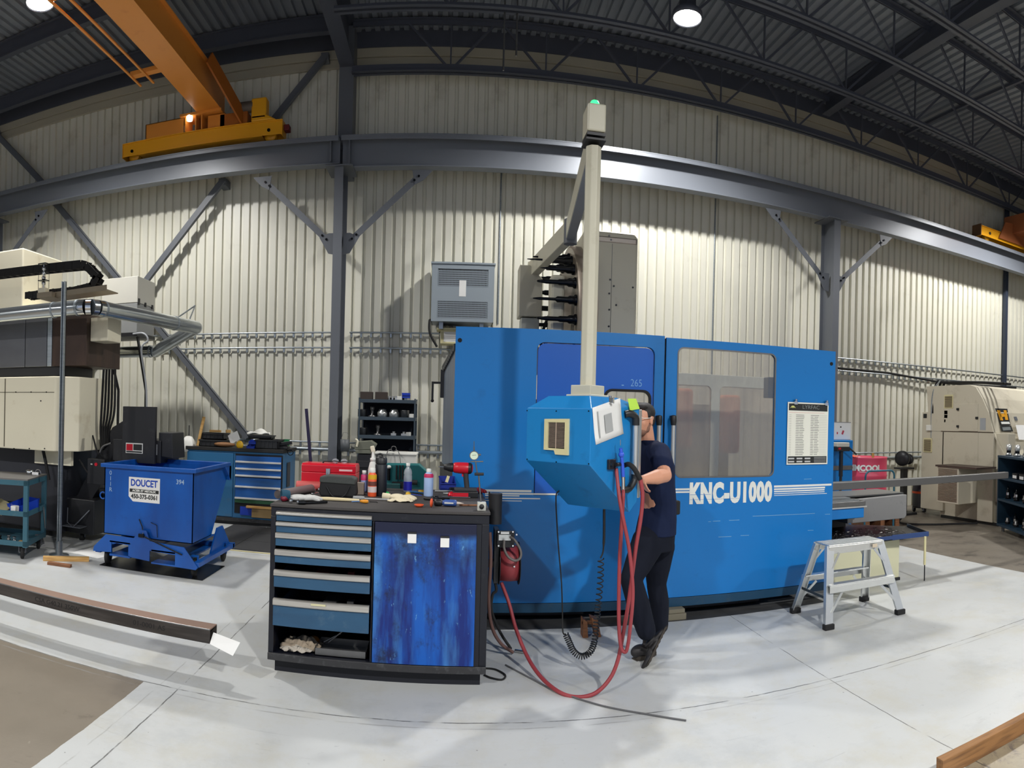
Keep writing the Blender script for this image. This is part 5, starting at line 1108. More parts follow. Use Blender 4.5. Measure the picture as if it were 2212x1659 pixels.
MB().box(.0, -.012, .09, BW, .0, .135).build('base_rail', mat('worn_black_rail', (52, 52, 54), .5, .2, .25, 9, dirt=((96, 98, 100), .3, 20)), t, bevel=.004)
MB().box(.03, .06, 0, BW-.03, BD-.05, .09).build('plinth', mat('plinth_navy', (10, 13, 24), .6), t)
MB().box(xd+.01, -.016, .14, BW-.075, .004, BH-.075).build('door', bench_door_mat(), t, bevel=.003)
MB().box(BW-.075, -.004, .135, BW-.045, .01, BH-.075).build('door_jamb', bn, t)
MB().box(W0, BD-.04, .135, xd-.006, BD-.02, BH-.09).box(W0, .03, BH-.095, xd-.006, BD-.03, BH-.085).build('inner_lining', mat('drawer_well_dark', (16, 17, 24), .7), t)
#            grip top py, grip bottom py, front bottom py at px 700
rows = [(1110, 1118, 1131), (1133, 1142, 1156), (1157, 1169, 1186), (1194, 1207, 1223), (1239, 1252, 1277), (1302, 1317, 1362)]
open_ = [0, 0, .015, .03, .05, .06]
for i, (g0_, g1_, f1_) in enumerate(rows):
    y = -.012-open_[i]*.5; za, zb2, zc = B.at(700, g0_, y).z, B.at(700, g1_, y).z, B.at(700, f1_, y).z
    d = MB().box(W0+.004, y, zc, xd-.010, y+.016, zb2).box(W0+.02, y+.016, zc+.012, W0+.028, y+.6, zb2).box(xd-.036, y+.016, zc+.012, xd-.028, y+.6, zb2).box(W0+.02, y+.016, zc+.004, xd-.028, y+.6, zc+.012).build('drawer', dfc, t, bevel=.002)
    MB().prism([(y-.012, za-.006), (y-.014, zb2+.005), (y-.008, zb2+.001), (y+.016, zb2), (y+.016, za), (y-.004, za)], W0+.004, xd-.010, 'X').build('drawer_grip', dal, d, bevel=.0015)
    if i == 5: MB().box(.28, y-.02, za-.018, .37, y-.0175, za-.006).build('label_strip', mat('faded_label', (206, 200, 160), .7), d)
    if i in (3, 4, 5): MB().box(W0+.05+.05*i, .05, zb2, W0+.13+.05*i, .2, zb2+.022).box(xd-.16, .06, zb2, xd-.12, .12, zb2+.03).each('drawer_contents', (steel, mat('dull_red_tin', (92, 26, 22), .5), steel)[i-3], d)
for px, py in ((890, 1161), (961, 1170)):
    a = B.at(px, py, -.018); o = thing('magnet_notepad', 'small white magnetic note with dark top strip, %s on the blue door' % ('left one' if px < 900 else 'right one'), 'note', B.M @ Vector((a.x-.026, -.0165, a.z-.034)), 0, 'notes on the bench door')
    MB().box(0, -.002, 0, .052, 0, .056).build('pad', paper, o); MB().box(0, -.005, .056, .052, 0, .068).build('strip', black, o)
# things in the open bottom bay
ragm = mat('oily_rag', (150, 136, 118), .9, var=.25, scale=10); rr_ = random.Random(11)
def cloth(w, d, h, seed, n=10, fold=3.0, thick=.004):
    r = random.Random(seed); a = [(r.uniform(.5, 1.6)*fold, r.uniform(.5, 1.6)*fold, r.uniform(0, 6)) for _ in range(4)]; v = []
    for i in range(n+1):
        for j in range(n+1):
            u, q = i/n-.5, j/n-.5; e = 1-.35*abs(sin(5*u+seed))*abs(q)-.25*abs(cos(4*q+seed))*abs(u)
            z = sum(sin(x*u*6+y*q*6+p) for x, y, p in a)/4; v.append((u*w*e, q*d*e, h*max(0, .35+.65*z)*(1-1.2*max(abs(u), abs(q))**2*2)+.003))
    return MB().add(v, [(i*(n+1)+j, (i+1)*(n+1)+j, (i+1)*(n+1)+j+1, i*(n+1)+j+1) for i in range(n) for j in range(n)], True)
def clothing(name, m, lbl, cat, loc, w, d, h, seed, rz=0, fold=3.0):
    o = solo(name, cloth(w, d, h, seed, 14, fold), m, lbl, cat, loc, rz); q = o.modifiers.new('s', 'SOLIDIFY'); q.thickness = .003; q.offset = 1; return o
clothing('rag', ragm, 'crumpled oily rag in the open bottom bay of the workbench', 'rag', (B.o.x+.19, 3.93, .137), .28, .16, .10, 3)
clothing('rag', mat('pale_rag', (176, 168, 156), .9), 'pale rag lying at the front of the open bottom bay', 'rag', (B.o.x+.17, 3.86, .137), .22, .08, .05, 5)
solo('tin_lid', MB().lathe([(.001, 0), (.035, 0), (.037, .005), (.001, .006)], n=18), mat('amber_lid', (140, 88, 34), .4), 'small amber round lid on the rag in the bottom bay', 'lid', (B.o.x+.26, 3.95, .175), .3).rotation_euler = (.9, .2, 0)
solo('steel_tray', MB().box(-.16, -.10, 0, .16, .10, .004).box(-.16, -.10, 0, .16, -.096, .045).box(-.16, .096, 0, .16, .10, .045).box(-.16, -.1, 0, -.156, .1, .045).box(.156, -.1, 0, .16, .1, .045), steel, 'shallow steel tray at the right of the open bottom bay', 'tray', (B.o.x+.45, 3.93, .137))
for i, (x, a, l) in enumerate(((.36, .7, 'steel rod sticking up from the clutter in the bottom bay'), (.33, -.5, 'thin dark rod crossing the clutter in the bottom bay'))): solo('metal_rod', MB().cyl((0, 0, 0), (.12*cos(a), .02, .12*abs(sin(a))), .005), steel, l, 'rod', (B.o.x+x, 3.92, .19))
# ------------------------------------------------------------------ on the bench top (z = 1.06)
ZT = BH
def bp(px, py): p = AZ(px, py, ZT); p.z = ZT+.0005; return p
# red tool box
p0, p1 = bp(650, 1057), bp(769, 1061); w_ = p1.x-p0.x; hb2 = AY(700, 1002, p0.y).z-ZT; dz = .20; yt = p0.y
t = thing('toolbox', 'red steel toolbox with black handle standing on the workbench', 'toolbox', (p0.x, yt, ZT))
hs = hb2*.68
MB().box(0, 0, 0, w_, dz, hs-.002).build('body', red, t, bevel=.005)
MB().prism([(0, hs), (dz, hs), (dz, hb2-.02), (dz-.03, hb2), (.02, hb2), (0, hb2-.012)], 0, w_, 'X').build('lid', red, t, bevel=.004)
MB().box(w_*.46, -.008, hs-.03, w_*.54, 0, hs+.03).box(w_*.47, -.014, hs-.022, w_*.53, -.006, hs-.004).build('latch', chrome, t, bevel=.002)
MB().box(w_*.70, -.0015, hs+.014, w_*.94, 0, hs+.027).build('name_strip', mat('pale_pink_strip', (236, 190, 190), .6), t)
MB().tube([(w_*.36, dz*.4, hb2), (w_*.38, dz*.4, hb2+.016), (w_*.60, dz*.4, hb2+.016), (w_*.62, dz*.4, hb2)], .007, 8).build('handle', black, t)
t = thing('safety_spectacles', 'clear safety spectacles lying on the lid of the red toolbox', 'spectacles', (p0.x+w_*.68, yt+.10, ZT+hb2+.0005))
MB().tube(bez([(-.065, -.03, .012), (-.04, -.04, .02), (0, -.038, .014), (.04, -.04, .02), (.065, -.03, .012)], 16), .003, 6).build('frame', black, t); MB().tube([(-.065, -.03, .012), (-.06, .05, .006)], .003, 6).build('temple', black, t); MB().tube([(.065, -.03, .012), (.05, .05, .006)], .003, 6).build('temple', black, t)
MB().ball((-.033, -.035, .02), (.026, .006, .018), 12, 8).build('lens', mat('clear_lens', (0, 0, 0)), t); MB().ball((.033, -.035, .02), (.026, .006, .018), 12, 8).build('lens', mat('clear_lens', (0, 0, 0)), t)
solo('steel_bar_upright', MB().box(-.012, -.006, 0, .012, .006, 1.35), mat('dark_violet_steel', (32, 26, 58), .4, .3), 'long dark violet bar leaning upright behind the red toolbox', 'bar', (AY(690, 1000, 4.93).x+.03, 4.925, .32)).rotation_euler = (-.03, -.115, 0)
# black pouch
p = bp(727, 1074); t = thing('tool_pouch', 'black nylon pouch with grey flap in front of the red toolbox', 'pouch', (p.x, p.y, ZT))
MB().prism([(-.115, 0), (.12, 0), (.135, .02), (.125, .12), (-.115, .12), (-.125, .03)], 0, .10).build('pouch_body', mat('black_nylon', (20, 20, 22), .7, var=.3, bump=.3, bs=12), t, bevel=.012)
MB().prism([(-.12, .095), (.125, .088), (.13, .128), (.10, .142), (-.06, .146), (-.118, .136)], -.008, .108).build('flap', mat('grey_nylon', (62, 66, 64), .7, bump=.2), t, bevel=.008)
MB().tube(bez([(-.07, -.006, .07), (-.03, -.012, .012), (.02, -.016, -.0), (.06, -.012, .02), (.09, -.006, .08)], 20), .004, 6).build('pouch_strap', black, t)
# big tube
t = thing('steel_pipe', 'dark grey steel pipe lying at the left end of the workbench', 'pipe', (0, 0, 0)); a = bp(600, 1078); a.z = ZT+.030; b = Vector((a.x+.13, a.y+.42, ZT+.030))
t.location = a; d = b-a; MB().lathe([(.029, 0), (.029, d.length), (.021, d.length), (.021, .012), (.021, 0), (.029, 0)], (0, 0, 0), 22, d).build('tube', mat('pipe_grey', (128, 120, 120), .45, .3, .15, 6), t); MB().cyl((0, 0, 0), d*.98, .0209, n=20).build('bore', mat('vent_black', (0, 0, 0)), t) if False else MB().lathe([(.001, .012), (.0205, .012), (.0205, .016), (.001, .016)], (0, 0, 0), 16, d).build('bore', mat('vent_black', (0, 0, 0)), t)
solo('handle_grip', MB().lathe([(.001, 0), (.017, .004), (.020, .02), (.016, .055), (.001, .06)], (0, 0, 0), 14, (.5, 1, 0)), mat('wine_red', (118, 24, 44), .4), 'dark red handle grip at the front left corner of the bench', 'grip', bp(609, 1084)+Vector((0, 0, .019)))
solo('red_cylinder', MB().lathe([(.001, -.10), (.030, -.10), (.032, -.09), (.032, .08), (.024, .085), (.001, .085)], (0, 0, 0), 20, (1, .1, 0)), mat('faded_red', (206, 96, 92), .5), 'faded red cylinder lying behind the gloves', 'cylinder', bp(666, 1060)+Vector((0, .05, .033)))
def glove(lbl, loc, m, cuff, rz, s=1.0, cs=1.0):
    t = thing('work_glove', lbl, 'glove', loc, rz); g = MB()
    g.ball((0, 0, .020), (.055*s, .042*s, .022), 16, 10)
    for i, (x, a, L) in enumerate(((.03, .35, .07), (.04, .12, .08), (.04, -.12, .078), (.03, -.35, .065))): limb(g, [(x*s, a*.09, .018), ((x+L*.6)*s, a*.16, .022), ((x+L)*s, a*.2, .012)], [.014, .013, .011], 10)
    limb(g, [(0, .03, .018), (.03*s, .07, .016)], [.015, .011], 10); g.build('hand', m, t, remesh=.004, smooth=2)
    MB().lathe([(.030*cs, 0), (.036*cs, -.02), (.040*cs, -.055), (.036*cs, -.055), (.028*cs, -.01), (.030*cs, 0)], (-.045*s, 0, .042*cs-.006), 20, (1, 0, .0)).build('cuff', cuff, t); return t
glove('white and teal work glove on the left of the bench', bp(644, 1082), mat('glove_grey_white', (190, 190, 188), .9, var=.25, scale=25), mat('glove_teal', (22, 72, 96), .8), .45, 1.25, 1.0)
hm_ = MB().cyl((0, 0, .010), (.13, .09, .010), .009, .008); solo('ratchet_handle', hm_.ball((0, 0, .010), .0125).cyl((-.03, -.012, .013), (.012, .0, .013), .013), darksteel, 'black ratchet handle beside the white and teal glove', 'ratchet', bp(656, 1090))
for i, (px, py, l) in enumerate(((628, 1087, 'small chrome socket in front of the glove'), (644, 1089, 'larger chrome socket at the ratchet head'), (690, 1062, 'chrome socket beside the black pouch'), (678, 1064, 'chrome socket between red cylinder and pouch'))): solo('socket', MB().lathe([(.007, 0), (.012, 0), (.012, .028), (.008, .028), (.007, 0)], (0, 0, .0), 14, (0, 0, 1)), chrome, l, 'socket', bp(px, py))
solo('open_spanner', MB().cb((0, 0, .005), (.16, .014, .006)).torus((.088, 0, .005), .014, .005, (0, 0, 1), 12, 6, .6, 5.7).torus((-.088, 0, .005), .013, .004, (0, 0, 1), 12, 6), chrome, 'chrome spanner leaning by the pouch', 'spanner', bp(697, 1066), .9)
solo('hammer_handle', MB().lathe([(.009, 0), (.012, .05), (.011, .16), (.008, .26), (.001, .262)], (0, 0, .0125), 12, (1, -.02, 0)), mat('ash_handle', (222, 206, 164), .6), 'pale wooden handle lying under the front of the pouch', 'handle', bp(692, 1080)+Vector((0, -.02, 0)))
# torque wrench, screwdrivers
t = thing('torque_wrench', 'long steel torque wrench with grey grip on the bench', 'wrench', bp(762, 1080)+Vector((0, 0, .014)))
MB().lathe([(.001, 0), (.013, .003), (.014, .06), (.011, .075), (.001, .08)], (0, 0, 0), 14, (1, .05, 0)).build('grip', mat('knurled_grey', (150, 152, 152), .5), t); MB().cyl((.07, .004, -.002), (.24, .012, -.004), .0065).build('shaft', alum, t); MB().cb((.26, .013, -.004), (.05, .028, .018)).build('head', chrome, t, bevel=.005)
def driver(lbl, loc, rz, hm, sm, L=.07, S=.06, r=.012, tm=None):
    t = thing('screwdriver', lbl, 'screwdriver', loc+Vector((0, 0, r)), rz); MB().lathe([(.001, 0), (r*.8, .003), (r, .02), (r*.85, L*.7), (r*.6, L), (.001, L)], (0, 0, 0), 12, (1, 0, 0)).build('handle', hm, t); MB().cyl((L, 0, 0), (L+S, 0, -r*.5), .003, n=8).build('blade', sm, t); return t
driver('screwdriver with amber handle and blue shank at the front of the bench', bp(796, 1088), pi-.08, mat('amber_handle', (226, 148, 36), .35), mat('blue_shank', (84, 130, 190), .4), .055, .055, .0125)
solo('hex_key', MB().tube([(0, 0, .003), (.05, -.005, .003), (.055, -.02, .003)], .0025, 6), darksteel, 'small black hex key near the amber screwdriver', 'hex key', bp(798, 1085))
# bottles and cans
def bottle(name, lbl, cat, loc, prof, m, cap=None, capm=None, lab=None, labm=None, n=20):
    t = thing(name, lbl, cat, loc); MB().lathe(prof, n=n).build('bottle', m, t)
    if cap: MB().lathe(cap, n=16).build('cap', capm, t)
    if lab: MB().lathe(lab, n=n).build('label', labm, t)
    return t
bottle('glue_bottle', 'small bottle with pink label and white cap beside the toolbox', 'bottle', Vector((bp(785, 1063).x, bp(785, 1063).y+.03, ZT)), [(.001, 0), (.024, 0), (.025, .01), (.025, .10), (.018, .125), (.010, .13)], mat('pale_blue_bottle', (150, 160, 206), .4), [(.013, .13), (.016, .13), (.016, .155), (.001, .156)], white, [(.0256, .085), (.0256, .12), (.020, .126)], mat('magenta_label', (206, 52, 110), .5))
solo('grey_carton', MB().box(-.026, -.02, 0, .026, .02, .085), mat('kraft_grey', (166, 152, 138), .8), 'small kraft grey carton right of the toolbox', 'carton', bp(779, 1068), bevel=.003)
t = thing('spray_bottle', 'tall white spray bottle behind the orange can', 'bottle', Vector((bp(800, 1060).x, bp(800, 1060).y+.12, ZT)))
MB().lathe([(.001, 0), (.034, 0), (.036, .01), (.036, .15), (.024, .20), (.014, .215)], n=20).build('bottle', white, t); MB().lathe([(.017, .212), (.022, .214), (.022, .235), (.012, .238), (.010, .285)], n=14).build('collar', white, t); MB().cb((-.004, 0, .305), (.032, .022, .045), 0, 0, -.25).cb((.008, 0, .28), (.014, .018, .02)).build('trigger_head', mat('ivory_plastic', (230, 224, 200), .5), t, bevel=.006)
bottle('spray_can', 'orange spray can with yellow band and white cap', 'spray can', bp(803, 1073)+Vector((0, .015, 0)), [(.001, 0), (.029, 0), (.030, .004), (.030, .15), (.020, .165), (.018, .17)], orangep, [(.001, .20), (.020, .198), (.022, .17), (.02, .165)], white, [(.0305, .120), (.0305, .150), (.0305, .151)], yellow)
t_ = bpy.data.objects[[o.name for o in bpy.data.objects if o.name.startswith('spray_can')][0]]
MB().lathe([(.0307, .03), (.0307, .07)], n=20).build('printed_band', mat('can_print', (226, 210, 206), .5), t_); MB().lathe([(.0309, .075), (.0309, .105)], n=20).build('printed_band', mat('can_dark', (110, 60, 50), .5), t_)
t = thing('insulated_flask', 'tall matt black insulated flask with handle lid', 'flask', bp(821, 1072)+Vector((0, .03, 0)))
MB().lathe([(.001, 0), (.040, 0), (.042, .005), (.042, .215), (.038, .222), (.034, .224)], n=26).build('body', mat('flask_black', (22, 26, 34), .5), t); MB().lathe([(.041, .226), (.041, .262), (.030, .275), (.001, .277)], n=24).build('lid', black, t); MB().tube([(-.03, 0, .268), (-.034, 0, .285), (-.01, 0, .292), (.012, 0, .283)], .008, 8).build('lid_handle', black, t)
clothing('foil_pads', green, 'bright green packet of pads on the bench', 'packet', bp(831, 1071), .075, .05, .05, 8)
glove('cream leather glove draped on the bench before the water bottle', bp(858, 1080), mat('cream_leather', (224, 212, 182), .8, var=.08), mat('cream_leather', (0, 0, 0)), -.15, 1.0, .6)
clothing('cream_rag', mat('cream_leather', (0, 0, 0)), 'cream cloth spread around the leather glove', 'cloth', bp(866, 1084), .18, .10, .03, 12)
# small clamp / yellow ended screwdriver
driver('thick blue and yellow handled screwdriver beside the cream glove', bp(876, 1073), .25, yellow, bluep, .035, .08, .0165)
t = thing('clamp_handles', 'blue handled pliers with yellow end on the bench', 'pliers', bp(903, 1066)+Vector((0, 0, .012))); MB().lathe([(.001, 0), (.013, .004), (.013, .04), (.001, .045)], (0, 0, 0), 12, (1, -.1, 0)).build('end', yellow, t); MB().bar((-.06, .0, 0), (.0, 0, 0), .016, .012).bar((-.03, -.01, 0), (.09, -.075, -.004), .015, .012).build('handle', mat('steel_blue_grip', (44, 92, 140), .45), t, bevel=.003)
# water bottle
wb = bp(880, 1064); t = thing('water_bottle', 'clear water bottle with blue label and white cap', 'bottle', Vector((wb.x, wb.y+.02, ZT)))
cw = mat('clear_pet', (206, 214, 220), .12, alpha=.45); MB().lathe([(.001, 0), (.030, 0), (.031, .01), (.029, .03), (.031, .05), (.029, .075), (.031, .09), (.031, .12), (.028, .13), (.031, .14), (.026, .165), (.013, .185), (.013, .2)], n=22).build('bottle', cw, t)
MB().lathe([(.0316, .015), (.0316, .08)], n=22).build('label', mat('label_deep_blue', (34, 38, 160), .4), t); MB().lathe([(.015, .195), (.016, .215), (.001, .217)], n=14).build('cap', white, t)
pb_ = bp(925, 1073); bottle('cleaner_bottle', 'pale blue cleaner bottle with pink shoulder and white cap', 'bottle', Vector((pb_.x, pb_.y+.02, ZT)), [(.001, 0), (.031, 0), (.033, .008), (.033, .145), (.028, .16), (.017, .168), (.016, .175)], mat('pale_blue_label', (170, 196, 236), .45), [(.018, .172), (.018, .190), (.014, .195), (.001, .197)], white, [(.0335, .134), (.0335, .150), (.0285, .161)], mat('crimson_label', (206, 44, 96), .5))
# orange caps
solo('plastic_ring', MB().lathe([(.012, .0), (.020, 0), (.030, .012), (.030, .016), (.020, .006), (.012, .006)], n=22), orangep, 'orange plastic ring cap lying flat at the front of the bench', 'cap', bp(905, 1095))
o = solo('plastic_disc', MB().lathe([(.001, 0), (.027, 0), (.028, .006), (.001, .008)], (0, 0, 0), 22, (1, -.25, 0)), orangep, 'orange plastic cap standing on its edge', 'cap', bp(931, 1096)+Vector((0, 0, .0275)))
t = thing('deburring_tool', 'blue and black pistol grip tool with a pointed tip lying on the bench', 'tool', bp(968, 1094)+Vector((0, 0, .022)), -.12)
MB().lathe([(.001, -.09), (.020, -.088), (.023, -.07), (.021, -.045), (.015, -.035)], (0, 0, 0), 16, (1, 0, 0)).build('collar', black, t); MB().lathe([(.015, -.035), (.021, -.02), (.021, .04), (.019, .052), (.001, .056)], (0, 0, 0), 14, (1, 0, 0)).build('grip', mat('grip_blue', (54, 84, 150), .4), t); MB().lathe([(.010, .052), (.008, .068), (.001, .10)], (0, 0, 0), 12, (1, 0, 0)).build('tip', mat('tip_cream', (206, 190, 176), .4), t)
MB().box(-.022, -.0225, -.003, .036, -.0195, .006).build('grip_inlay', mat('grip_white', (204, 206, 204), .5), t)
MB().cyl((.0, .02, 0), (.02, .03, 0), .008).build('trigger_spur', black, t)
solo('file_handle', MB().bar((0, 0, .008), (.15, .02, .008), .016, .010), brown_wood, 'brown flat wooden strip behind the blue grip tool', 'file', bp(992, 1094), bevel=.002)
driver('long black file shank behind the orange caps', bp(915, 1080), -.45, black, darksteel, .09, .07, .010)
solo('chuck_key', MB().cyl((-.05, 0, .012), (.05, 0, .012), .008).lathe([(.001, -.02), (.018, -.018), (.018, .014), (.001, .018)], (-.04, 0, .016), 14, (1, 0, 0)), darksteel, 'dark chuck lying behind the blue grip tool', 'chuck', bp(955, 1082))
# clutter under the drill
for i, (px, py, L, a, m, l) in enumerate(((958, 1063, .13, .1, white, 'white marker pen at the left of the drill battery'), (985, 1076, .20, -.02, chrome, 'long thin bright rod in front of the drill'), (972, 1068, .10, .05, alum, 'small silver ruler beside the drill battery'), (1030, 1066, .08, .3, redp, 'short red handle right of the drill battery'), (1012, 1060, .12, .1, alum, 'bright steel blade behind the red handle'))):
    p = bp(px, py); solo('pen_or_rod', MB().cyl((-L/2, 0, .007), (L/2, 0, .007), .006 if m != chrome else .0035, n=10), m, l, 'rod', p, a).name = 'tool_rod'
clothing('red_cloth', red, 'crumpled red cloth under the drill battery', 'cloth', bp(990, 1073), .15, .09, .05, 21)
clothing('red_cloth', mat('dull_red_cloth', (170, 30, 44), .8), 'crumpled dark red cloth at the back right of the bench', 'cloth', bp(1038, 1066), .10, .07, .05, 22)
solo('calliper_case', MB().box(-.12, -.03, 0, .12, .03, .028), black, 'flat black case lying behind the drill battery', 'case', bp(1005, 1063)+Vector((0, .05, 0)), .1, bevel=.005)
binbox('storage_bin', mat('navy_bin', (22, 44, 140), .45), 'small blue bin with a tag behind the drill', bp(966, 1060)+Vector((0, .06, 0)), .12, .12, .10, .1)
solo('paper_tag', MB().cb((0, 0, .0), (.022, .004, .05), 0, 0, .3), mat('cream_tag', (236, 226, 170), .7), 'cream tag standing in the small blue bin', 'tag', bp(966, 1060)+Vector((.0, .03, .085)))
# cordless drill, standing on its battery
p = bp(999, 1074); t = thing('cordless_drill', 'red and black cordless drill standing on its battery', 'drill', (p.x, p.y+.01, ZT))
drm = mat('drill_red', (206, 28, 46), .35); zb3 = AY(990, 1011, p.y).z-ZT; hd = zb3
MB().lathe([(.001, -.070), (.026, -.067), (.038, -.052), (.041, -.02), (.040, .03), (.036, .062), (.028, .070)], (.0, 0, hd), 20, (-1, 0, .03)).build('motor_housing', drm, t)
MB().lathe([(.028, .068), (.033, .074), (.030, .10), (.024, .112), (.020, .135), (.010, .138)], (0, 0, hd), 20, (-1, 0, .03)).build('chuck', black, t); MB().cyl((-.135, 0, hd+.004), (-.175, 0, hd+.006), .004, n=8).build('drill_bit', chrome, t)
MB().lathe([(.001, .066), (.034, .062), (.040, .050), (.041, .036)], (.0, 0, hd), 20, (1, 0, -.03)).build('end_cap', black, t)
MB().tube([(.018, 0, hd-.02), (.022, 0, hd-.07), (.030, 0, .07), (.036, 0, .045)], lambda q: .021-.003*sin(pi*q), 12).build('grip', mat('drill_grip', (52, 52, 54), .6), t); MB().cb((-.002, 0, hd-.045), (.012, .016, .03)).build('trigger', drm, t, bevel=.003)
MB().box(-.07, -.042, 0, .11, .042, .042).build('battery', black, t, bevel=.006); MB().box(-.06, -.038, .042, .10, .038, .066).build('battery_shoe', mat('drill_grip', (0, 0, 0)), t, bevel=.006); MB().box(-.072, -.044, .006, .04, -.041, .034).build('battery_badge', drm, t)
# dial indicator on magnetic base
p = bp(1040, 1103); t = thing('dial_indicator', 'dial gauge on a jointed arm with magnetic base at the bench corner', 'gauge', (p.x, p.y+.01, ZT))
Yg = p.y+.02
def gl_(px, py): return AY(px, py, Yg)-Vector((p.x, p.y+.01, ZT))
MB().box(-.026, -.025, 0, .026, .025, .052).build('magnetic_base', mat('base_ivory', (206, 206, 196), .35, .3), t, bevel=.003); MB().lathe([(.001, -.034), (.014, -.034), (.015, -.025)], (0, 0, .026), 18, (0, 1, 0)).build('magnet_switch', black, t)
MB().cyl((-.004, 0, .05), gl_(1034, 1026), .005).cyl(gl_(1031, 1022), gl_(1027, 995), .004).cyl(gl_(1016, 997), gl_(1044, 997), .004).cyl(gl_(1024, 975), gl_(1024, 953), .0025).cyl(gl_(1024, 975), gl_(1024, 965), .004).each('arm', steel, t)
MB().cyl(gl_(1025, 1024)+Vector((0, -.005, 0)), gl_(1045, 1024)+Vector((0, -.005, 0)), .009).build('arm_clamp', black, t)
dp = gl_(1024, 984); MB().cyl(dp+Vector((0, -.008, 0)), dp+Vector((0, .014, 0)), .028, n=28).cyl(dp+Vector((.024, .004, .004)), dp+Vector((.042, .004, .006)), .006).build('dial_body', steel, t); MB().cyl(dp+Vector((0, -.010, 0)), dp+Vector((0, -.008, 0)), .0235, n=28).build('dial_face', mat('dial_pale', (206, 222, 200), .4), t); MB().bar(dp+Vector((-.012, -.0105, .002)), dp+Vector((.012, -.0105, .004)), .001, .002).build('needle', black, t)
# black can hung on the bench end and the hose reel
bx_ = B.o.x+BW; 
solo('hanging_canister', MB().cyl((0, 0, 0), (0, 0, .19), .042, n=22).box(-.045, -.01, .15, -.035, .01, .20), mat('matt_black', (14, 15, 20), .6), 'black round canister hanging on the right end of the workbench', 'canister', (bx_+.047, 3.98, AY(1066, 1131, 3.98).z), bevel=.002)
rx, ry = bx_+.20, 4.34
t = thing('hose_reel', 'black hose reel with red hose on the end of the workbench', 'hose reel', (rx, ry, 0)); zc = AY(1090, 1205, ry).z
def R3(px, py, Y=ry): return AY(px, py, Y)-Vector((rx, ry, 0))
a, b = R3(1073, 1183, 4.24), R3(1112, 1147, 4.24)
MB().box(a.x, -.10, a.z, b.x, -.085, b.z).build('reel_front', blackmetal, t, bevel=.004)
bs_ = MB()
for px, py in ((1077, 1149), (1108, 1149), (1077, 1179), (1108, 1179), (1116, 1155), (1111, 1224)): q = R3(px, py, 4.23); bs_.cyl((q.x, -.112, q.z), (q.x, -.10, q.z), .006, n=6)
bs_.each('bolt', chrome, t)
c_ = R3(1091, 1152, 4.22); MB().box(c_.x-.028, -.112, c_.z-.007, c_.x+.028, -.10, c_.z+.007).build('reel_label', paper, t); MB().box(c_.x-.04, -.108, c_.z-.05, c_.x+.04, -.10, c_.z-.012).build('reel_window', alum, t)
zr0, zr1 = R3(1090, 1260).z, R3(1090, 1175).z; rr2 = (zr1-zr0)/2+.01; cz_ = (zr0+zr1)/2
MB().lathe([(.02, -.075), (rr2, -.075), (rr2, -.070), (.02, -.070)], (-.02, .02, cz_), 30, (1, 0, 0)).lathe([(.02, .062), (rr2, .062), (rr2, .067), (.02, .067)], (-.02, .02, cz_), 30, (1, 0, 0)).build('reel_flange', blackmetal, t)
MB().lathe([(.05, -.068), (rr2*.82, -.068), (rr2*.85, 0), (rr2*.82, .06), (.05, .06)], (-.02, .02, cz_), 30, (1, 0, 0)).build('wound_hose', hosem, t)
MB().box(-.20, -.03, cz_-.02, -.05, .05, cz_+.02).box(-.13, -.06, cz_-.12, -.10, .08, b.z).build('reel_mount', blackmetal, t)
MB().tube(bez([R3(1089, 1167, 4.2), R3(1089, 1185, 4.19), R3(1098, 1203, 4.18), R3(1113, 1211, 4.18), R3(1124, 1204, 4.18), R3(1124, 1188, 4.19), R3(1112, 1167, 4.2), R3(1102, 1160, 4.22)], 28), .009, 8).build('loop_hose', mat('grey_hose', (110, 104, 100), .5), t)
hose([AY(1058, 1150, 4.2), AY(1060, 1210, 4.2), AY(1056, 1300, 4.2), AY(1063, 1355, 4.25), AY(1082, 1390, 4.3), AZ(1108, 1409, .02)], .012, mat('brown_hose', (104, 76, 70), .6), 'air_hose', 'dull brown hose hanging down beside the workbench end', n=30)
hose([AY(1068, 1250, 4.3), AY(1072, 1275, 4.3), AY(1064, 1285, 4.3), AY(1062, 1320, 4.3), AY(1080, 1365, 4.4), AZ(1104, 1402, .02)], .010, rubber, 'air_hose', 'black hose hanging from the reel beside the workbench end', n=30)
solo('hose_coupler', MB().cyl((0, 0, .012), (.06, -.03, .012), .011), chrome, 'chrome hose coupler on the floor at the end of the brown hose', 'coupler', AZ(1106, 1408, 0)+Vector((.02, -.01, 0)))
for px, py, l in ((1265, 1378, 'angled timber wedge under the front edge of the machine'), ): 
    p = AZ(px, py, 0); solo('timber_wedge', MB().prism([(0, 0), (.04, 0), (.03, .12), (.0, .14)], 0, .09, 'Y').prism([(.10, 0), (.14, 0), (.11, .13), (.06, .15)], 0, .09, 'Y').box(.0, .03, .09, .12, .06, .11), brown_wood, l, 'timber', (p.x-.02, p.y, 0))
p = AZ(1455, 1335, 0); solo('timber_block', MB().box(-.07, -.06, 0, .09, .06, .05).box(-.06, -.05, .052, .08, .05, .085), mat('grey_timber', (128, 122, 104), .8), 'grey packing block under the machine right of the man', 'timber', (p.x, 4.95, 0), bevel=.002)
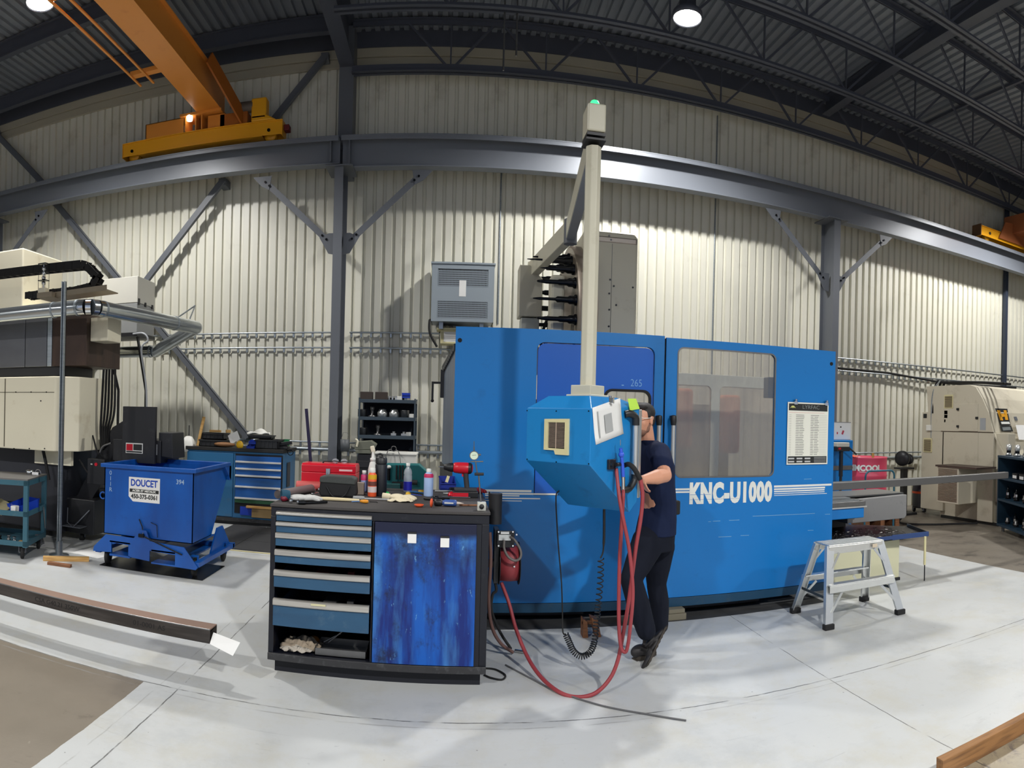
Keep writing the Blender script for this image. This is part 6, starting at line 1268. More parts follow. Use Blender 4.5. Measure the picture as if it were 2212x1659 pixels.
# ================================================================== BEHIND THE WORKBENCH
cabb = mat('cabinet_blue_old', (44, 104, 150), .42, 0, .10, 2.5, dirt=((76, 96, 108), .25, 5)); bb = mat('drawer_bright_blue', (30, 92, 170), .4, 0, .12, 3, streak=((52, 84, 110), .6, (1, 1, 9)))
K = Frame(-3.76, 8.60); t = fthing('drawer_cabinet', 'blue drawer cabinet with silver grips against the back wall behind the hopper', 'cabinet', K); kw, kd, kh = 1.45, .76, 1.10
MB().box(0, .0, .10, kw, kd, kh-.05).build('carcass', cabb, t, bevel=.004); MB().box(-.02, -.02, kh-.05, kw+.02, kd, kh).build('top', mat('oily_black_top', (40, 40, 40), .6, .2, .3, 8), t, bevel=.004); MB().box(.02, .04, 0, kw-.02, kd, .10).build('plinth', blackmetal, t); MB().box(0, -.02, .05, kw, .0, .10).build('base_rail', mat('worn_black_rail', (0, 0, 0)), t)
xk = K.at(506, 1050).x; MB().box(.03, -.014, .11, xk-.02, 0, kh-.08).build('door', cabb, t, bevel=.004)
rowsk = [(986, 999), (1001, 1014), (1017, 1029), (1033, 1053), (1056, 1078)]
x1k = K.at(607, 1050).x
MB().box(xk+.01, -.004, .17, x1k+.02, 0, kh-.08).build('drawer_well', mat('drawer_well_dark', (0, 0, 0)), t)
for i, (a, b) in enumerate(rowsk):
    za, zb2 = K.at(557, a).z, K.at(557, b).z
    d = MB().box(xk+.02, -.018, zb2+.004, x1k, -.004, za-.0).build('drawer', bb, t, bevel=.002)
    g = K.at(557, b-1.5).z
    MB().box(xk+.02, -.034, zb2-.012, x1k, -.018, zb2+.014).build('drawer_grip', mat('bright_grip', (226, 226, 224), .35, .3), d, bevel=.003)
zz = K.at(557, 1088).z; MB().box(xk+.02, -.016, zz, x1k, -.004, zz+.045).build('green_rail', mat('old_green', (46, 96, 66), .6), t)
MB().box(kw-.002, .25, .55, kw+.012, .42, .90).build('side_recess', mat('dark_slate', (44, 50, 62), .5), t)
MB().box(xk+.10, -.012, .15, xk+.30, -.002, .27).build('bin_front', bluep, t); MB().box(xk+.28, -.03, .13, x1k-.02, -.004, .25).build('box_front', mat('kraft_box', (150, 126, 86), .8), t); MB().box(xk+.2, -.05, .26, x1k, .0, .29).build('plank_end', raw_wood, t)
# what lies on it
def onk(px, py): p = K.atz(px, py, kh); q = K.M @ p; q.z = kh; return q
def kitem(name, mb, m, lbl, cat, px, Y, dz=0, rz=0, **k): x = AY(px, 960, Y).x; return solo(name, mb, m, lbl, cat, (x, Y, kh+dz), rz, **k)
crate = mat('dark_crate_plastic', (40, 42, 46), .5, var=.1)
def crate_box(lbl, px, Y, w, d, h, dz=0, rz=0):
    x = AY(px, 960, Y).x; t = thing('plastic_crate', lbl, 'crate', (x, Y, kh+dz), rz)
    MB().box(-w/2, -d/2, 0, w/2, d/2, .01).box(-w/2, -d/2, 0, w/2, -d/2+.008, h).box(-w/2, d/2-.008, 0, w/2, d/2, h).box(-w/2, -d/2, 0, -w/2+.008, d/2, h).box(w/2-.008, -d/2, 0, w/2, d/2, h).build('walls', crate, t); MB().plate(rect(-w/2-.012, -d/2-.012, w/2+.012, d/2+.012), [rect(-w/2+.008, -d/2+.008, w/2-.008, d/2-.008)], h-.018, h, 'Z').build('rim', crate, t, bevel=.003)
    r = MB(); n = 6
    for i in range(n): r.box(-w/2+w*(i+.4)/n, -d/2-.008, .02, -w/2+w*(i+.55)/n, -d/2, h-.02)
    r.build('rib_set', crate, t, kind='stuff'); return t
crate_box('dark plastic crate at the left on the blue cabinet', 466, 8.80, .40, .30, .10); crate_box('second dark crate stacked on the left crate', 464, 8.86, .36, .26, .09, .105)
crate_box('large dark crate at the right on the blue cabinet', 582, 8.80, .34, .30, .13); crate_box('flat dark crate stacked on the right crate', 565, 8.88, .34, .22, .05, .135)
solo('pale_stick', MB().box(-.02, -.012, 0, .02, .012, .44), raw_wood, 'pale wooden stick leaning at the left end of the blue cabinet', 'timber', (AY(430, 960, 8.75).x, 8.70, kh+.002), 0, bevel=.002).rotation_euler = (-.02, .20, 0)
solo('wood_pieces', MB().box(0, 0, 0, .17, .06, .035), raw_wood, 'pale wood block lying in the upper left crate', 'timber', (AY(458, 930, 8.86).x-.02, 8.80, kh+.205), .1, bevel=.004)
solo('wood_pieces', MB().box(0, 0, 0, .07, .05, .045), raw_wood, 'short pale wood cube at the right of the upper left crate', 'timber', (AY(492, 930, 8.86).x, 8.79, kh+.205), .5, bevel=.004).name = 'wood_piece'
solo('brown_paper_roll', MB().ball((0, 0, .04), (.17, .05, .035)), wood('driftwood', (140, 98, 60), (84, 56, 34)), 'rough brown wood piece in front of the left crates', 'timber', (AY(484, 958, 8.6).x, 8.63, kh+.002)).name = 'driftwood_piece'
solo('white_card', MB().box(-.08, -.001, 0, .08, .001, .14), paper, 'white card leaning on the left crate', 'card', (AY(507, 960, 8.58).x, 8.615, kh+.09), 0).rotation_euler = (-.3, -.5, 0)
solo('yellow_bag', MB().ball((0, 0, .045), (.055, .03, .06)), yellow, 'small yellow bag hanging at the cabinet front', 'bag', (AY(517, 960, 8.6).x, 8.62, kh+.0))
clothing('white_cloth', white, 'white folded cloth on the right crates of the blue cabinet', 'cloth', (AY(560, 930, 8.85).x, 8.86, kh+.19), .36, .20, .10, 31, 0, 1.2)
dv = []; NR = 30
for i, (r_, z_) in enumerate(((.004, .20), (.05, .185), (.09, .13), (.115, .06), (.13, 0))):
    for k in range(NR): a_ = 2*pi*k/NR; m_ = 1+(.10*i/2)*sin(5*a_)*.5+(.05*i/2)*sin(8*a_+1); dv.append((r_*m_*cos(a_), r_*m_*sin(a_), z_-(.03*sin(3*a_)*i/4)))
o = solo('white_cloth', MB().add(dv, [(i*NR+k, i*NR+(k+1) % NR, (i+1)*NR+(k+1) % NR, (i+1)*NR+k) for i in range(4) for k in range(NR)], True), white, 'white cloth draped over a post left of the blue cabinet', 'cloth', (AY(407, 945, 8.7).x, 8.72, 1.04)); o.modifiers.new('s', 'SOLIDIFY').thickness = .004
solo('cloth_post', MB().cyl((0, 0, 0), (0, 0, 1.20), .012).cyl((0, 0, 1.2), (0, 0, 1.40), .007), blackmetal, 'thin black post carrying the white cloth', 'post', (AY(407, 945, 8.7).x, 8.72, 0))
binbox('storage_bin', bluep, 'small blue bin at the front of the blue cabinet top', (AY(541, 965, 8.62).x, 8.66, kh+.0), .11, .10, .06); binbox('storage_bin', bluep, 'small blue bin stacked on the other small blue bin', (AY(545, 955, 8.64).x, 8.68, kh+.062), .10, .10, .06)
binbox('storage_bin', mat('bin_green', (28, 112, 66), .5), 'green bin at the right end of the blue cabinet', (AY(614, 955, 8.95).x, 8.98, kh), .10, .16, .13)
t = thing('bench_vise', 'black vise clamped at the right end of the blue cabinet', 'vise', (-2.33, 8.78, kh)); MB().box(-.10, -.06, 0, .06, .10, .04).box(-.06, -.05, .04, .04, .06, .10).bar((-.25, -.02, .04), (.12, -.05, .10), .05).build('vise_body', blackmetal, t, bevel=.008); MB().cyl((.02, -.10, -.0), (.10, .05, -.02), .008).torus((.10, -.04, -.04), .04, .006, (0, 1, 0)).build('vise_handle', darksteel, t)
# floor mats
mb = MB(); t = thing('rubber_mat', 'dark rubber floor mat of square tiles behind the workbench', 'mat', (-3.0, 7.05, 0)); r7 = random.Random(2)
tile = None
for i in range(6):
    for j in range(3):
        if tile is None: tile = MB().box(.006, .006, 0, .494, .494, .012).build('mat_tile', mat('mat_rubber', (52, 52, 54), .8, var=.2, scale=4), t, bevel=.004); q = tile
        else: q = tile.copy(); COL.objects.link(q)
        q.location = (i*.5, j*.5, 0)
solo('floor_tape', MB().box(0, 0, 0, 3.3, .05, .002), mat('worn_yellow_tape', (186, 176, 130), .8, var=.2, scale=12), 'worn yellow floor line along the front of the rubber mat', 'tape', (-3.1, 6.98, .0005))
# open shelf rack
S_ = Frame(AY(773, 950, 9.25).x, 9.25); sw2 = AY(896, 950, 9.25).x-S_.o.x; t = fthing('storage_rack', 'dark blue-grey open rack with metal parts in front of the back wall', 'rack', S_)
rackm = mat('rack_slate', (60, 74, 86), .5, .1, .12, 4); zs = [S_.at(835, y).z for y in (863, 901, 941, 990)]
for z in zs+[.15]: MB().box(0, 0, z-.05, sw2, .5, z).build('shelf', rackm, t, bevel=.003)
for x in (.0, sw2-.02):
    for y in (-.002, .46): MB().box(x, y, 0, x+.02, y+.04, zs[0]+.02).build('upright', rackm, t)
MB().box(.0, .5, .1, sw2, .505, zs[0]).build('back_panel', mat('rack_back', (12, 22, 36), .7), t)
rs = random.Random(4)
def rackitem(px, z, kind, lbl, dy=.12):
    x = AY(px, 950, 9.25+dy).x; loc = (x, 9.25+dy, z)
    if kind == 'chuck': return solo('steel_chuck', MB().lathe([(.001, 0), (.075, 0), (.075, .07), (.055, .09), (.055, .11), (.03, .12), (.001, .12)], n=22), alum, lbl, 'chuck', loc)
    if kind == 'pot': return solo('steel_cylinder', MB().lathe([(.001, 0), (.065, 0), (.065, .10), (.07, .105), (.05, .11), (.001, .10)], n=22), steel, lbl, 'cylinder', loc)
    if kind == 'stand': return solo('turned_stand', MB().lathe([(.001, 0), (.06, 0), (.06, .012), (.022, .03), (.02, .09), (.03, .11), (.03, .15), (.001, .15)], n=18), steel, lbl, 'stand', loc)
    if kind == 'box': return solo('small_box', MB().box(-.035, -.03, 0, .035, .03, .055), white, lbl, 'box', loc, bevel=.003)
    if kind == 'block': return solo('machined_block', MB().box(-.04, -.03, 0, .04, .03, .035).cyl((0, 0, .035), (0, 0, .06), .02), alum, lbl, 'block', loc, bevel=.003)
    if kind == 'dark': return solo('dark_carton', MB().box(-.09, -.06, 0, .09, .06, .11), mat('dark_box', (60, 50, 44), .6, var=.3), lbl, 'carton', loc, bevel=.003)
for a in ((781, zs[1], 'pot', 'white-topped part at the left of the second rack shelf'), (803, zs[1], 'stand', 'turned steel stand on the second rack shelf'), (825, zs[1], 'chuck', 'shiny machine chuck on the second rack shelf'), (850, zs[1], 'chuck', 'bright round chuck right of the middle of the second shelf'), (873, zs[1], 'pot', 'steel cylinder near the right of the second shelf'), (887, zs[1], 'box', 'small white box at the right of the second shelf'), (816, zs[2], 'stand', 'steel part on a round base on the third rack shelf'), (850, zs[2], 'block', 'machined block in the middle of the third shelf'), (872, zs[2], 'block', 'machined block right on the third shelf'), (882, zs[2], 'box', 'small white cube with a hole on the third shelf'), (783, zs[2], 'pot', 'dark pot at the left of the third shelf'), (790, zs[0], 'dark', 'black case on the top left of the rack'), (822, zs[0], 'dark', 'brown carton on top of the rack'), (861, zs[0], 'box', 'white box on top of the rack')): rackitem(*a)
binbox('storage_bin', bluep, 'blue bin tilted on top of the rack at right', (AY(877, 850, 9.4).x, 9.42, zs[0]+.03), .12, .10, .08, .1)
for i in range(6): rackitem(832+7*i+(6 if i > 3 else 0), zs[0], 'block', 'small machined block, %s from the left in the row on top of the rack' % ('first', 'second', 'third', 'fourth', 'fifth', 'sixth')[i], .25)['group'] = 'blocks in the row on top of the rack'
rackitem(868, zs[3], 'dark', 'brown carton in the lowest visible rack bay'); rackitem(826, zs[3], 'block', 'machined block beside the brown carton in the lowest rack bay')
# white cabinet / teal saw / black machine in the gap
a, b = AY(806, 1010, 8.7), AY(899, 980, 8.7); t = thing('white_chest', 'white low chest in front of the dark rack', 'chest', (a.x, 8.7, 0)); MB().box(0, 0, 0, b.x-a.x, .45, b.z-.03).build('chest', white, t, bevel=.006); MB().box(-.01, -.01, b.z-.028, b.x-a.x+.01, .46, b.z).build('lid', white, t, bevel=.008)
solo('wire_loop', MB().torus((0, 0, .06), .035, .006, (0, 1, .2)).tube(bez([(-.03, 0, .05), (-.08, -.04, .02), (-.12, -.1, -.2)], 10), .006, 6).tube(bez([(.03, 0, .05), (.08, -.04, .0), (.12, -.1, -.2)], 10), .006, 6), steel, 'bent grey wire loop on the white chest', 'wire', (AY(850, 985, 8.68).x, 8.68, b.z+.0))
teal = mat('saw_teal', (14, 104, 108), .45, 0, .08, 3); Y_ = 7.6
def T7(px, py): return AY(px, py, Y_)
o = T7(830, 1080); t = thing('saw_machine', 'teal bench machine with black levers behind the water bottle', 'machine', (o.x, Y_, 0)); q = lambda px, py: (T7(px, py).x-o.x, T7(px, py).z)
MB().prism([q(831, 1078), q(925, 1078), q(925, 1022), q(905, 1004), (q(832, 1003)[0], q(832, 1003)[1])], 0, .25).build('body', teal, t, bevel=.01); MB().box(-.05, .02, 0, .5, .4, q(830, 1078)[1]).build('stand', mat('dark_slate', (0, 0, 0)), t)
MB().box(q(833, 1040)[0], -.14, q(865, 1060)[1]-.1, q(866, 1040)[0], -.0, q(865, 1043)[1]).build('front_box', mat('saw_dark_teal', (20, 74, 76), .5), t, bevel=.008)
mb = MB()
for px in (857, 864, 870): x, z = q(px, 1035); mb.cyl((x, -.05, z), (x, -.05, z+.17), .011)
mb.box(q(848, 1040)[0], -.08, q(865, 1055)[1], q(880, 1040)[0], -.01, q(865, 1040)[1]).build('lever_set', black, t)
x, z = q(841, 1008); MB().ball((x, -.05, z+.0), (.028, .028, .022)).build('knob', white, t); MB().cyl((x, -.05, z-.01), (x, -.04, z-.16), .02).build('knob_stem', darksteel, t)
MB().cyl((q(890, 1040)[0], -.06, q(865, 1040)[1]), (q(902, 1040)[0], -.06, q(865, 1040)[1]), .03).build('hand_wheel', black, t)
Y_ = 8.3; o = T7(755, 1010); t = thing('bench_grinder', 'grey bench machine with a cream handle between column and rack', 'machine', (o.x, Y_, 0)); q = lambda px, py: (T7(px, py).x-o.x, T7(px, py).z)
MB().prism([q(765, 972), q(805, 972), q(812, 960), q(800, 952), q(768, 954)], 0, .2).box(q(768, 970)[0], .0, q(785, 980)[1], q(800, 970)[0], .2, q(785, 972)[1]).build('machine_head', mat('old_grey_green', (112, 114, 100), .5, var=.15), t, bevel=.008)
MB().box(q(772, 970)[0], .03, 0, q(800, 970)[0], .25, q(785, 982)[1]).box(q(770, 970)[0], -.02, q(785, 1010)[1], q(799, 970)[0], .1, q(785, 995)[1]).build('pedestal', blackmetal, t, bevel=.006)
MB().tube(bez([(q(771, 965)[0], -.02, q(785, 965)[1]), (q(773, 955)[0], -.02, q(785, 953)[1]), (q(768, 948)[0], -.02, q(785, 949)[1])], 10), .014, 8).build('handle', mat('ivory_plastic', (0, 0, 0)), t)
a, b = AY(734, 975, 9.0), AY(753, 942, 9.0); t = thing('grey_bucket', 'grey bucket hanging on the steel column', 'bucket', ((a.x+b.x)/2, 9.066, a.z)); MB().lathe([(.001, 0), (.06, 0), (.068, .17), (.06, .17)], n=18).build('bucket', mat('bucket_grey', (90, 94, 98), .5), t); MB().tube([(-.06, 0, .16), (-.03, 0, .27), (.03, 0, .27), (.06, 0, .16)], .004, 6).build('bail', steel, t)
# transformer on the wall
W1 = Frame(AY(932, 640, 9.40).x, 9.40); tw = AY(1067, 640, 9.40).x-W1.o.x; z0t, z1t = W1.at(1000, 695).z, W1.at(1000, 571).z
t = thing('wall_transformer', 'grey louvred transformer cabinet mounted high on the wall', 'transformer', (W1.o.x, 9.40, z0t)); hT = z1t-z0t; tg_ = mat('transformer_grey', (148, 158, 166), .4, .1, .04, 2)
MB().plate(rect(0, 0, tw, hT), [rect(.09, .05, tw-.09, .30), rect(.09, hT-.33, tw-.09, hT-.07)], 0, .01).box(0, .01, 0, tw, .45, .012).box(0, .01, 0, .01, .45, hT).box(tw-.01, .01, 0, tw, .45, hT).box(.01, .44, .012, tw-.01, .45, hT).box(.01, .01, .33, tw-.01, .03, hT-.36).build('case', tg_, t)
MB().box(-.015, -.015, hT, tw+.015, .45, hT+.03).build('lid', tg_, t, bevel=.004)
for zlo, n in ((.05, 8), (hT-.33, 8)):
    lv = MB()
    for i in range(n): lv.bar((.09, .006, zlo+.012+i*.031), (tw-.09, .006, zlo+.012+i*.031), .004, .012)
    for j in range(36): x = .09+(tw-.18)*(j+.5)/36; lv.box(x-.004, .003, zlo, x+.004, .008, zlo+.25)
    lv.build('louvre', tg_, t)
MB().box(.1, .2, .02, tw-.1, .3, hT-.02).box(.12, .12, .05, .3, .3, hT-.1).build('coil_core', mat('core_dark', (52, 50, 52), .6), t)
MB().box(tw*.44, -.003, hT*.44, tw*.55, 0, hT*.72).build('rating_label', paper, t)
MB().box(.12, .1, -.10, .18, .45, 0).box(tw-.2, .1, -.10, tw-.14, .45, 0).each('wall_bracket', galv, t); MB().tube(bez([(-.0, .05, .02), (-.02, .02, .0), (-.01, .0, -.18), (.10, .0, -.38)], 16), .018, 8).build('supply_cable', rubber, t)
a, b = AY(951, 742, 9.55), AY(986, 713, 9.55); t = thing('switch_box', 'small ivory switch box with printed notice below the transformer', 'box', (a.x, 9.55, a.z)); MB().box(0, 0, 0, .34, .28, b.z-a.z).build('case', ivory, t, bevel=.006); MB().box(-.06, -.01, b.z-a.z, .36, .28, b.z-a.z+.03).build('lid', ivory, t); MB().box(.05, -.002, .03, .30, 0, b.z-a.z-.03).build('notice', paper, t); MB().torus((.10, .1, b.z-a.z+.05), .022, .007, (0, 1, 0)).build('eye_bolt', ivory, t)
nl = MB()
for i in range(4): nl.box(.07, -.003, .05+.03*i, .26, -.002, .054+.03*i)
nl.build('notice_print', mat('print_mid', (0, 0, 0)), t)
# ================================================================== RIGHT SIDE
# table end of the milling machine, tray and catch box
t = thing('machine_table', 'milling machine table end with blue slide and grey bellows cover at right', 'machine table', (3.35, 5.2, 0)); o = Vector((3.35, 5.2, 0))
def Q(px, py, Y=5.2): return AY(px, py, Y)-o
a, b = Q(1795, 1124), Q(1867, 1092)
MB().box(.0, 0, a.z, b.x, .5, b.z).build('slide', mblue, t, bevel=.008)
MB().box(-.02, -.01, b.z, b.x+.01, .6, b.z+.05).build('table_edge', steel, t, bevel=.004); MB().box(.02, .02, b.z+.05, b.x-.05, .12, b.z+.065).box(.02, .18, b.z+.05, b.x-.05, .28, b.z+.065).box(.02, .34, b.z+.05, b.x-.05, .44, b.z+.065).build('table_slot', mat('slot_steel', (160, 164, 166), .35, .7), t)
MB().box(-.02, -.02, b.z-.014, b.x+.02, -.0, b.z+.0).build('slide_lip', alum, t)
cgrey = mat('cover_grey_paint', (132, 132, 132), .5, 0, .06, 3, dirt=((70, 70, 72), .12, 12))
c0, c1 = Q(1867, 1133, 5.45), Q(1955, 1080, 5.45)
MB().prism([(b.x-.05, c0.z+.03), (c1.x-.03, c0.z+.03), (c1.x, c0.z+.06), (c1.x, .86), (b.x-.05, .84)], .22, .75).build('bellows_cover', cgrey, t, bevel=.006); MB().box(b.x-.3, .30, .86, c1.x+.02, .78, .875).build('cover_top', mat('cover_top_grey', (120, 122, 122), .35, .3), t)
MB().box(-.1, .82, .12, 1.0, 1.2, a.z-.05).box(-.1, .85, 0, 1.2, 1.2, .44).box(.0, .45, a.z-.06, 1.0, .9, a.z-.005).build('bed_base', mat('dark_cast_base', (0, 0, 0)), t, bevel=.01)
t = thing('chip_tray', 'dark drip tray full of chips on thin legs beyond the machine end', 'tray', (3.45, 4.98, .47)); 
tray = [(-.1, .05), (.75, .02), (1.22, -.02), (1.42, .55), (1.0, .95), (-.1, .8)]
MB().prism(tray, 0, .008, 'Z').build('tray_base', mat('oily_tray', (30, 30, 34), .4, .3, .3, 5, dirt=((120, 116, 110), .3, 40)), t)
MB().bar((.75, .02, .02), (1.22, -.02, .02), .012, .05).bar((-.1, .05, .02), (.75, .02, .02), .012, .035).build('tray_edge', mat('tray_blue', (40, 66, 116), .5), t); MB().bar((1.22, -.02, .02), (1.42, .55, .02), .012, .04).build('tray_edge', blackmetal, t)
cm = MB(); rc = random.Random(8)
for i in range(220):
    x, y = rc.uniform(.0, 1.2), rc.uniform(.06, .7); cm.cb((x, y, .012), (rc.uniform(.01, .035), .005, .004), rc.uniform(0, 3), rc.uniform(-.4, .4))
cm.build('metal_chips', mat('chip_metal', (150, 148, 144), .35, .8), t, kind='stuff')
p = AZ(1998, 1255, 0); MB().cyl((p.x-3.45, p.y-4.98+.01, -.30), (p.x-3.45, p.y-4.98+.01, 0), .013).build('tray_leg', ivory, t); MB().cyl((p.x-3.45, p.y-4.98+.01, -.47), (p.x-3.45, p.y-4.98+.01, -.30), .006).build('tray_leg', darksteel, t); MB().cyl((.3, .6, -.47), (.3, .6, 0), .02).build('tray_leg', darksteel, t)
p0 = AZ(1800, 1248, 0); p1 = AZ(1885, 1233, 0); zz = AY(1840, 1155, p0.y-.15).z; t = thing('catch_box', 'cream sheet metal catch box standing under the chip tray', 'box', (p0.x-.35, p0.y-.45, 0)); lw = (p1.x-p0.x)+.30
MB().box(0, 0, .03, lw+.02, .40, .43).build('box', mat('catch_cream', (206, 204, 172), .5, var=.06, scale=3), t, bevel=.004); MB().box(-.01, -.01, 0, lw+.03, .41, .03).box(-.01, -.01, .43, lw+.03, .41, .445).build('box_trim', blackmetal, t)
# long square bar
a = AY(1797, 1053, 5.25); t = thing('square_bar', 'long grey square tube sticking out right from the machine table', 'steel bar', (2.5, 5.32, a.z)); e = AY(2174, 1026, 5.32)
MB().bar((0, 0, 0), (e.x-2.5, .0, e.z-a.z), .08, .082).build('tube', mat('bar_grey', (112, 112, 112), .38, .6, .1, 5), t, bevel=.008); MB().cb((e.x-2.5, 0, e.z-a.z), (.01, .06, .06)).build('tube_mouth', bk, t)
solo('bar_support', MB().box(-.04, -.04, 0, .04, .04, a.z-.046), blackmetal, 'dark post holding up the square tube behind the machine', 'post', (3.24, 5.32, 0))
# drum on a pallet, sign board and blue column behind
Yd = 7.85; pd0, pd1 = AY(1836, 1040, Yd), AY(1914, 1040, Yd); rd = (pd1.x-pd0.x)/2*.95; zd = AY(1875, 987, Yd).z; hd_ = .88; z0 = zd-hd_
pink = mat('drum_red', (206, 72, 98), .4, var=.05); t = thing('steel_drum', 'pinkish red steel drum with white coolant lettering on a pallet', 'drum', ((pd0.x+pd1.x)/2+.02, Yd+.1, z0))
MB().lathe([(.001, .012), (rd-.02, .012), (rd, 0), (rd, .02), (rd-.006, .03), (rd-.006, .27), (rd+.004, .29), (rd-.006, .31), (rd-.006, .57), (rd+.004, .59), (rd-.006, .61), (rd-.006, hd_-.03), (rd, hd_-.015), (rd, hd_), (rd-.02, hd_), (rd-.025, hd_-.012), (.001, hd_-.012)], n=40).build('shell', pink, t)
MB().cyl((.06, -.1, hd_-.012), (.06, -.1, hd_+.06), .02).build('bung', mat('brass_bung', (180, 160, 90), .4, .6), t); MB().cyl((-.12, .05, hd_-.012), (-.12, .05, hd_-.002), .04).build('drum_cap', white, t)
def wrap(mb, txt, z, h, th0, R, bold=.003):
    k = len(mb.v); mb.text(txt, h/.7, Matrix.Identity(4), .0008, bold, 1); xs = [v.x for v in mb.v[k:]]; mid = (max(xs)+min(xs))/2
    for v in mb.v[k:]:
        an = th0+(v.x-mid)/R; zz_ = v.y; rr_2 = R+v.z; v.x, v.y, v.z = sin(an)*rr_2, -cos(an)*rr_2, z+zz_
    return mb
wrap(MB(), 'CIMCOOL', .715, .085, -.72, rd+.0005, .006).build('lettering', decal, t)
MB().add([(sin(an)*(rd+.0025), -cos(an)*(rd+.0025), z) for z in (.655, .662) for an in [-.95+.5*i/8 for i in range(9)]], [(i, i+1, i+10, i+9) for i in range(8)]).build('underline', decal, t)
MB().add([(sin(an)*(rd+.003), -cos(an)*(rd+.003), z) for z in (.14, .26) for an in [-.28+.5*i/8 for i in range(9)]], [(i, i+1, i+10, i+9) for i in range(8)]).build('drum_label', paper, t)
t = thing('pallet', 'timber pallet under the red drum', 'pallet', ((pd0.x+pd1.x)/2+.02-.33, Yd-.35, 0)); k_ = (z0-.001)
for i in range(5): MB().box(0, i*.22, k_-.022, .66, i*.22+.12, k_).build('board', brown_wood, t)
for x in (0, .29, .58): MB().box(x, 0, 0, x+.08, 1.0, k_-.022).build('bearer', brown_wood, t)
Yb_ = 7.35; a, b = AY(1795, 1070, Yb_), AY(1843, 951, Yb_); t = thing('blue_cabinet', 'blue equipment cabinet half hidden behind the machine end', 'cabinet', (a.x-.4, Yb_, 0)); MB().box(0, 0, 0, b.x-a.x+.4, .42, b.z).build('case', mblue, t, bevel=.01); MB().box(.2, -.02, b.z-.42, b.x-a.x+.38, 0, b.z-.36).build('case_rail', steel, t)
a2, b2 = AY(1798, 948, Yb_+.1), AY(1838, 912, Yb_+.1); t = thing('notice_board', 'white notice with a small red diagram standing on the blue cabinet', 'sign', (a2.x-.05, Yb_+.1, b.z)); w2, h2 = b2.x-a2.x+.05, b2.z-b.z
MB().box(0, 0, .0, w2, .006, h2).build('board', paper, t); MB().box(0, -.001, h2-.012, w2, .0, h2).box(0, -.001, 0, w2, 0, .01).each('board_edge', mat('edge_grey', (150, 150, 150), .6), t); MB().cb((w2*.62, -.002, h2*.42), (.03, .002, .06), 0, 0, .4).cb((w2*.36, -.002, h2*.38), (.02, .002, .03)).each('diagram', mat('diagram_red', (186, 60, 80), .6), t); MB().cb((w2*.52, -.002, h2*.72), (.02, .002, .02)).build('diagram_mark', bk, t)
a3 = AY(1815, 965, 7.2); t = thing('control_unit', 'grey and black instrument on an arm beside the blue cabinet', 'instrument', (a3.x, 7.1, AY(1815, 975, 7.1).z-.35)); MB().box(-.12, 0, .35, .10, .14, .41).build('unit_base', black, t, bevel=.008); MB().box(-.12, 0, .41, .09, .14, .47).build('unit_top', mat('unit_pale', (190, 188, 180), .5), t, bevel=.01); MB().box(-.10, -.006, .375, -.06, 0, .40).build('unit_lamp', red, t); MB().box(-.03, .04, .0, .01, .08, .35).cyl((.12, .1, .42), (.28, .1, .30), .012).build('unit_arm', blackmetal, t)
MB().cyl((-.01, .06, -.30), (-.01, .06, .0), .02).build('unit_stand', blackmetal, t); MB().lathe([(.001, 0), (.10, 0), (.10, .01), (.001, .012)], (-.01, .06, -AY(1815, 975, 7.1).z+.35)).cyl((-.01, .06, -AY(1815, 975, 7.1).z+.35), (-.01, .06, -.3), .02).build('unit_foot', blackmetal, t)
clothing('cable_coil', orangep, 'coil of orange cord on the red drum edge', 'cord', ((pd0.x)-.02+.0, Yd-.02, zd+.0), .26, .12, .05, 41)
t = thing('hand_truck', 'teal tubular trolley handle in front of the red drum', 'trolley', (AY(1870, 1060, 7.2).x, 7.2, 0)); x0_, x1_ = AY(1869, 1060, 7.2).x-t.location.x, AY(1931, 1060, 7.2).x-t.location.x; zh = AY(1900, 1017, 7.2).z
MB().tube([(x0_, 0, .02), (x0_, 0, zh-.08)]+[(x0_+.08*(1-cos(q)), 0, zh-.08+.08*sin(q)) for q in (.4, .8, 1.2, pi/2)]+[(x1_-.08*(1-cos(q)), 0, zh-.08+.08*sin(q)) for q in (pi/2, 1.2, .8, .4, 0)]+[(x1_, 0, .02)], .014, 10).build('handle', mat('trolley_teal', (36, 96, 116), .45), t); MB().box(-.05, -.25, .08, x1_+.05, .0, .10).build('deck', steel, t); caster(t, (.0, -.2, .04), .04); caster(t, (x1_, -.2, .04), .04)
# pedestal grinder
xg = AY(1957, 1000, 8.9).x; t = thing('pedestal_grinder', 'black pedestal grinder standing before the back wall at right', 'grinder', (xg, 8.9, 0)); zg = AY(1957, 990, 8.9).z
MB().lathe([(.02, -.03), (.14, -.03), (.14, .03), (.02, .03)], (-.09, 0, zg), 26, (1, .5, 0)).lathe([(.02, -.03), (.10, -.03), (.10, .03), (.02, .03)], (.10, .05, zg-.02), 22, (1, .5, 0)).build('wheel_guard', blackmetal, t); MB().cyl((-.08, 0, zg), (.10, .05, zg-.01), .07).build('motor', mat('motor_dark', (44, 46, 52), .5), t)
MB().box(-.16, -.06, zg-.20, .16, .16, zg-.17).box(-.05, 0, .04, .05, .10, zg-.17).box(-.18, -.1, zg-.40, .16, .14, zg-.38).box(-.18, -.14, 0, .18, .18, .04).build('stand', blackmetal, t, bevel=.006)
# right machining centre
mc = mat('grey_beige_machine', (200, 193, 174), .45, 0, .05, 1.3, dirt=((150, 138, 116), .25, 2.5)); NF = Frame(8.03, 8.45, -pi/2)
t = fthing('vertical_mill', 'grey-beige machining centre with curved hood and yellow H badge at far right', 'machine', NF)
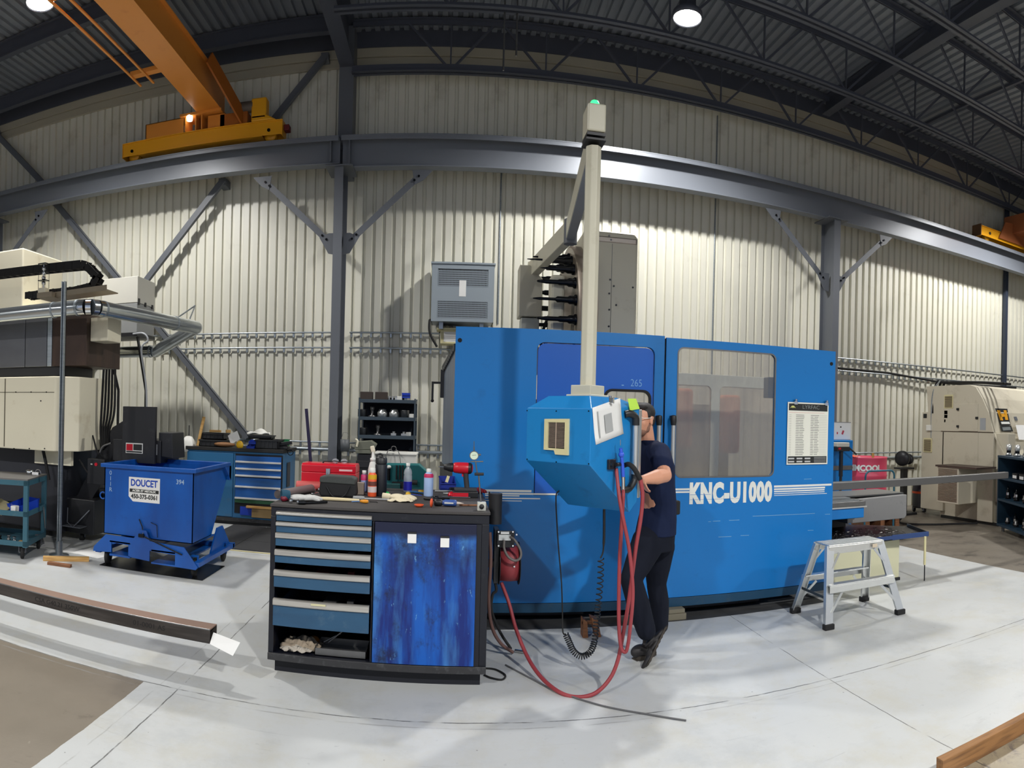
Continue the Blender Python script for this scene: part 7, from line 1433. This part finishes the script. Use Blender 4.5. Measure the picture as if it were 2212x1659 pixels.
# local x runs towards the camera (world -Y), local y = world +X
def n_(px, py, y=0): return NF.at(px, py, y)
zt3 = n_(1998, 835).z; xf = n_(2140, 1100).x; zs3 = n_(2010, 930).z
yc0 = n_(2100, 828).x; 
xr3, xq3 = n_(1991, 950).x, n_(2001, 880).x
MB().box(xr3, 0, .12, .28, 1.6, n_(2000, 890).z).build('rear_cabinet', mc, t, bevel=.01)
hood_pts = [(n_(x, y).x, n_(x, y).z) for x, y in ((2006, 836), (2095, 831), (2108, 836), (2122, 860), (2135, 890), (2146, 934), (2146, 936))]
xw, zw = hood_pts[-1]; zl = n_(2060, 932).z
MB().prism([(xq3+.1, zl), (xw, zl)]+hood_pts[::-1][1:-1]+[(xq3, zt3)], -.006, .05).build('side_upper', mc, t, bevel=.006)
MB().box(.24, .0, .42, n_(2112, 1000).x, .05, zl-.008).build('side_lower', mc, t, bevel=.006)
hp_ = hood_pts[1:]
mb = MB(); hx = [(p[0], p[1]) for p in hp_]; hx.append((n_(2163, 985).x+.06, n_(2160, 985).z)); hx.append((hx[-1][0]-.06, hx[-1][1]-.02))
n = len(hx); v = [(x, .02, z) for x, z in hx]+[(x, 3.2, z) for x, z in hx]
mb.add(v, [(i, i+1, n+i+1, n+i) for i in range(n-1)], False).build('hood', mc, t).modifiers.new('s', 'SOLIDIFY').thickness = .03
MB().box(.04, .05, zl, hx[0][0], 3.2, zt3-.02).build('top_case', mc, t)
xb3 = n_(2112, 1000).x; MB().box(xb3, .0, .05, xb3+.35, .2, zl-.008).box(xb3+.35, .06, .05, xb3+.62, .25, zl-.012).box(.30, .1, .42, xb3, 1.4, zl).build('door_post', mc, t, bevel=.01)
MB().box(xb3-.1, .25, .9, xb3+.25, 3.2, zl-.05).build('front_door', mat('front_grey', (150, 150, 146), .5), t, bevel=.01)
MB().box(.15, .06, .0, xb3+.5, 3.2, .42).build('foot_base', mc, t, bevel=.02); MB().box(.2, .03, 0, xb3+.45, .1, .05).build('foot_gap', bk, t)
c0, c1 = n_(2022, 1098, -.45), n_(2072, 1006, -.45)
MB().box(n_(2024, 1050, -.45).x, -.45, n_(2030, 1085, -.45).z, n_(2070, 1050, -.45).x, .02, n_(2030, 1008, -.45).z).build('coolant_unit', mc, t, bevel=.008)
k0x, k1x = n_(2024, 1050, -.45).x, n_(2070, 1050, -.45).x; kz0, kz1 = n_(2030, 1085, -.45).z, n_(2030, 1008, -.45).z
mb = MB()
for i in range(24): z = kz0+.04+i*(kz1-kz0-.08)/23; mb.box(k0x+.03, -.458, z, k1x-.03, -.448, z+.010)
mb.build('vent_slot', mat('slot_brown', (96, 78, 62), .7), t, kind='stuff')
MB().box(k0x-.03, -.47, kz1, k1x+.42, .02, kz1+.03).build('unit_shelf', mat('shelf_brown', (70, 56, 50), .5), t)
MB().box(n_(2082, 1000).x-.06, -.012, n_(2080, 1060).z, n_(2082, 1000).x+.2, -.002, n_(2080, 1035).z).build('grey_plate', mat('plate_mid_grey', (136, 138, 138), .5), t)
def vent(pa, pb, n=13):
    a, b = n_(*pa), n_(*pb); MB().box(a.x-.02, -.012, a.z-.02, b.x+.02, -.0, b.z+.02).build('vent_frame', ivory, t); m = MB()
    for i in range(n): z = a.z+i*(b.z-a.z)/n; m.box(a.x, -.018, z, b.x, -.012, z+(b.z-a.z)/n*.5)
    m.build('vent_slot', mat('slot_brown', (0, 0, 0)), t, kind='stuff')
vent((2042, 880), (2058, 855)); vent((1997, 974), (2012, 949))
MB().box(n_(2040, 905).x, -.006, n_(2040, 895).z, n_(2047, 905).x, 0, n_(2040, 887).z).build('badge_yellow', mat('badge_amber', (220, 156, 36), .5), t); MB().box(n_(2040, 905).x, -.006, n_(2040, 903).z, n_(2047, 905).x, 0, n_(2040, 896).z).build('badge_black', bk, t)
MB().box(n_(2040, 905).x, -.006, n_(2040, 912).z, n_(2043, 905).x, 0, n_(2040, 906).z).build('badge_black', bk, t); MB().box(n_(1995, 905).x, -.006, n_(1995, 903).z, n_(2002, 905).x, 0, n_(1995, 894).z).build('badge_black', bk, t)
MB().box(n_(2004, 905).x, -.04, n_(2004, 930).z, n_(2014, 905).x, 0, n_(2004, 918).z).build('isolator', white, t, bevel=.006)
d0, d1 = n_(2072, 931), n_(2114, 872); MB().box(d0.x, -.015, d0.z, d1.x, .0, d1.z).build('access_door', mc, t, bevel=.006)
for px, py in ((2070, 884), (2070, 921), (2111, 903)): p = n_(px, py); MB().box(p.x-.02, -.03, p.z-.02, p.x+.03, -.01, p.z+.02).build('door_latch', bk, t)
MB().box(n_(2118, 905).x, -.01, n_(2118, 929).z, n_(2130, 905).x, -.0, n_(2118, 903).z).build('info_plate', mat('plate_pale_blue', (160, 164, 168), .5), t)
MB().bar((n_(2033, 933).x, -.004, zl), (xw, -.004, zl), .006, .012).build('seam', mat('seam_brown', (84, 70, 56), .7), t)
# badge on the hood: build on the hood's slanted plane
i0 = 3; A_, B_ = Vector((hx[2][0], .02, hx[2][1])), Vector((hx[4][0], .02, hx[4][1])); hd2 = (B_-A_).normalized(); hn = Vector((-hd2.z, 0, hd2.x)); hn = hn if hn.x > 0 else -hn
hits = []
def on_hood(px, py, off=.02):
    e = NF.I @ EYE; d = NF.I.to_3x3() @ ray(px, py); P0 = A_+hn*off; return e+d*((P0-e).dot(hn)/d.dot(hn))
def hquad(pts, m, nm, off, par): q = [on_hood(x, y, off) for x, y in pts]; o = MB().add(q+[p-hn*.004 for p in q], [(0, 1, 2, 3), (7, 6, 5, 4), (0, 4, 5, 1), (1, 5, 6, 2), (2, 6, 7, 3), (3, 7, 4, 0)]).build(nm, m, par); return o
amb = mat('badge_amber', (0, 0, 0))
bd = hquad([(2150, 882), (2176, 883), (2183, 918), (2161, 919)], bk, 'badge', .03, t)
hquad([(2154, 886), (2160, 886), (2167, 908), (2161, 908)], amb, 'letter_stroke', .036, bd); hquad([(2168, 886), (2174, 886), (2178, 907), (2172, 907)], amb, 'letter_stroke', .036, bd); hquad([(2159, 894), (2171, 893), (2173, 900), (2161, 901)], amb, 'letter_stroke', .036, bd)
hquad([(2162, 911), (2180, 911), (2182, 916), (2164, 916)], decal, 'badge_name', .036, bd)
bd = hquad([(2161, 920), (2184, 919), (2189, 932), (2164, 932)], bk, 'badge', .03, t); hquad([(2165, 923), (2182, 922), (2184, 929), (2167, 930)], mat('print_grey', (0, 0, 0)), 'badge_number', .036, bd)
hquad([(2172, 937), (2176, 937), (2178, 943), (2174, 943)], yellow, 'warning_sticker', .03, t); hquad([(2190, 900), (2196, 900), (2199, 908), (2193, 908)], column_grey, 'hood_plate', .03, t)
q = [NF.M @ on_hood(x, y, .10) for x, y in ((2194, 918), (2216, 918), (2218, 950), (2201, 950))]; solo('hanging_sheet', MB().add([p-q[0] for p in q]+[p-q[0]+Vector((.004, .004, 0)) for p in q], [(0, 1, 2, 3), (7, 6, 5, 4)]), paper, 'white sheet clipped in front of the hood at the right edge', 'paper', q[0])
mb = MB(); 
for k in range(3): mb.tube(bez([(-.02, .0+.1*k, zt3-.5), (.0, .05+.1*k, zt3+.05), (.2, .1+.1*k, zt3+.07), (.9, .2+.1*k, zt3+.05), (1.4, .3+.1*k, zt3+.02)], 24), .022, 8)
mb.build('top_cable', rubber, t); MB().tube(bez([(-.06, .02, 1.0), (-.06, .0, 1.9), (-.02, .0, zt3-.1), (.1, .05, zt3+.10)], 24), .014, 8).build('riser_conduit', galv, t)
# shop vacuum
pv = AZ(2000, 1106, 0); t = thing('shop_vacuum', 'grey and orange shop vacuum on the floor beside the beige machine', 'vacuum', (pv.x-.03, pv.y+.1, 0)); MB().lathe([(.001, .08), (.16, .08), (.18, .12), (.18, .34), (.17, .36)], n=22).build('tank', mat('vac_grey', (74, 76, 80), .5), t); MB().lathe([(.185, .36), (.185, .40)], n=22).build('band', orangep, t); MB().lathe([(.18, .40), (.17, .50), (.12, .54), (.001, .55)], n=22).build('motor_head', mat('vac_dark', (52, 46, 62), .5), t)
for a in (.5, 2.5, 4.4): caster(t, (.14*cos(a), .14*sin(a), .035), .035)
hose([(7.1, 8.2, .1), (6.9, 8.0, .03), (7.2, 7.6, .03), (7.6, 7.4, .03), (7.9, 7.2, .03)], .018, rubber, 'vacuum_hose', 'black hose lying on the dirty floor before the beige machine', n=24)
# shelf with tool holders
HF = Frame(7.72, 6.62, atan2(-.89, -.45)); t = fthing('tool_rack', 'dark teal shelf rack full of tool holders at the right edge', 'rack', HF); rz3 = [.12, .52, .86, 1.20]; lr = 1.5
tr = mat('rack_teal', (26, 54, 74), .5, 0, .1, 3)
MB().box(0, 0, .08, .03, .45, 1.2).build('rack_end', tr, t); MB().box(lr-.03, 0, .08, lr, .45, 1.2).build('rack_end', tr, t); MB().box(0, .44, .08, lr, .45, 1.2).build('rack_back', mat('rack_dark', (8, 20, 40), .7), t)
for z in rz3: MB().box(0, -.004, z-.035, lr, .45, z).build('rack_shelf', tr, t, bevel=.003)
for x in (.12, lr-.12): MB().cyl((x, .06, 0), (x, .06, .09), .025).cyl((x, .38, 0), (x, .38, .09), .025).each('rack_foot', steel, t)
rh = random.Random(6); protos = {}
def holder(kind, x, y, z, lbl, grp):
    if kind not in protos:
        o = bpy.data.objects.new('tool_holder', None); COL.objects.link(o)
        if kind == 'tall': MB().lathe([(.001, 0), (.05, 0), (.05, .03), (.035, .04), (.035, .09), (.045, .10), (.045, .17), (.02, .18), (.001, .18)], n=16).build('holder_body', alum, o); MB().lathe([(.0355, .045), (.0355, .085)], n=16).build('holder_groove', darksteel, o)
        elif kind == 'short': MB().lathe([(.001, 0), (.04, 0), (.04, .05), (.028, .06), (.028, .10), (.001, .10)], n=16).build('holder_body', steel, o); MB().lathe([(.041, .015), (.041, .035)], n=16).build('holder_groove', darksteel, o)
        else: MB().lathe([(.001, 0), (.045, 0), (.047, .02), (.03, .05), (.03, .13), (.012, .15), (.012, .19), (.001, .19)], n=16).build('holder_body', darksteel, o); MB().lathe([(.031, .06), (.031, .10)], n=16).build('holder_groove', chrome, o)
        protos[kind] = o; r = o
    else: r = copy_tree(protos[kind])
    r.location = HF.M @ Vector((x, y, z)); r['label'] = lbl; r['category'] = 'tool holder'; r['group'] = grp
    return r
for lv, (z, kinds, nm) in enumerate(((rz3[3], ('tall', 'short'), 'top'), (rz3[1], ('dark', 'short'), 'third'), (rz3[0], ('short', 'dark'), 'bottom'))):
    for i in range(6): holder(kinds[i % 2], .16+i*.165, .12+.06*(i % 2), z+.001, {'tall': 'bright tall', 'short': 'stubby steel', 'dark': 'black slender'}[kinds[i % 2]]+' tool holder, %s from the left on the %s shelf of the teal rack' % (('first', 'second', 'third', 'fourth', 'fifth', 'sixth')[i], nm), 'tool holders on the %s shelf of the rack' % nm)
for i, x in enumerate((.55, .80, 1.05)): t2 = thing('collet_box', 'black collet case with white label, %s on the second rack shelf' % ('left', 'middle', 'right')[i], 'case', HF.M @ Vector((x, .12, rz3[2]+.0)), HF.yaw, 'collet cases'); MB().box(-.09, -.07, 0, .09, .07, .09).build('case', black, t2, bevel=.008); MB().box(-.06, -.074, .015, .08, -.07, .06).build('case_label', paper, t2)
rd_ = HF.M @ Vector((.95, .2, rz3[3])); t2 = thing('red_handle_tool', 'red handled tool among the holders on the rack top', 'tool', rd_); MB().cyl((0, 0, .0), (0, 0, .26), .014).build('stem', darksteel, t2); MB().ball((0, 0, .28), (.05, .05, .035)).build('knob', redp, t2)
# ------------------------------------------------------------------ step stool
fl, fr2, bl, br = AZ(1783, 1362), AZ(1945, 1330), AZ(1724, 1322), AZ(1876, 1299)
SF = Frame((fl.x+bl.x)/2, (fl.y+bl.y)/2, 0); t = fthing('step_stool', 'aluminium two-step platform stool standing before the machine end', 'step stool', SF)
hw = ((fr2.x-fl.x)+(br.x-bl.x))/2; dpt = (bl.y-fl.y); zt4 = .635
tl, trr, tf, tb2 = .10, hw-.10, -.10, .10
MB().box(tl-.01, tf-.012, zt4-.012, trr+.01, tb2+.012, zt4).box(tl-.01, tf-.012, zt4-.075, trr+.01, tf-.004, zt4-.012).box(tl-.01, tb2+.004, zt4-.075, trr+.01, tb2+.012, zt4-.012).build('platform', alum, t, bevel=.003)
rb = MB()
for i in range(7): rb.box(tl, tf+.01+i*.028, zt4, trr, tf+.018+i*.028, zt4+.003)
rb.build('tread_rib', alum, t, kind='stuff')
labm = mat('ladder_label', (52, 54, 70), .6)
for sx, xb_, xt_ in ((0, 0, tl+.01), (1, hw, trr-.01)):
    for sy, yb_2, yt_ in ((0, -dpt/2, tf), (1, dpt/2, tb2)):
        a = Vector((xb_, yb_2, .03)); b = Vector((xt_, yt_, zt4-.01)); d = (b-a).normalized()
        sgx = 1 if sx == 0 else -1; sgy = 1 if sy == 0 else -1
        mb = MB().bar(a, b, .006, .075, up=(0, 1, 0)) if False else MB()
        mb.bar(a, b, .072, .005, up=(0, 1, 0)).bar(a+Vector((-sgx*.034, sgy*.016, 0)), b+Vector((-sgx*.034, sgy*.016, 0)), .005, .032, up=(0, 1, 0)).bar(a+Vector((sgx*.034, sgy*.010, 0)), b+Vector((sgx*.034, sgy*.010, 0)), .005, .02, up=(0, 1, 0))
        L_ = mb.build('leg', alum, t); MB().cb(a+Vector((0, sgy*.008, -.008)), (.09, .05, .045)).build('rubber_foot', rubber, L_, bevel=.006)
        if sx == 0 and sy == 0:
            mm = MB()
            for k, (u, h) in enumerate(((.52, .03), (.60, .045), (.70, .03), (.76, .02), (.84, .06))): p = a.lerp(b, u); mm.bar(p+Vector((0, -.004, -h/2)), p+d*h+Vector((0, -.004, -h/2)), .040, .002, up=(0, 1, 0))
            mm.build('leg_label', labm, L_)
def at_h(z, sx, sy): u = (z-.03)/(zt4-.04); xb_, xt_ = (0, tl+.01) if sx == 0 else (hw, trr-.01); yb_2, yt_ = (-dpt/2, tf) if sy == 0 else (dpt/2, tb2); return Vector((xb_+(xt_-xb_)*u, yb_2+(yt_-yb_2)*u, z))
for sy in (0, 1):
    a, b = at_h(.32, 0, sy), at_h(.32, 1, sy); s = -1 if sy == 0 else 1
    MB().box(a.x-.02, a.y+s*.035 if s < 0 else a.y-.035, .325, b.x+.02, a.y+.035 if s < 0 else a.y+s*.035, .337).box(a.x-.02, a.y+s*.035-(.0 if s > 0 else -.0), .27, b.x+.02, a.y+s*.035+.006, .325).build('step', alum, t, bevel=.002)
    for sx in (0, 1):
        q = 1 if sx == 0 else -1; p0, p1 = at_h(.12, sx, sy), at_h(.27, sx, sy)+Vector((q*.13, 0, 0)); MB().bar(p0+Vector((q*.02, 0, 0)), p1, .022, .004, up=(0, 1, 0)).build('diagonal_stay', alum, t)
        p0, p1 = at_h(.45, sx, sy), at_h(.565, sx, sy)+Vector((q*.09, 0, 0)); MB().bar(p0+Vector((q*.02, 0, 0)), p1, .020, .004, up=(0, 1, 0)).build('diagonal_stay', alum, t)
for sx in (0, 1): MB().bar(at_h(.22, sx, 0), at_h(.22, sx, 1), .004, .022).build('spreader', mat('spreader_grey', (70, 80, 86), .5, .4), t)
MB().cb(at_h(zt4-.05, 1, 0)+Vector((-.09, -.02, .01)), (.05, .002, .03)).build('tag', mat('faded_tag', (206, 190, 166), .6), t)
# ------------------------------------------------------------------ right crane end truck
e0, e1 = AY(2120, 515, 9.2), AY(2250, 560, 9.2)
t = thing('crane_end_truck', 'yellow and brown end truck of a second crane at the right edge', 'crane', (e0.x, 9.32, 5.75))
MB().box(0, -.11, .05, 2.7, -.095, .24).box(0, .095, .05, 2.7, .11, .24).box(0, -.13, .24, 2.7, .13, .255).box(-.012, -.12, .03, 0, .12, .27).build('end_truck', cyl_, t, bevel=.003)
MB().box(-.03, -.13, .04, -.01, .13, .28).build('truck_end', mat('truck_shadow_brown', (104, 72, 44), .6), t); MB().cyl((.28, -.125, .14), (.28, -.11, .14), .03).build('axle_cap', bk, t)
for x in (.28, 2.4): MB().lathe([(.02, -.035), (.095, -.035), (.08, -.02), (.08, .02), (.095, .035), (.02, .035)], (x, 0, .075), 22, (0, 1, 0)).build('wheel', cyl_, t)
MB().box(1.0, -9, .30, 1.4, .1, .72).build('girder', mat('crane_brown_side', (150, 88, 52), .5, var=.06), t, bevel=.01); MB().prism([(.55, .10), (2.1, .10), (1.9, .5), (1.3, .56), (.75, .5)], -.16, -.13).build('truck_plate', mat('crane_brown_side', (0, 0, 0)), t)
